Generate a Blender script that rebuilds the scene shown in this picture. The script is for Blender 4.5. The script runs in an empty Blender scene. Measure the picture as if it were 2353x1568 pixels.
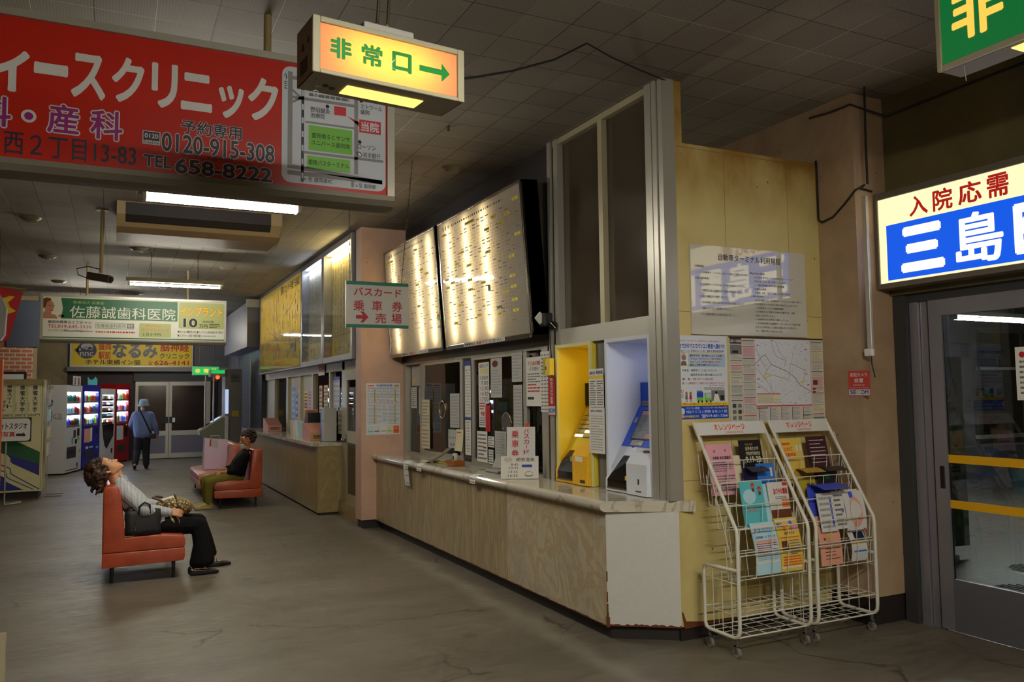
import bpy, bmesh, math, random
from mathutils import Vector, Matrix
sc = bpy.context.scene
COL = sc.collection
random.seed(7)

# ---------------------------------------------------------------- camera, world, exposure
cam = bpy.data.cameras.new('camera')
cam.sensor_width = 36.0
cam.lens = 28.364
cam.clip_start = 0.05
cam.clip_end = 200
camo = bpy.data.objects.new('camera', cam)
COL.objects.link(camo)
sc.camera = camo
camo.matrix_world = Matrix(((0.897056, -0.019393, -0.441492, 0.0),
                            (-0.441766, -0.065516, -0.894735, 0.0),
                            (-0.011573, 0.997663, -0.067339, 1.70),
                            (0, 0, 0, 1)))
w = bpy.data.worlds.new('night')
sc.world = w
w.use_nodes = True
w.node_tree.nodes['Background'].inputs[0].default_value = (0.02, 0.025, 0.04, 1)
w.node_tree.nodes['Background'].inputs[1].default_value = 0.25
sc.view_settings.view_transform = 'Standard'
sc.view_settings.look = 'None'
sc.view_settings.gamma = 1
sc.view_settings.use_curve_mapping = False
sc.view_settings.exposure = 0.7
sc.cycles.use_denoising = True
sc.cycles.max_bounces = 8
sc.cycles.diffuse_bounces = 4
sc.cycles.glossy_bounces = 4
sc.cycles.transmission_bounces = 6
sc.cycles.transparent_max_bounces = 12
sc.cycles.sample_clamp_indirect = 4.0
sc.cycles.caustics_reflective = False
sc.cycles.caustics_refractive = False

# ---------------------------------------------------------------- materials
MATS = {}
def s2l(c):
    def f(u):
        u /= 255.0
        return u / 12.92 if u <= 0.04045 else ((u + 0.055) / 1.055) ** 2.4
    return (f(c[0]), f(c[1]), f(c[2]), 1)
def newmat(name):
    m = bpy.data.materials.new(name)
    m.use_nodes = True
    MATS[name] = m
    return m, m.node_tree.nodes, m.node_tree.links, m.node_tree.nodes['Principled BSDF']
def mat(name, rgb, rough=0.6, metal=0.0, spec=0.5, var=0.0, scale=8.0, bump=0.0, coat=0.0):
    """a principled material with a gentle procedural mottling of its colour"""
    m, N, L, b = newmat(name)
    c = s2l(rgb)
    b.inputs['Base Color'].default_value = c
    b.inputs['Roughness'].default_value = rough
    b.inputs['Metallic'].default_value = metal
    b.inputs['Specular IOR Level'].default_value = spec
    b.inputs['Coat Weight'].default_value = coat
    if var or bump:
        t = N.new('ShaderNodeTexCoord')
        n = N.new('ShaderNodeTexNoise')
        n.inputs['Scale'].default_value = scale
        n.inputs['Detail'].default_value = 5
        L.new(t.outputs['Object'], n.inputs['Vector'])
        if var:
            r = N.new('ShaderNodeMix')
            r.data_type = 'RGBA'
            r.inputs[6].default_value = tuple(x * (1 - var) for x in c[:3]) + (1,)
            r.inputs[7].default_value = tuple(min(1, x * (1 + var)) for x in c[:3]) + (1,)
            L.new(n.outputs['Fac'], r.inputs[0])
            L.new(r.outputs[2], b.inputs['Base Color'])
        if bump:
            bp = N.new('ShaderNodeBump')
            bp.inputs['Strength'].default_value = bump
            bp.inputs['Distance'].default_value = 0.01
            L.new(n.outputs['Fac'], bp.inputs['Height'])
            L.new(bp.outputs['Normal'], b.inputs['Normal'])
    return m
def emit(name, rgb, strength):
    m, N, L, b = newmat(name)
    b.inputs['Base Color'].default_value = (0.02, 0.02, 0.02, 1)
    b.inputs['Emission Color'].default_value = s2l(rgb)
    b.inputs['Emission Strength'].default_value = strength
    b.inputs['Roughness'].default_value = 0.35
    return m
def glass(name, tint=(1, 1, 1), refl=1.0, clear=0.9, rough=0.0):
    """thin window glass: see-through plus a fresnel reflection"""
    m, N, L, b = newmat(name)
    N.remove(b)
    o = N['Material Output']
    t = N.new('ShaderNodeBsdfTransparent')
    t.inputs[0].default_value = tuple(clear * x for x in tint) + (1,)
    g = N.new('ShaderNodeBsdfGlossy')
    g.inputs['Roughness'].default_value = rough
    f = N.new('ShaderNodeFresnel')
    f.inputs[0].default_value = 1.5
    mu = N.new('ShaderNodeMath')
    mu.operation = 'MULTIPLY'
    mu.inputs[1].default_value = refl
    L.new(f.outputs[0], mu.inputs[0])
    mx = N.new('ShaderNodeMixShader')
    L.new(mu.outputs[0], mx.inputs[0])
    L.new(t.outputs[0], mx.inputs[1])
    L.new(g.outputs[0], mx.inputs[2])
    L.new(mx.outputs[0], o.inputs[0])
    return m
def translucent(name, rgb, diff=0.35, gloss=1.0):
    """milky acrylic front of a light box: lit by the lamps inside it, with a polished outer face"""
    m, N, L, b = newmat(name)
    o = N['Material Output']
    N.remove(b)
    d = N.new('ShaderNodeBsdfDiffuse')
    d.inputs[0].default_value = s2l(rgb)
    t = N.new('ShaderNodeBsdfTranslucent')
    t.inputs[0].default_value = s2l(rgb)
    mx = N.new('ShaderNodeMixShader')
    mx.inputs[0].default_value = 1 - diff
    L.new(d.outputs[0], mx.inputs[1])
    L.new(t.outputs[0], mx.inputs[2])
    g = N.new('ShaderNodeBsdfGlossy')
    g.inputs['Roughness'].default_value = 0.04
    f = N.new('ShaderNodeFresnel')
    f.inputs[0].default_value = 1.45
    mu = N.new('ShaderNodeMath'); mu.operation = 'MULTIPLY'; mu.inputs[1].default_value = gloss
    L.new(f.outputs[0], mu.inputs[0])
    m2 = N.new('ShaderNodeMixShader')
    L.new(mu.outputs[0], m2.inputs[0])
    L.new(mx.outputs[0], m2.inputs[1])
    L.new(g.outputs[0], m2.inputs[2])
    L.new(m2.outputs[0], o.inputs[0])
    return m
def ramp(N, stops):
    r = N.new('ShaderNodeValToRGB')
    e = r.color_ramp.elements
    while len(e) < len(stops):
        e.new(0.5)
    for i, (p, c) in enumerate(stops):
        e[i].position = p
        e[i].color = c if len(c) == 4 else s2l(c)
    return r
def mixc(N, L, fac, a, b, mode='MIX'):
    r = N.new('ShaderNodeMix')
    r.data_type = 'RGBA'
    r.blend_type = mode
    if isinstance(fac, (int, float)):
        r.inputs[0].default_value = fac
    else:
        L.new(fac, r.inputs[0])
    for i, x in ((6, a), (7, b)):
        if isinstance(x, tuple):
            r.inputs[i].default_value = x
        else:
            L.new(x, r.inputs[i])
    return r.outputs[2]
def noise(N, L, vec, scale, detail=4, rough=0.5, dist=0.0):
    n = N.new('ShaderNodeTexNoise')
    n.inputs['Scale'].default_value = scale
    n.inputs['Detail'].default_value = detail
    n.inputs['Roughness'].default_value = rough
    n.inputs['Distortion'].default_value = dist
    L.new(vec, n.inputs['Vector'])
    return n.outputs['Fac']
def mapping(N, L, vec, sc_=(1, 1, 1), loc=(0, 0, 0)):
    m = N.new('ShaderNodeMapping')
    m.inputs['Scale'].default_value = sc_
    m.inputs['Location'].default_value = loc
    L.new(vec, m.inputs['Vector'])
    return m.outputs[0]
def world_pos(N):
    return N.new('ShaderNodeNewGeometry').outputs['Position']

# ---------------------------------------------------------------- mesh builder
_TXT = {}
def glyphs(s, bold=0.0, res=3):
    k = (s, bold, res)
    if k not in _TXT:
        cu = bpy.data.curves.new('t', 'FONT')
        cu.body = s
        cu.size = 1.0
        cu.resolution_u = res
        cu.offset = bold
        ob = bpy.data.objects.new('t', cu)
        me = ob.to_mesh()
        vs = [(v.co.x, v.co.y) for v in me.vertices]
        fs = [tuple(p.vertices) for p in me.polygons]
        ob.to_mesh_clear()
        bpy.data.objects.remove(ob)
        bpy.data.curves.remove(cu)
        _TXT[k] = (vs, fs)
    return _TXT[k]

def frame(o, u=(1, 0, 0), v=(0, 0, 1)):
    """drawing frame: origin, right, up; its normal is u x v"""
    u = Vector(u).normalized()
    v = Vector(v)
    v = (v - u * v.dot(u)).normalized()
    n = u.cross(v)
    o = Vector(o)
    return Matrix(((u.x, v.x, n.x, o.x), (u.y, v.y, n.y, o.y), (u.z, v.z, n.z, o.z), (0, 0, 0, 1)))
FACE_CAM = dict(u=(1, 0, 0), v=(0, 0, 1))       # a face looking back along -Y
FACE_HALL = dict(u=(0, -1, 0), v=(0, 0, 1))     # a face looking along -X into the hall

class MB:
    def __init__(self, F=None):
        self.v = []; self.f = []; self.m = []; self.names = []
        self.F = F or Matrix.Identity(4)
        self.smooth = set()
    def mi(self, name):
        if name not in self.names:
            self.names.append(name)
        return self.names.index(name)
    def raw(self, vs, fs, m, smooth=False):
        b = len(self.v)
        F = self.F
        self.v += [F @ Vector(p) for p in vs]
        i = self.mi(m)
        for f in fs:
            if smooth:
                self.smooth.add(len(self.f))
            self.f.append(tuple(b + k for k in f))
            self.m.append(i)
        return self
    def box(self, lo, hi, m, bev=0.0):
        x0, y0, z0 = (min(a, b) for a, b in zip(lo, hi))
        x1, y1, z1 = (max(a, b) for a, b in zip(lo, hi))
        if bev <= 0:
            vs = [(x0, y0, z0), (x1, y0, z0), (x1, y1, z0), (x0, y1, z0), (x0, y0, z1), (x1, y0, z1), (x1, y1, z1), (x0, y1, z1)]
            fs = [(0, 3, 2, 1), (4, 5, 6, 7), (0, 1, 5, 4), (1, 2, 6, 5), (2, 3, 7, 6), (3, 0, 4, 7)]
            return self.raw(vs, fs, m)
        bm = bmesh.new()
        r = bmesh.ops.create_cube(bm, size=1)
        for q in bm.verts:
            q.co = Vector(((x0 + x1) / 2 + q.co.x * (x1 - x0), (y0 + y1) / 2 + q.co.y * (y1 - y0), (z0 + z1) / 2 + q.co.z * (z1 - z0)))
        bmesh.ops.bevel(bm, geom=list(bm.edges), offset=bev, segments=3, profile=0.5, affect='EDGES')
        return self.bm(bm, m, smooth=False)
    def bm(self, bm, m, smooth=False):
        bm.verts.index_update()
        self.raw([q.co.copy() for q in bm.verts], [[q.index for q in f.verts] for f in bm.faces], m, smooth)
        bm.free()
        return self
    def poly(self, pts, m, z=0.0):
        """flat polygon in the drawing frame"""
        return self.raw([(p[0], p[1], z) for p in pts], [tuple(range(len(pts)))], m)
    def rect(self, x0, y0, x1, y1, m, z=0.0, r=0.0):
        if r > 0:
            pts = []
            for cx, cy, a in ((x1 - r, y1 - r, 0), (x0 + r, y1 - r, 90), (x0 + r, y0 + r, 180), (x1 - r, y0 + r, 270)):
                for k in range(6):
                    t = math.radians(a + 18 * k)
                    pts.append((cx + r * math.cos(t), cy + r * math.sin(t)))
            return self.poly(pts, m, z)
        return self.poly([(x0, y0), (x1, y0), (x1, y1), (x0, y1)], m, z)
    def disc(self, cx, cy, rx, m, z=0.0, ry=None, n=24):
        ry = ry or rx
        return self.poly([(cx + rx * math.cos(2 * math.pi * k / n), cy + ry * math.sin(2 * math.pi * k / n)) for k in range(n)], m, z)
    def line(self, pts, wd, m, z=0.0):
        for a, b in zip(pts[:-1], pts[1:]):
            a = Vector(a); b = Vector(b)
            d = (b - a)
            if d.length < 1e-6:
                continue
            d.normalize()
            n = Vector((-d.y, d.x)) * wd / 2
            e = d * wd * 0.3
            self.poly([a - e + n * -1, b + e - n, b + e + n, a - e + n], m, z)
        return self
    def text(self, s, x0, y0, x1, y1, m, z=0.0, bold=0.0, res=3, outline=None):
        """lettering whose ink fills the given rectangle; heavier weights are struck several times around a small circle"""
        vs, fs = glyphs(s, 0.0, res)
        if not vs:
            return self
        a0 = min(p[0] for p in vs) - bold; a1 = max(p[0] for p in vs) + bold
        c0 = min(p[1] for p in vs) - bold; c1 = max(p[1] for p in vs) + bold
        sx = (x1 - x0) / max(1e-6, a1 - a0)
        sy = (y1 - y0) / max(1e-6, c1 - c0)
        def strike(rad, mm, zz):
            k = 1 if rad <= 0 else (4 if rad < 0.013 else 8)
            for i in range(k):
                t = 2 * math.pi * (i + 0.5) / k
                dx, dy = (0, 0) if k == 1 else (rad * math.cos(t), rad * math.sin(t))
                self.raw([(x0 + (p[0] + dx - a0) * sx, y0 + (p[1] + dy - c0) * sy, zz + i * 4e-5) for p in vs], fs, mm)
        if outline:
            strike(outline[1], outline[0], z)
            z += 0.0015
        strike(bold, m, z)
        return self
    def vtext(self, s, x0, y0, x1, y1, m, z=0.0, bold=0.0, gap=0.12):
        """lettering set top to bottom, one character per row"""
        n = len(s)
        h = (y1 - y0) / n
        for i, ch in enumerate(s):
            t = y1 - i * h
            if ch == 'ー':
                self.rect((x0 + x1) / 2 - (x1 - x0) * 0.06, t - h * 0.85, (x0 + x1) / 2 + (x1 - x0) * 0.06, t - h * 0.1, m, z)
            elif ch.strip():
                self.text(ch, x0, t - h * (1 - gap / 2), x1, t - h * gap / 2, m, z, bold)
        return self
    def greek(self, x0, y0, x1, y1, rows, m, z=0.0, fill=0.45, seed=1, words=6):
        """rows of tiny print too small to read in the photograph"""
        rd = random.Random(seed)
        h = (y1 - y0) / rows
        for i in range(rows):
            y = y1 - (i + 0.5) * h
            x = x0
            end = x1 - (x1 - x0) * rd.choice((0, 0, 0.05, 0.3))
            while x < end:
                wl = (x1 - x0) / words * rd.uniform(0.3, 1.0)
                e = min(end, x + wl)
                self.rect(x, y - h * fill / 2, e, y + h * fill / 2, m, z)
                x = e + (x1 - x0) * 0.02
        return self
    def cyl(self, p0, p1, r, m, n=12, r1=None, caps=True, smooth=True):
        p0 = Vector(p0); p1 = Vector(p1)
        r1 = r if r1 is None else r1
        d = (p1 - p0).normalized()
        a = d.orthogonal().normalized()
        b = d.cross(a)
        vs = []
        for p, rr in ((p0, r), (p1, r1)):
            for k in range(n):
                t = 2 * math.pi * k / n
                vs.append(p + (a * math.cos(t) + b * math.sin(t)) * rr)
        self.raw(vs, [(k, (k + 1) % n, n + (k + 1) % n, n + k) for k in range(n)], m, smooth)
        if caps:
            self.raw(vs, [tuple(range(n - 1, -1, -1)), tuple(range(n, 2 * n))], m)
        return self
    def tube(self, pts, r, m, n=8, closed=False):
        """round bar swept along a path, with mitred turns"""
        P = [Vector(p) for p in pts]
        k = len(P)
        ref = None
        rings = []
        for i in range(k):
            if closed:
                d = (P[(i + 1) % k] - P[i - 1]).normalized()
            else:
                d = (P[min(i + 1, k - 1)] - P[max(i - 1, 0)]).normalized()
            if ref is None:
                ref = d.orthogonal().normalized()
            a = (ref - d * ref.dot(d))
            a = a.normalized() if a.length > 1e-5 else d.orthogonal().normalized()
            ref = a
            b = d.cross(a)
            rr = r[i] if isinstance(r, (list, tuple)) else r
            rings.append([P[i] + (a * math.cos(2 * math.pi * q / n) + b * math.sin(2 * math.pi * q / n)) * rr for q in range(n)])
        vs = [p for ring in rings for p in ring]
        fs = []
        for i in range(k if closed else k - 1):
            j = (i + 1) % k
            for q in range(n):
                fs.append((i * n + q, i * n + (q + 1) % n, j * n + (q + 1) % n, j * n + q))
        self.raw(vs, fs, m, True)
        if not closed:
            self.raw(vs, [tuple(range(n - 1, -1, -1)), tuple(range((k - 1) * n, k * n))], m)
        return self
    def lathe(self, prof, m, c=(0, 0, 0), n=24, axis='z'):
        vs = []
        for r, z in prof:
            for k in range(n):
                t = 2 * math.pi * k / n
                p = (r * math.cos(t), r * math.sin(t), z)
                if axis == 'y':
                    p = (p[0], p[2], p[1])
                if axis == 'x':
                    p = (p[2], p[0], p[1])
                vs.append((c[0] + p[0], c[1] + p[1], c[2] + p[2]))
        fs = []
        for i in range(len(prof) - 1):
            for k in range(n):
                fs.append((i * n + k, i * n + (k + 1) % n, (i + 1) * n + (k + 1) % n, (i + 1) * n + k))
        return self.raw(vs, fs, m, True)
    def prism(self, pts, lo, hi, m, axis='y'):
        """outline extruded along an axis: pts are (x,z) for 'y', (y,z) for 'x', (x,y) for 'z'"""
        def P(p, t):
            return (p[0], t, p[1]) if axis == 'y' else ((t, p[0], p[1]) if axis == 'x' else (p[0], p[1], t))
        n = len(pts)
        vs = [P(p, lo) for p in pts] + [P(p, hi) for p in pts]
        fs = [(k, (k + 1) % n, n + (k + 1) % n, n + k) for k in range(n)] + [tuple(range(n - 1, -1, -1)), tuple(range(n, 2 * n))]
        return self.raw(vs, fs, m)
    def ball(self, c, r, m, n=12, sq=(1, 1, 1)):
        prof = []
        vs = []; fs = []
        h = max(6, n // 2 + 2)
        for i in range(h + 1):
            a = math.pi * i / h
            for k in range(n):
                t = 2 * math.pi * k / n
                vs.append((c[0] + r * sq[0] * math.sin(a) * math.cos(t), c[1] + r * sq[1] * math.sin(a) * math.sin(t), c[2] + r * sq[2] * math.cos(a)))
        for i in range(h):
            for k in range(n):
                fs.append((i * n + k, (i + 1) * n + k, (i + 1) * n + (k + 1) % n, i * n + (k + 1) % n))
        return self.raw(vs, fs, m, True)
    def build(self, name, parent=None, label=None, cat=None, group=None, kind=None, fix=False):
        me = bpy.data.meshes.new(name)
        if not self.v:
            raise ValueError('empty mesh ' + name)
        lo = Vector(tuple(min(p[i] for p in self.v) for i in range(3)))
        hi = Vector(tuple(max(p[i] for p in self.v) for i in range(3)))
        org = Vector(((lo.x + hi.x) / 2, (lo.y + hi.y) / 2, lo.z))
        me.from_pydata([p - org for p in self.v], [], self.f)
        for n in self.names:
            me.materials.append(MATS[n])
        me.polygons.foreach_set('material_index', self.m)
        if self.smooth:
            me.polygons.foreach_set('use_smooth', [i in self.smooth for i in range(len(self.f))])
        if fix:
            bm = bmesh.new(); bm.from_mesh(me)
            bmesh.ops.recalc_face_normals(bm, faces=bm.faces)
            bm.to_mesh(me); bm.free()
        me.update()
        ob = bpy.data.objects.new(name, me)
        COL.objects.link(ob)
        ob.location = org
        adopt(ob, parent)
        tag(ob, label, cat, group, kind)
        return ob
ORG = {}
def adopt(ob, parent):
    if parent is not None:
        ob.parent = parent
        ob.location = ob.location - ORG[parent.name]
        ORG[ob.name] = ob.location + ORG[parent.name]
    else:
        ORG[ob.name] = ob.location.copy()
def tag(ob, label=None, cat=None, group=None, kind=None):
    for k, x in (('label', label), ('category', cat), ('group', group), ('kind', kind)):
        if x:
            ob[k] = x
    return ob
def thing(name, label, cat, loc=(0, 0, 0), group=None):
    o = bpy.data.objects.new(name, None)
    COL.objects.link(o)
    o.location = loc
    o.empty_display_size = 0.1
    ORG[o.name] = Vector(loc)
    return tag(o, label, cat, group)
def struct(mb, name, parent=None):
    return mb.build(name, parent, kind='structure')
def dup(root, loc, label=None, group=None, rot=None):
    """a copy of a thing with copies of its parts and sub-parts"""
    r = root.copy(); COL.objects.link(r); r.location = loc
    if rot is not None:
        r.rotation_euler = (0, 0, rot)
    ORG[r.name] = Vector(loc)
    if label: r['label'] = label
    if group: r['group'] = group
    for ch in list(root.children):
        c = ch.copy(); COL.objects.link(c); c.parent = r
        for g in list(ch.children):
            d = g.copy(); COL.objects.link(d); d.parent = c
    return r
def spin(root, ang, pivot=None):
    root.rotation_euler = (0, 0, ang)
# ---------------------------------------------------------------- special surfaces
def floor_mat():
    m, N, L, b = newmat('concrete_floor')
    P = world_pos(N)
    n1 = noise(N, L, mapping(N, L, P, (0.5, 1.2, 1)), 1.3, 6, 0.6)
    n2 = noise(N, L, mapping(N, L, P, (1, 3.5, 1)), 5, 8, 0.65, 0.6)
    n3 = noise(N, L, P, 60, 3)
    r1 = ramp(N, [(0.3, (92, 85, 74)), (0.5, (106, 98, 85)), (0.72, (121, 113, 99))])
    L.new(n1, r1.inputs[0])
    r2 = ramp(N, [(0.35, (0.72, 0.72, 0.72, 1)), (0.6, (1.06, 1.06, 1.06, 1))])
    L.new(n2, r2.inputs[0])
    c = mixc(N, L, 0.7, r1.outputs[0], r2.outputs[0], 'MULTIPLY')
    # hairline cracks: distorted cell borders, broken up by noise
    wv = N.new('ShaderNodeTexNoise'); wv.inputs['Scale'].default_value = 1.6; wv.inputs['Detail'].default_value = 6
    L.new(P, wv.inputs['Vector'])
    ad = N.new('ShaderNodeVectorMath'); ad.operation = 'MULTIPLY_ADD'
    ad.inputs[1].default_value = (0.9, 0.9, 0)
    L.new(wv.outputs['Color'], ad.inputs[0]); L.new(P, ad.inputs[2])
    vo = N.new('ShaderNodeTexVoronoi'); vo.feature = 'DISTANCE_TO_EDGE'; vo.inputs['Scale'].default_value = 0.55
    L.new(ad.outputs[0], vo.inputs['Vector'])
    cr = ramp(N, [(0.0, (1, 1, 1, 1)), (0.007, (0, 0, 0, 1))])
    L.new(vo.outputs['Distance'], cr.inputs[0])
    nb = noise(N, L, P, 0.9, 3)
    brk = ramp(N, [(0.47, (0, 0, 0, 1)), (0.56, (1, 1, 1, 1))])
    L.new(nb, brk.inputs[0])
    ck = mixc(N, L, 1.0, cr.outputs[0], brk.outputs[0], 'MULTIPLY')
    c = mixc(N, L, ck, c, s2l((58, 50, 42)))
    # pale worn patches and dark gum spots
    sp = N.new('ShaderNodeTexVoronoi'); sp.inputs['Scale'].default_value = 1.15; sp.inputs['Randomness'].default_value = 1
    L.new(P, sp.inputs['Vector'])
    sr = ramp(N, [(0.0, (1, 1, 1, 1)), (0.06, (1, 1, 1, 1)), (0.075, (0, 0, 0, 1))])
    L.new(sp.outputs['Distance'], sr.inputs[0])
    sm = mixc(N, L, 0.0, sr.outputs[0], sr.outputs[0])
    c = mixc(N, L, sm, c, mixc(N, L, 0.5, c, s2l((62, 56, 50))))
    wp = ramp(N, [(0.6, (0, 0, 0, 1)), (0.78, (1, 1, 1, 1))])
    L.new(noise(N, L, mapping(N, L, P, (0.8, 2.2, 1), (4, 1, 0)), 2.4, 9, 0.7, 1.2), wp.inputs[0])
    wpm = mixc(N, L, 0.45, (0, 0, 0, 1), wp.outputs[0])
    c = mixc(N, L, wpm, c, s2l((146, 139, 122)))
    # dusty band left by the mop along the foot of the counter
    sx = N.new('ShaderNodeSeparateXYZ'); L.new(P, sx.inputs[0])
    wob = N.new('ShaderNodeMath'); wob.operation = 'MULTIPLY_ADD'; wob.inputs[1].default_value = 0.35
    L.new(noise(N, L, P, 1.7, 4), wob.inputs[0]); L.new(sx.outputs['X'], wob.inputs[2])
    bd_ = ramp(N, [(0.0, (0, 0, 0, 1)), (0.45, (1, 1, 1, 1)), (0.55, (1, 1, 1, 1)), (1.0, (0, 0, 0, 1))])
    mr = N.new('ShaderNodeMapRange'); mr.inputs[1].default_value = 2.86; mr.inputs[2].default_value = 3.14
    L.new(wob.outputs[0], mr.inputs[0]); L.new(mr.outputs[0], bd_.inputs[0])
    bm_ = mixc(N, L, 1.0, bd_.outputs[0], mixc(N, L, 0.6, (0, 0, 0, 1), noise(N, L, P, 3.0, 5)), 'MULTIPLY')
    c = mixc(N, L, bm_, c, s2l((164, 158, 144)))
    L.new(c, b.inputs['Base Color'])
    rr = ramp(N, [(0.3, (0.34, 0.34, 0.34, 1)), (0.7, (0.62, 0.62, 0.62, 1))])
    L.new(n2, rr.inputs[0])
    L.new(rr.outputs[0], b.inputs['Roughness'])
    bp = N.new('ShaderNodeBump'); bp.inputs['Strength'].default_value = 0.25; bp.inputs['Distance'].default_value = 0.01
    L.new(mixc(N, L, 0.3, n2, n3), bp.inputs['Height'])
    L.new(bp.outputs[0], b.inputs['Normal'])
floor_mat()

def ceiling_mat():
    m, N, L, b = newmat('ceiling_tile')
    P = world_pos(N)
    V = mapping(N, L, P, (1, 1, 1), (-0.18 + 10 * 0.325, 0.12, 0))
    br = N.new('ShaderNodeTexBrick')
    br.offset = 0.0
    br.inputs['Scale'].default_value = 1.0
    br.inputs['Brick Width'].default_value = 0.325
    br.inputs['Row Height'].default_value = 0.325
    br.inputs['Mortar Size'].default_value = 0.0035
    br.inputs['Mortar Smooth'].default_value = 0.3
    br.inputs['Color1'].default_value = s2l((136, 129, 120))
    br.inputs['Color2'].default_value = s2l((149, 142, 133))
    br.inputs['Mortar'].default_value = (0.05, 0.045, 0.04, 1)
    L.new(V, br.inputs['Vector'])
    # fine punched holes of the acoustic tile
    vo = N.new('ShaderNodeTexVoronoi'); vo.inputs['Scale'].default_value = 62; vo.inputs['Randomness'].default_value = 0
    L.new(P, vo.inputs['Vector'])
    hr = ramp(N, [(0.22, (0.35, 0.35, 0.35, 1)), (0.34, (1, 1, 1, 1))])
    L.new(vo.outputs['Distance'], hr.inputs[0])
    c = mixc(N, L, 0.55, br.outputs['Color'], hr.outputs[0], 'MULTIPLY')
    n = noise(N, L, P, 0.8, 5)
    rr = ramp(N, [(0.3, (0.75, 0.72, 0.68, 1)), (0.7, (1.05, 1.05, 1.05, 1))])
    L.new(n, rr.inputs[0])
    c = mixc(N, L, 0.8, c, rr.outputs[0], 'MULTIPLY')
    # a few joints where the pale backing shows as a thin light line
    wl = N.new('ShaderNodeTexBrick'); wl.offset = 0.0
    wl.inputs['Scale'].default_value = 1.0
    wl.inputs['Brick Width'].default_value = 60.0
    wl.inputs['Row Height'].default_value = 0.65
    wl.inputs['Mortar Size'].default_value = 0.0022
    wl.inputs['Color1'].default_value = (0, 0, 0, 1); wl.inputs['Color2'].default_value = (0, 0, 0, 1); wl.inputs['Mortar'].default_value = (1, 1, 1, 1)
    L.new(V, wl.inputs['Vector'])
    wn = ramp(N, [(0.5, (0, 0, 0, 1)), (0.55, (1, 1, 1, 1))])
    L.new(noise(N, L, mapping(N, L, P, (0.35, 0.9, 1)), 1.1, 2), wn.inputs[0])
    wm = mixc(N, L, 1.0, wl.outputs['Color'], wn.outputs[0], 'MULTIPLY')
    wl2 = N.new('ShaderNodeTexBrick'); wl2.offset = 0.0
    wl2.inputs['Scale'].default_value = 1.0
    wl2.inputs['Brick Width'].default_value = 0.65
    wl2.inputs['Row Height'].default_value = 60.0
    wl2.inputs['Mortar Size'].default_value = 0.0022
    wl2.inputs['Color1'].default_value = (0, 0, 0, 1); wl2.inputs['Color2'].default_value = (0, 0, 0, 1); wl2.inputs['Mortar'].default_value = (1, 1, 1, 1)
    L.new(V, wl2.inputs['Vector'])
    wn2 = ramp(N, [(0.48, (0, 0, 0, 1)), (0.53, (1, 1, 1, 1))])
    L.new(noise(N, L, mapping(N, L, P, (0.9, 0.25, 1), (3, 7, 0)), 1.2, 2), wn2.inputs[0])
    wm2 = mixc(N, L, 1.0, wl2.outputs['Color'], wn2.outputs[0], 'MULTIPLY')
    c = mixc(N, L, wm, c, s2l((205, 198, 185)))
    c = mixc(N, L, wm2, c, s2l((205, 198, 185)))
    L.new(c, b.inputs['Base Color'])
    b.inputs['Roughness'].default_value = 0.75
    b.inputs['Specular IOR Level'].default_value = 0.3
ceiling_mat()

def grimy(name, base, grime, scale=2.0, joints=None, rough=0.55, amount=(0.45, 0.75), top=None, specks=True):
    """painted wall: blotchy grime, optional sheet joints, rust specks, water stain below the top edge"""
    m, N, L, b = newmat(name)
    P = world_pos(N)
    n = noise(N, L, P, scale, 7, 0.62, 0.4)
    r = ramp(N, [(amount[0], (0, 0, 0, 1)), (amount[1], (1, 1, 1, 1))])
    L.new(n, r.inputs[0])
    c = mixc(N, L, r.outputs[0], s2l(base), s2l(grime))
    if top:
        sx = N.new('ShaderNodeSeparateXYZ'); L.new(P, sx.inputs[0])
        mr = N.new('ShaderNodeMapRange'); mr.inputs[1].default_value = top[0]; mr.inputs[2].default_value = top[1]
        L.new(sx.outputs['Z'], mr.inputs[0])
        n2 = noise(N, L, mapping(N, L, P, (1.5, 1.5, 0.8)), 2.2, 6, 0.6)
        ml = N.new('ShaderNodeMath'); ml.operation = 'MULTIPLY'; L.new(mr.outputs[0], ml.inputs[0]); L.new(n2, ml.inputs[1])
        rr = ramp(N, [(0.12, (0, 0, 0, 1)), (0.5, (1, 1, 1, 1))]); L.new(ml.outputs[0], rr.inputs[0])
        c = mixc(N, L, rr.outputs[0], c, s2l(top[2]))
    if joints:
        br = N.new('ShaderNodeTexBrick'); br.offset = 0.0
        br.inputs['Scale'].default_value = 1
        br.inputs['Brick Width'].default_value = joints[0]; br.inputs['Row Height'].default_value = joints[1]
        br.inputs['Mortar Size'].default_value = 0.002
        br.inputs['Color1'].default_value = (0, 0, 0, 1); br.inputs['Color2'].default_value = (0, 0, 0, 1); br.inputs['Mortar'].default_value = (1, 1, 1, 1)
        cb = N.new('ShaderNodeSeparateXYZ'); L.new(P, cb.inputs[0])
        cc = N.new('ShaderNodeCombineXYZ')
        L.new(cb.outputs['X'], cc.inputs[0]); L.new(cb.outputs['Z'], cc.inputs[1])
        L.new(mapping(N, L, cc.outputs[0], (1, 1, 1), (joints[2], joints[3], 0)), br.inputs['Vector'])
        c = mixc(N, L, br.outputs['Color'], c, s2l((112, 96, 62)))
    if specks:
        vo = N.new('ShaderNodeTexVoronoi'); vo.inputs['Scale'].default_value = 5.5
        L.new(P, vo.inputs['Vector'])
        vr = ramp(N, [(0.03, (1, 1, 1, 1)), (0.05, (0, 0, 0, 1))]); L.new(vo.outputs['Distance'], vr.inputs[0])
        c = mixc(N, L, vr.outputs[0], c, s2l((112, 66, 28)))
    L.new(c, b.inputs['Base Color'])
    b.inputs['Roughness'].default_value = rough
    return m
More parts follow.
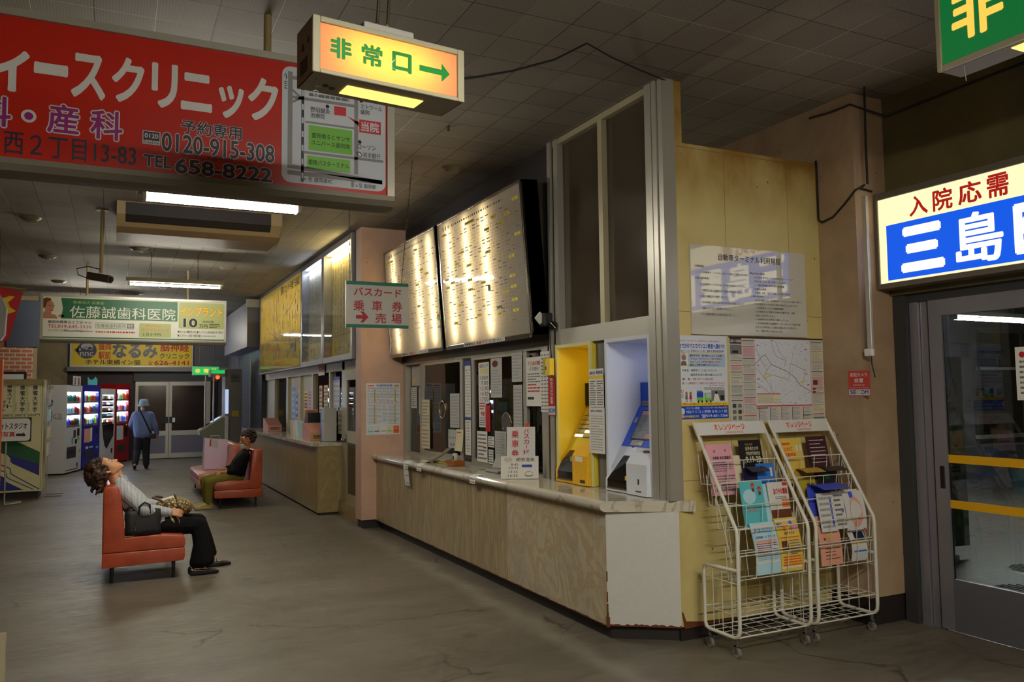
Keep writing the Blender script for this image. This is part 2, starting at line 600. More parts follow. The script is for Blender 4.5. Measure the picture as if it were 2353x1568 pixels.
grimy('cream_wall', (208, 190, 128), (188, 164, 98), 1.6, (0.62, 1.19, 0.33, 0.10), 0.42, (0.5, 0.8), (2.75, 3.6, (150, 112, 46)))
grimy('brown_wall', (176, 150, 122), (142, 112, 82), 1.4, None, 0.55, (0.4, 0.75))
grimy('pink_pillar', (200, 164, 142), (178, 142, 118), 1.8, None, 0.5, (0.45, 0.8))
grimy('olive_wall', (150, 132, 96), (116, 98, 66), 1.2, None, 0.6, (0.4, 0.7), specks=False)
grimy('beam_paint', (104, 92, 56), (70, 64, 54), 0.9, None, 0.6, (0.4, 0.65), specks=False)
grimy('dark_partition', (92, 92, 98), (74, 74, 80), 2, None, 0.6, specks=False)

def marble(name, base, vein, vein2, stretch, scale=3.0, rough=0.22, sharp=(0.46, 0.5, 0.54)):
    m, N, L, b = newmat(name)
    P = mapping(N, L, world_pos(N), stretch)
    n1 = noise(N, L, P, scale, 9, 0.6, 1.6)
    r1 = ramp(N, [(sharp[0], (0, 0, 0, 1)), (sharp[1], (1, 1, 1, 1)), (sharp[2], (0, 0, 0, 1))])
    L.new(n1, r1.inputs[0])
    n2 = noise(N, L, P, scale * 0.6, 6, 0.6, 0.8)
    r2 = ramp(N, [(0.42, (0, 0, 0, 1)), (0.7, (1, 1, 1, 1))])
    L.new(n2, r2.inputs[0])
    c = mixc(N, L, r2.outputs[0], s2l(base), s2l(vein2))
    v = mixc(N, L, 0.75, (0, 0, 0, 1), r1.outputs[0])
    c = mixc(N, L, v, c, s2l(vein))
    L.new(c, b.inputs['Base Color'])
    b.inputs['Roughness'].default_value = rough
    return m
marble('wood_grain_panel', (186, 170, 128), (134, 116, 90), (166, 146, 112), (1, 7, 0.45), 2.6, 0.32, (0.40, 0.5, 0.60))
marble('mottled_panel', (200, 188, 158), (176, 150, 112), (178, 174, 160), (1, 1.6, 1.3), 2.6, 0.3, (0.42, 0.5, 0.58))
marble('worktop_marble', (204, 198, 182), (160, 140, 110), (194, 188, 172), (0.8, 1.0, 0.8), 1.1, 0.1, (0.48, 0.5, 0.52))
marble('far_counter_panel', (166, 146, 100), (140, 120, 80), (150, 130, 92), (1, 4, 0.7), 1.8, 0.3, (0.44, 0.5, 0.56))

mat('white_board', (206, 204, 198), 0.5, var=0.06, scale=30)
mat('white_steel', (222, 222, 220), 0.35, var=0.03)
mat('rust', (104, 52, 20), 0.85, var=0.4, scale=40)
mat('kick_black', (34, 26, 24), 0.6, var=0.3, scale=6)
mat('alu', (178, 174, 162), 0.36, 0.45, var=0.06, scale=3)
mat('alu_pale', (190, 186, 176), 0.4, 0.35, var=0.05, scale=3)
mat('alu_warm', (182, 172, 142), 0.4, 0.35, var=0.05, scale=3)
mat('steel_dark', (96, 90, 80), 0.24, 0.9, var=0.1, scale=4)
mat('steel_mirror', (178, 172, 160), 0.16, 1.0)
mat('rubber', (26, 26, 28), 0.7)
mat('black', (16, 15, 16), 0.5)
mat('black_gloss', (12, 12, 14), 0.15)
mat('dark_grey', (56, 55, 56), 0.6)
mat('grey', (120, 118, 114), 0.55)
mat('light_grey', (176, 174, 170), 0.5)
mat('paper', (226, 224, 216), 0.75)
mat('paper_cream', (222, 212, 176), 0.75)
mat('paper_grey', (188, 188, 184), 0.7)
mat('ink', (28, 26, 30), 0.6)
mat('ink_grey', (110, 108, 112), 0.6)
mat('ink_pale', (158, 156, 158), 0.6)
mat('ink_red', (188, 30, 34), 0.6)
mat('ink_blue', (34, 62, 160), 0.6)
mat('ink_green', (16, 96, 60), 0.6)
mat('orange_ink', (232, 82, 18), 0.55)
mat('yellow_ink', (236, 208, 20), 0.55)
mat('pink_ink', (226, 160, 176), 0.6)
mat('wire_black', (24, 20, 20), 0.6)
mat('chain', (92, 78, 58), 0.5, 0.6)
mat('pole_paint', (150, 132, 88), 0.5, var=0.15)
mat('office_curtain', (150, 140, 112), 0.8, var=0.15, scale=3)
mat('office_dark', (52, 44, 46), 0.8)
glass('window_glass', (0.96, 0.98, 0.96), 1.3, 0.85)
glass('clear_cover', (0.98, 0.98, 0.98), 0.25, 0.97)
mat('dark_glass', (76, 66, 54), 0.14, spec=0.5, var=0.12, scale=2)
glass('door_glass', (0.86, 0.93, 0.97), 1.0, 0.9)

# ---------------------------------------------------------------- the room shell
H = 3.95
struct(MB().box((-4.3, -4.1, -0.1), (5.5, 25.6, 0.0), 'concrete_floor'), 'floor')
struct(MB().box((-4.3, -4.1, H), (5.5, 25.6, H + 0.1), 'ceiling_tile'), 'ceiling')
struct(MB().box((-4.3, -4.1, 0), (-4.2, 25.6, H), 'olive_wall'), 'wall_left')
struct(MB().box((-4.3, -4.2, 0), (5.5, -4.1, H), 'olive_wall'), 'wall_back')
# far end wall: solid above the doorway lintel, olive wall at the left of it
struct(MB().box((-4.3, 25.25, 0), (-1.16, 25.4, H), 'olive_wall')
       .box((-1.16, 25.25, 2.62), (3.4, 25.4, H), 'dark_partition'), 'wall_far')
struct(MB().box((-1.16, 25.12, 2.5), (3.0, 25.25, 2.62), 'grey'), 'trim_1')
mat('maroon_dark', (46, 22, 26), 0.6)
struct(MB().box((-1.16, 25.4, 0), (0.55, 25.45, 2.62), 'maroon_dark')
       .box((2.7, 25.4, 0), (3.4, 25.45, 2.62), 'dark_grey'), 'wall_far_recess')
# the office behind the counters
struct(MB().box((5.42, 4.6, 0), (5.5, 25.6, H), 'office_dark'), 'wall_office')
struct(MB().box((3.0, 10.63, 3.0), (3.06, 18.6, H), 'dark_partition'), 'wall_right_upper')
struct(MB().box((3.51, 6.24, 2.28), (3.56, 10.33, H), 'office_dark'), 'wall_over_windows')
struct(MB().box((3.0, 18.85, 0), (3.1, 25.25, H), 'dark_partition'), 'wall_right_far')

# wall that carries the rules board, with its raised strip at the corner and the sheet joints
rw = MB()
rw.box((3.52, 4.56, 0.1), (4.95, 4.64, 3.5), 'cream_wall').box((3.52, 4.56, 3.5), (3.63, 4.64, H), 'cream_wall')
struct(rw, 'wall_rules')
rk = MB().box((3.53, 4.58, 0.0), (4.95, 4.64, 0.1), 'kick_black')
struct(rk, 'baseboard_rules')
struct(MB().prism([(3.545, 0.085), (3.95, 0.095), (4.2, 0.1), (4.2, 0.105), (3.95, 0.112), (3.7, 0.118), (3.56, 0.135), (3.535, 0.2), (3.525, 0.2)], 4.557, 4.5605, 'rust'), 'trim_rust')
# pillar between the rules wall and the doors
pl = MB().box((4.95, 4.2, 0.2), (5.42, 6.0, H), 'brown_wall')
struct(pl, 'wall_pillar')
struct(MB().box((4.965, 4.215, 0.0), (5.42, 4.6, 0.2), 'kick_black'), 'baseboard_pillar')
# beam above the doors
struct(MB().box((5.28, -4.1, 2.42), (5.6, 4.2, H), 'beam_paint'), 'wall_right')
# pink pillar between the two counters
struct(MB().box((2.9, 10.34, 0.11), (3.52, 10.62, H), 'pink_pillar'), 'wall_pink_pillar')
struct(MB().box((2.93, 10.37, 0), (3.5, 10.62, 0.11), 'kick_black'), 'baseboard_pink')
# ---------------------------------------------------------------- lamps of the place and added ones
emit('tube_light', (255, 250, 234), 110)
emit('tube_near', (255, 250, 236), 230)
mat('lamp_body', (150, 140, 116), 0.5, var=0.1)
mat('lamp_end', (212, 208, 196), 0.5)

def batten(name, x0, x1, y, z, label, chains=True, chain_x=None, twin=False, tubem='tube_light', group='fluorescent battens of the hall', shade=None, top=None):
    """fluorescent batten hung below the ceiling: body, reflector, tube, two end caps, two chains"""
    t = thing(name, label, 'lamp', ((x0 + x1) / 2, y, z), group)
    hs = MB().prism([(y - 0.05, z + 0.04), (y + 0.05, z + 0.04), (y + 0.045, z + 0.1), (y - 0.045, z + 0.1)], x0 - 0.03, x1 + 0.03, 'lamp_body', 'x')
    if shade:
        for s in (-1, 1):
            hs.prism([(y + s * 0.045, z + 0.05), (y + s * 0.13, z + shade), (y + s * 0.134, z + shade), (y + s * 0.05, z + 0.056)], x0 - 0.03, x1 + 0.03, 'lamp_body', 'x')
    hs = hs.build('housing', t)
    mb = MB()
    for dy in ((-0.035, 0.035) if twin else (0,)):
        mb.cyl((x0 + 0.03, y + dy, z), (x1 - 0.03, y + dy, z), 0.017, tubem, 12)
    mb.build('tube', t)
    for s in (x0, x1 - 0.03):
        MB().box((s, y - (0.055 if twin else 0.022), z - 0.022), (s + 0.03, y + (0.055 if twin else 0.022), z + 0.05), 'lamp_end', 0.004).build('lamp_holder', hs)
    if chains:
        for cx in (chain_x or (x0 + 0.3, x1 - 0.3)):
            mb = MB()
            k = 0
            zz = z + 0.1
            tz = top or H
            while zz < tz:
                z2 = min(tz, zz + 0.05)
                o = 0.006 if k % 2 else 0
                mb.tube([(cx - 0.008 + o, y - o, zz - 0.004), (cx + 0.0, y + 0.008, (zz + z2) / 2), (cx + 0.008 - o, y - o, z2 + 0.002)], 0.004, 'chain', 5)
                zz = z2; k += 1
            mb.build('chain', hs)
    return t
batten('fluorescent_batten', 0.18, 1.46, 7.2, 3.36, 'bright fluorescent batten hanging just behind the red clinic sign', twin=True)
batten('fluorescent_batten', 0.16, 1.5, 13.4, 3.45, 'fluorescent batten on two chains above the green dental sign', chain_x=(0.475, 1.146))
batten('fluorescent_batten', -0.95, 0.3, 18.6, 3.42, 'added unseen fluorescent batten behind the left half of the dental sign')  # unseen lamp, added to light the brick panel on the left
batten('fluorescent_batten', 0.3, 1.6, 22.4, 3.42, 'added unseen fluorescent batten behind the right half of the dental sign, nearest the far doors')  # unseen lamp, added to brighten the yellow clinic sign
batten('fluorescent_batten', 0.9, 2.3, 0.3, 3.2, 'shaded fluorescent batten overhead at the camera end of the hall', twin=True, shade=0.018, tubem='tube_near')
batten('fluorescent_batten', 1.6, 3.0, -2.4, 3.3, 'fluorescent batten by the doors behind the camera', twin=True)
# ---------------------------------------------------------------- front ticket counter
ct = thing('ticket_counter', 'long cream ticket counter with marble worktop and white end panel', 'counter', (3.3, 7.5, 0))
MB().box((3.10, 6.425, 0.1), (3.4, 10.34, 0.885), 'wood_grain_panel').build('front_panel', ct, label='front panel with brown vertical wood grain')
MB().prism([(3.10, 4.84), (3.4, 4.84), (3.4, 6.42), (3.10, 6.42)], 0.1, 0.885, 'mottled_panel', 'z').build('front_panel', ct, label='front panel with mottled cream marbling')
MB().prism([(3.102, 4.838), (3.515, 4.552), (3.515, 4.70), (3.4, 4.84)], 0.105, 0.885, 'white_board', 'z').build('end_panel', ct, label='plain white end panel set at an angle')
rm = MB()
# rust that has crept up from the kick along the lower edges
rd = random.Random(3)
def rust_strip(a, b, z0, n, hmax):
    a = Vector(a); b = Vector(b)
    d = (b - a); nn = Vector((d.y, -d.x)).normalized() * 0.0025
    prev = None
    for i in range(n + 1):
        t = i / n
        p = a + d * t + nn
        hh = rd.uniform(0.25, 1) * hmax
        if prev is not None:
            rm.raw([(prev[0].x, prev[0].y, z0), (p.x, p.y, z0), (p.x, p.y, z0 + hh), (prev[0].x, prev[0].y, z0 + prev[1])], [(0, 1, 2, 3)], 'rust')
        prev = (p, hh)
rust_strip((3.102, 4.838), (3.515, 4.552), 0.098, 26, 0.022)
rust_strip((3.10, 8.8), (3.10, 4.84), 0.095, 60, 0.012)
for zz, ww in ((0.11, 0.016), (0.14, 0.009), (0.2, 0.006), (0.28, 0.004), (0.42, 0.004)):
    rm.box((3.1005 - ww * 0.5, 4.835 - ww * 0.4, zz - 0.02), (3.101 + ww, 4.84, zz + 0.05), 'rust')
rm.build('rust_edge', ct)
MB().prism([(3.15, 10.34), (3.15, 4.87), (3.53, 4.6), (3.6, 4.6), (3.6, 10.34)], 0.0, 0.1, 'kick_black', 'z').build('kick_board', ct)
# worktop with a bull-nosed front edge, cut at the angled end
prof = [(3.62, 0.885), (3.075, 0.885)]
for k in range(9):
    a = math.radians(-90 - 22.5 * k)
    prof.append((3.075 + 0.0375 * math.cos(a), 0.9225 + 0.0375 * math.sin(a)))
prof.append((3.62, 0.96))
n = len(prof)
ys = [4.815 - (p[0] - 3.04) * 0.66 for p in prof]
ys = [max(y, 4.50) for y in ys]
wt = MB()
vs = [(p[0], y, p[1]) for p, y in zip(prof, ys)] + [(p[0], 10.338, p[1]) for p in prof]
wt.raw(vs, [(k, k + 1, n + k + 1, n + k) for k in range(n - 1)] + [(n - 1, 0, n, 2 * n - 1)], 'worktop_marble')
wt.raw(vs, [tuple(range(n)), tuple(range(2 * n - 1, n - 1, -1))], 'worktop_marble')
wt.build('worktop', ct, fix=True)

# ---------------------------------------------------------------- window line above the counter (plane X = 3.5)
wf = MB()
wf.box((3.46, 6.14, 2.14), (3.56, 10.34, 2.27), 'steel_dark')            # header
wf.box((3.47, 10.24, 0.96), (3.56, 10.34, 2.14), 'alu')                 # end post
wf.box((3.49, 9.62, 0.96), (3.53, 9.74, 2.14), 'alu')
wf.box((3.49, 8.06, 0.96), (3.55, 8.32, 2.14), 'steel_dark')
wf.box((3.46, 6.30, 0.96), (3.56, 6.42, 2.14), 'alu')
wf.box((3.47, 6.42, 0.96), (3.56, 10.24, 0.985), 'alu')                 # sill rail
wf.box((3.47, 6.42, 2.115), (3.56, 10.24, 2.14), 'alu')
struct(wf, 'window_1')
def pane(y0, y1, z0, z1, x, m='window_glass', name='window_2'):
    struct(MB().box((x, y0, z0), (x + 0.006, y1, z1), m), name)
pane(9.74, 10.24, 0.985, 2.115, 3.54)
pane(6.42, 6.88, 0.985, 2.115, 3.54)
def sash(y0, y1, name, label):
    t = thing(name, label, 'window', (3.5, (y0 + y1) / 2, 0.985), 'sliding ticket windows')
    fr = MB()
    z0, z1 = 0.985, 2.14
    fr.box((3.475, y0, z0), (3.505, y0 + 0.075, z1), 'alu').box((3.475, y1 - 0.075, z0), (3.505, y1, z1), 'alu')
    fr.box((3.475, y0 + 0.075, z1 - 0.055), (3.505, y1 - 0.075, z1), 'alu_warm').box((3.475, y0 + 0.075, z0), (3.505, y1 - 0.075, z0 + 0.05), 'alu')
    fr.build('sash_frame', t)
    MB().box((3.488, y0 + 0.075, z0 + 0.05), (3.494, y1 - 0.075, z1 - 0.055), 'window_glass').build('pane', t)
    cy = (y0 + y1) / 2 + (-0.02 if y0 > 8 else -0.2)
    cz = 1.545 if y0 > 8 else 1.43
    rg = MB(frame((3.484, cy, cz), **FACE_HALL))
    rg.tube([(0.1 * math.cos(2 * math.pi * k / 28), 0.1 * math.sin(2 * math.pi * k / 28), 0) for k in range(28)], 0.011, 'steel_mirror', 8, closed=True)
    if y0 < 8:
        rg.disc(0, 0, 0.095, 'grey', 0.0)
        for i in range(-6, 7):
            hh = math.sqrt(max(0, 0.095 ** 2 - (i * 0.014) ** 2))
            rg.rect(i * 0.014 - 0.0015, -hh, i * 0.014 + 0.0015, hh, 'dark_grey', 0.002)
    rg.build('speaking_ring', t)
    return t
sash(8.30, 9.62, 'sliding_window', 'sliding ticket window nearest the pink pillar with empty speaking ring')
sash(6.74, 8.06, 'sliding_window', 'sliding ticket window nearest the ticket machines with slatted speaking ring')

# corner post, transom frames and the dark transom panes
tf = MB()
tf.box((3.45, 4.55, 0.96), (3.56, 4.60, H), 'alu').box((3.44, 4.61, 0.96), (3.56, 4.66, H), 'alu').box((3.455, 4.60, 0.96), (3.56, 4.61, H), 'alu')
tf.box((3.45, 4.66, 0.96), (3.56, 4.67, H), 'alu').box((3.44, 4.67, 0.96), (3.56, 4.745, H), 'alu')
tf.box((3.46, 4.745, 2.13), (3.56, 6.2, 2.265), 'alu_pale')           # broad rail below
tf.box((3.46, 4.745, 3.90), (3.56, 6.2, 3.95), 'alu_warm')
tf.box((3.46, 5.355, 2.265), (3.53, 5.415, 3.90), 'alu_warm')          # mullion
tf.box((3.45, 6.06, 2.13), (3.56, 6.13, H), 'alu')
tf.box((3.44, 6.17, 0.96), (3.56, 6.23, H), 'alu')
tf.box((3.47, 6.145, 0.96), (3.56, 6.17, H), 'rubber')
tf.box((3.5, 5.36, 0.96), (3.56, 5.55, 2.13), 'grey')                  # plain sheet between the machines
struct(tf, 'window_3')
struct(MB().box((3.51, 4.745, 2.265), (3.516, 5.355, 3.90), 'dark_glass'), 'window_4')
struct(MB().box((3.51, 5.415, 2.265), (3.516, 6.06, 3.90), 'dark_glass'), 'window_5')
# blind behind the ticket windows, dim office behind
struct(MB().box((4.35, 6.2, 0), (4.4, 12.6, 2.6), 'office_curtain'), 'wall_office_screen')
struct(MB().box((3.64, 6.18, 0), (4.3, 6.2, 2.27), 'office_curtain'), 'wall_office_end')
emit('office_fill_tube', (255, 240, 205), 190)  # for added lamps, unseen behind the header, that brighten the office curtain
batten('fluorescent_batten', 3.75, 4.25, 8.6, 2.24, 'small added fluorescent batten inside the ticket office, unseen behind the header', tubem='office_fill_tube', chain_x=(3.8, 4.2), group='added lamps inside the ticket office')
batten('fluorescent_batten', 3.75, 4.25, 10.45, 2.24, 'small added fluorescent batten, unseen inside the ticket office at the pink pillar end', tubem='office_fill_tube', chain_x=(3.8, 4.2), group='added lamps inside the ticket office')
emit('led_orange', (255, 84, 20), 1.6)  # glowing panels stand for an LED sign mirrored in the window glass
for y0, y1, z0, z1, lb in ((10.70, 10.15, 1.66, 2.06, 'glowing panel made for the orange LED reflection in the first sliding window'), (8.78, 8.36, 1.72, 2.0, 'glowing panel made for the orange LED reflection in the second sliding window')):
    b = MB(frame((4.32, y0, z0), **FACE_HALL))
    b.box((-0.03, -0.03, -0.02), (y0 - y1 + 0.03, z1 - z0 + 0.03, 0), 'black_gloss')
    for r in range(3):
        b.greek(0.01, (z1 - z0) * (0.36 * r + 0.03), y0 - y1 - 0.01, (z1 - z0) * (0.36 * r + 0.22), 2, 'led_orange', 0.003, 0.75, r + 3, 6)
    b.build('led_reflection', label=lb, cat='display', group='glowing panels for the orange LED reflections')
# ---------------------------------------------------------------- hanging signs
mat('clinic_red', (196, 38, 22), 0.28, coat=0.3)
mat('sign_white', (214, 212, 208), 0.35)
mat('map_white', (206, 212, 220), 0.28)
mat('map_grey', (140, 138, 140), 0.4)
mat('map_green', (120, 196, 66), 0.4)
mat('map_red', (206, 44, 54), 0.4)
mat('purple_ink', (150, 26, 120), 0.4)
mat('navy_ink', (40, 34, 60), 0.4)
mat('frame_alu', (176, 172, 158), 0.4, 0.5, var=0.08)
mat('frame_grey', (120, 112, 98), 0.5, 0.3, var=0.1)
rs = thing('clinic_sign', 'large red hanging clinic sign with white lettering and a street map', 'sign', (0.2, 4.7, 2.85))
MB().box((-1.9, 4.71, 2.925), (1.46, 4.83, 3.66), 'frame_grey').build('sign_box', rs)
fr = MB()
fr.box((-1.9, 4.68, 3.66), (1.52, 4.84, 3.70), 'frame_alu').box((1.475, 4.68, 2.925), (1.52, 4.84, 3.66), 'frame_alu')
fr.prism([(4.68, 2.925), (4.68, 2.895), (4.70, 2.862), (4.76, 2.85), (4.84, 2.85), (4.84, 2.925)], -1.9, 1.52, 'frame_grey', 'x')
fr.build('sign_frame', rs)
fc = MB(frame((0, 4.70, 0), **FACE_CAM))
fc.rect(-1.9, 2.925, 1.475, 3.66, 'clinic_red')
wht = 'sign_white'
for ch, a, b, c, d in (('ィ', -0.60, 3.267, -0.419, 3.489), ('ー', -0.401, 3.380, -0.246, 3.445), ('ス', -0.232, 3.282, -0.071, 3.525), ('ク', -0.042, 3.289, 0.116, 3.54),
                       ('リ', 0.151, 3.288, 0.284, 3.54), ('ニ', 0.300, 3.295, 0.463, 3.510), ('ッ', 0.496, 3.278, 0.633, 3.47), ('ク', 0.655, 3.289, 0.824, 3.545)):
    fc.text(ch, a, b, c, d, wht, 0.001, 0.032)
for ch, a, b, c, d in (('科', -0.655, 3.080, -0.493, 3.236), ('産', -0.335, 3.080, -0.19, 3.236), ('科', -0.138, 3.075, 0.015, 3.234)):
    fc.text(ch, a, b, c, d, 'purple_ink', 0.001, 0.02, outline=(wht, 0.062))
fc.disc(-0.417, 3.152, 0.034, wht, 0.001).disc(-0.417, 3.152, 0.02, 'purple_ink', 0.002)
fc.text('西２丁目13-83', -0.523, 2.945, 0.083, 3.062, 'navy_ink', 0.001, 0.012)
fc.text('予約専用', 0.303, 3.160, 0.623, 3.240, 'navy_ink', 0.001, 0.02, outline=(wht, 0.05))
fc.text('0120-915-308', 0.207, 3.050, 0.804, 3.155, 'navy_ink', 0.001, 0.022, outline=(wht, 0.055))
fc.text('ガイダンス番号500', 0.305, 3.028, 0.576, 3.056, 'navy_ink', 0.002, 0.01)
fc.text('TEL', 0.119, 2.955, 0.260, 3.022, 'navy_ink', 0.001, 0.03, outline=(wht, 0.06))
fc.text('658-8222', 0.276, 2.935, 0.793, 3.020, 'navy_ink', 0.001, 0.03, outline=(wht, 0.06))
fc.rect(0.112, 3.078, 0.2, 3.152, wht, 0.001).rect(0.116, 3.1, 0.196, 3.148, 'navy_ink', 0.002)
fc.text('0120', 0.122, 3.112, 0.19, 3.138, wht, 0.003, 0.02).text('FreeDial', 0.118, 3.082, 0.195, 3.097, 'navy_ink', 0.003, 0.01)
# street map panel
z = 0.001
fc.rect(0.845, 2.95, 1.468, 3.64, 'map_white', z, r=0.05)
g = 'map_grey'; z = 0.002
fc.rect(0.878, 3.06, 0.905, 3.61, g, z).rect(0.878, 2.995, 1.447, 3.022, g, z)
fc.poly([(0.878, 3.035), (1.447, 2.995), (1.447, 3.018), (0.878, 3.06)], g, z)
fc.rect(1.272, 3.04, 1.296, 3.60, g, z).rect(0.905, 3.45, 1.272, 3.468, g, z).rect(0.905, 3.565, 0.96, 3.585, g, z)
fc.line([(0.905, 3.50), (0.955, 3.46)], 0.014, g, z).line([(0.905, 3.43), (0.955, 3.46)], 0.014, g, z)
fc.rect(0.978, 3.315, 1.277, 3.327, g, z).rect(0.968, 3.13, 1.453, 3.146, g, z).rect(1.254, 2.958, 1.271, 3.0, g, z)
fc.line([(0.964, 3.61), (0.964, 2.965)], 0.016, 'navy_ink', z)
for k in range(8):
    fc.rect(0.959, 3.59 - k * 0.082, 0.969, 3.555 - k * 0.082, 'map_white', z + 0.001)
fc.disc(1.11, 3.432, 0.011, 'ink', z).disc(1.306, 3.242, 0.011, 'ink', z).disc(1.315, 3.498, 0.011, 'ink', z)
fc.rect(1.150, 3.388, 1.222, 3.442, 'map_red', z).rect(1.303, 3.302, 1.438, 3.382, 'map_red', z).poly([(1.228, 3.392), (1.31, 3.332), (1.305, 3.362)], 'map_red', z)
fc.text('当院', 1.314, 3.312, 1.426, 3.372, 'map_white', z + 0.001, 0.025)
fc.rect(0.999, 3.155, 1.259, 3.305, 'map_green', z).rect(0.990, 3.045, 1.247, 3.122, 'map_green', z)
k = 'ink'; zz = z + 0.001
for s_, a, b, c, d in (('野田鍼灸', 1.009, 3.386, 1.125, 3.418), ('治療院', 1.009, 3.352, 1.094, 3.382), ('エトワール', 1.310, 3.450, 1.445, 3.478), ('盛岡', 1.310, 3.416, 1.365, 3.444),
                       ('盛岡南ＳＣサンサ', 1.017, 3.232, 1.245, 3.262), ('ユニバース盛岡南', 1.014, 3.188, 1.245, 3.218), ('都南バスターミナル', 0.998, 3.068, 1.240, 3.100), ('ローソン', 1.294, 3.199, 1.406, 3.228),
                       ('岩手銀行', 1.326, 3.150, 1.435, 3.182), ('←至 盛岡南IC', 0.972, 2.966, 1.138, 2.994), ('↓至 飯岡駅', 1.279, 2.960, 1.408, 2.988), ('サンクス盛岡津志田店', 1.0, 3.478, 1.24, 3.5)):
    if s_.startswith('サンクス'):
        fc.greek(a, b, c, d, 1, 'ink_grey', zz, 0.8, 3)
    else:
        fc.text(s_, a, b, c, d, k, zz, 0.006)
fc.vtext('↑至', 0.855, 3.50, 0.874, 3.60, k, zz, 0.0)
fc.tube([(1.304 + 0.014 * math.cos(t * math.pi / 6) * (1 - 0.3 * math.sin(t * math.pi / 3)), 3.165 + 0.015 * math.sin(t * math.pi / 6), zz) for t in range(12)], 0.0018, 'ink', 4, closed=True)
fc.build('sign_face', rs)
for px in (0.77, -1.1):
    MB().cyl((px, 4.76, 3.70), (px, 4.76, H), 0.022, 'pole_paint', 12).cyl((px, 4.76, 3.70), (px, 4.76, 3.715), 0.05, 'pole_paint', 12).build('hanger_pole', rs)

# ticket office pointer sign on two chains
bs = thing('pointer_sign', 'white hanging sign with red lettering and an arrow to the bus ticket counter', 'sign', (2.17, 7.19, 2.33))
MB().box((1.873, 7.19, 2.335), (2.467, 7.205, 2.76), 'sign_white').build('sign_board', bs)
fc = MB(frame((0, 7.189, 0), **FACE_CAM))
mat('teal_band', (34, 128, 108), 0.5)
mat('sign_red_ink', (190, 26, 48), 0.5)
fc.rect(1.873, 2.335, 2.467, 2.76, 'sign_white').rect(1.873, 2.728, 2.467, 2.76, 'teal_band', 0.001).rect(1.873, 2.335, 2.467, 2.365, 'teal_band', 0.001)
R = 'sign_red_ink'
fc.text('バスカード', 1.945, 2.627, 2.397, 2.705, R, 0.001, 0.02)
for ch, a, b, c, d in (('乗', 1.94, 2.488, 2.045, 2.585), ('車', 2.115, 2.49, 2.212, 2.587), ('券', 2.305, 2.49, 2.405, 2.587), ('売', 2.145, 2.378, 2.250, 2.472), ('場', 2.300, 2.378, 2.400, 2.474)):
    fc.text(ch, a, b, c, d, R, 0.001, 0.016)
fc.poly([(1.965, 2.415), (2.03, 2.415), (2.005, 2.382), (2.035, 2.382), (2.082, 2.432), (2.035, 2.482), (2.005, 2.482), (2.03, 2.448), (1.965, 2.448)], R, 0.001)
fc.build('sign_face', bs)
def chain_mb(p, q, m='chain', r=0.004, step=0.05):
    p = Vector(p); q = Vector(q)
    n = max(2, int((q - p).length / step))
    mb = MB()
    for i in range(n):
        a = p.lerp(q, i / n); b = p.lerp(q, (i + 1) / n)
        o = Vector((0.007, 0, 0)) if i % 2 else Vector((0, 0.007, 0))
        mid = (a + b) / 2
        mb.tube([a, mid + o, b, mid - o], r, m, 5, closed=True)
    return mb
chain_mb((1.91, 7.197, 2.76), (1.90, 7.197, H), r=0.003).build('chain', bs)
chain_mb((2.40, 7.197, 2.76), (2.51, 7.187, H), r=0.003).build('chain', bs)

# emergency exit sign in the middle (a lit box on a bracket)
ang = math.radians(6)
EU = (math.cos(ang), math.sin(ang), 0)
EF = frame((0.629, 2.9, 2.89), EU, (0, 0, 1))
translucent('exit_acrylic', (250, 228, 196), 0.32)
emit('exit_lamp', (255, 146, 26), 26)
emit('exit_window_glow', (255, 212, 104), 1.1)
mat('exit_frame', (176, 170, 142), 0.45)
mat('exit_box', (150, 144, 128), 0.55, var=0.1)
emit('exit_green', (0, 120, 44), 0.12); MATS['exit_green'].node_tree.nodes['Principled BSDF'].inputs['Base Color'].default_value = s2l((4, 140, 50))
ex = thing('exit_sign', 'amber lit emergency exit sign with green characters and arrow, hung from a bracket', 'exit sign', (0.94, 2.93, 2.89))
b = MB(EF)
b.box((0.0, 0.0, -0.18), (0.622, 0.004, 0.0), 'exit_box')
b.box((0.0, 0.21, -0.18), (0.622, 0.215, 0.0), 'exit_box')
b.box((0.0, 0.0, -0.18), (0.004, 0.215, 0.0), 'exit_box').box((0.618, 0.0, -0.18), (0.622, 0.215, 0.0), 'exit_box')
b.box((0.0, 0.0, -0.184), (0.622, 0.215, -0.18), 'exit_box')
# louvres and knock-outs on the end
b.box((-0.002, 0.03, -0.14), (0.0, 0.085, -0.06), 'dark_grey').box((-0.002, 0.12, -0.125), (0.0, 0.145, -0.1), 'dark_grey').box((-0.002, 0.13, -0.055), (0.0, 0.15, -0.04), 'dark_grey')
for k, (cx, cy) in enumerate(((0.06, -0.12), (0.085, -0.1), (0.115, -0.115))):
    b.cyl((cx, -0.002, cy), (cx, 0.0, cy), 0.012, ('light_grey', 'black', 'dark_grey')[k], 10)
b.build('sign_box', ex)
f_ = MB(EF)
for lo, hi in (((-0.004, 0, 0), (0.026, 0.215, 0.014)), ((0.598, 0, 0), (0.628, 0.215, 0.014)), ((0.026, 0.193, 0), (0.598, 0.215, 0.014)), ((0.026, 0, 0), (0.598, 0.016, 0.014))):
    f_.box(lo, hi, 'exit_frame', 0.004)
f_.build('sign_frame', ex)
p_ = MB(EF)
p_.rect(0.02, 0.012, 0.602, 0.198, 'exit_acrylic', 0.003)
G = 'exit_green'
p_.text('非', 0.065, 0.07, 0.150, 0.152, G, 0.005, 0.045).text('常', 0.188, 0.068, 0.274, 0.152, G, 0.005, 0.035).text('口', 0.313, 0.070, 0.397, 0.150, G, 0.005, 0.045)
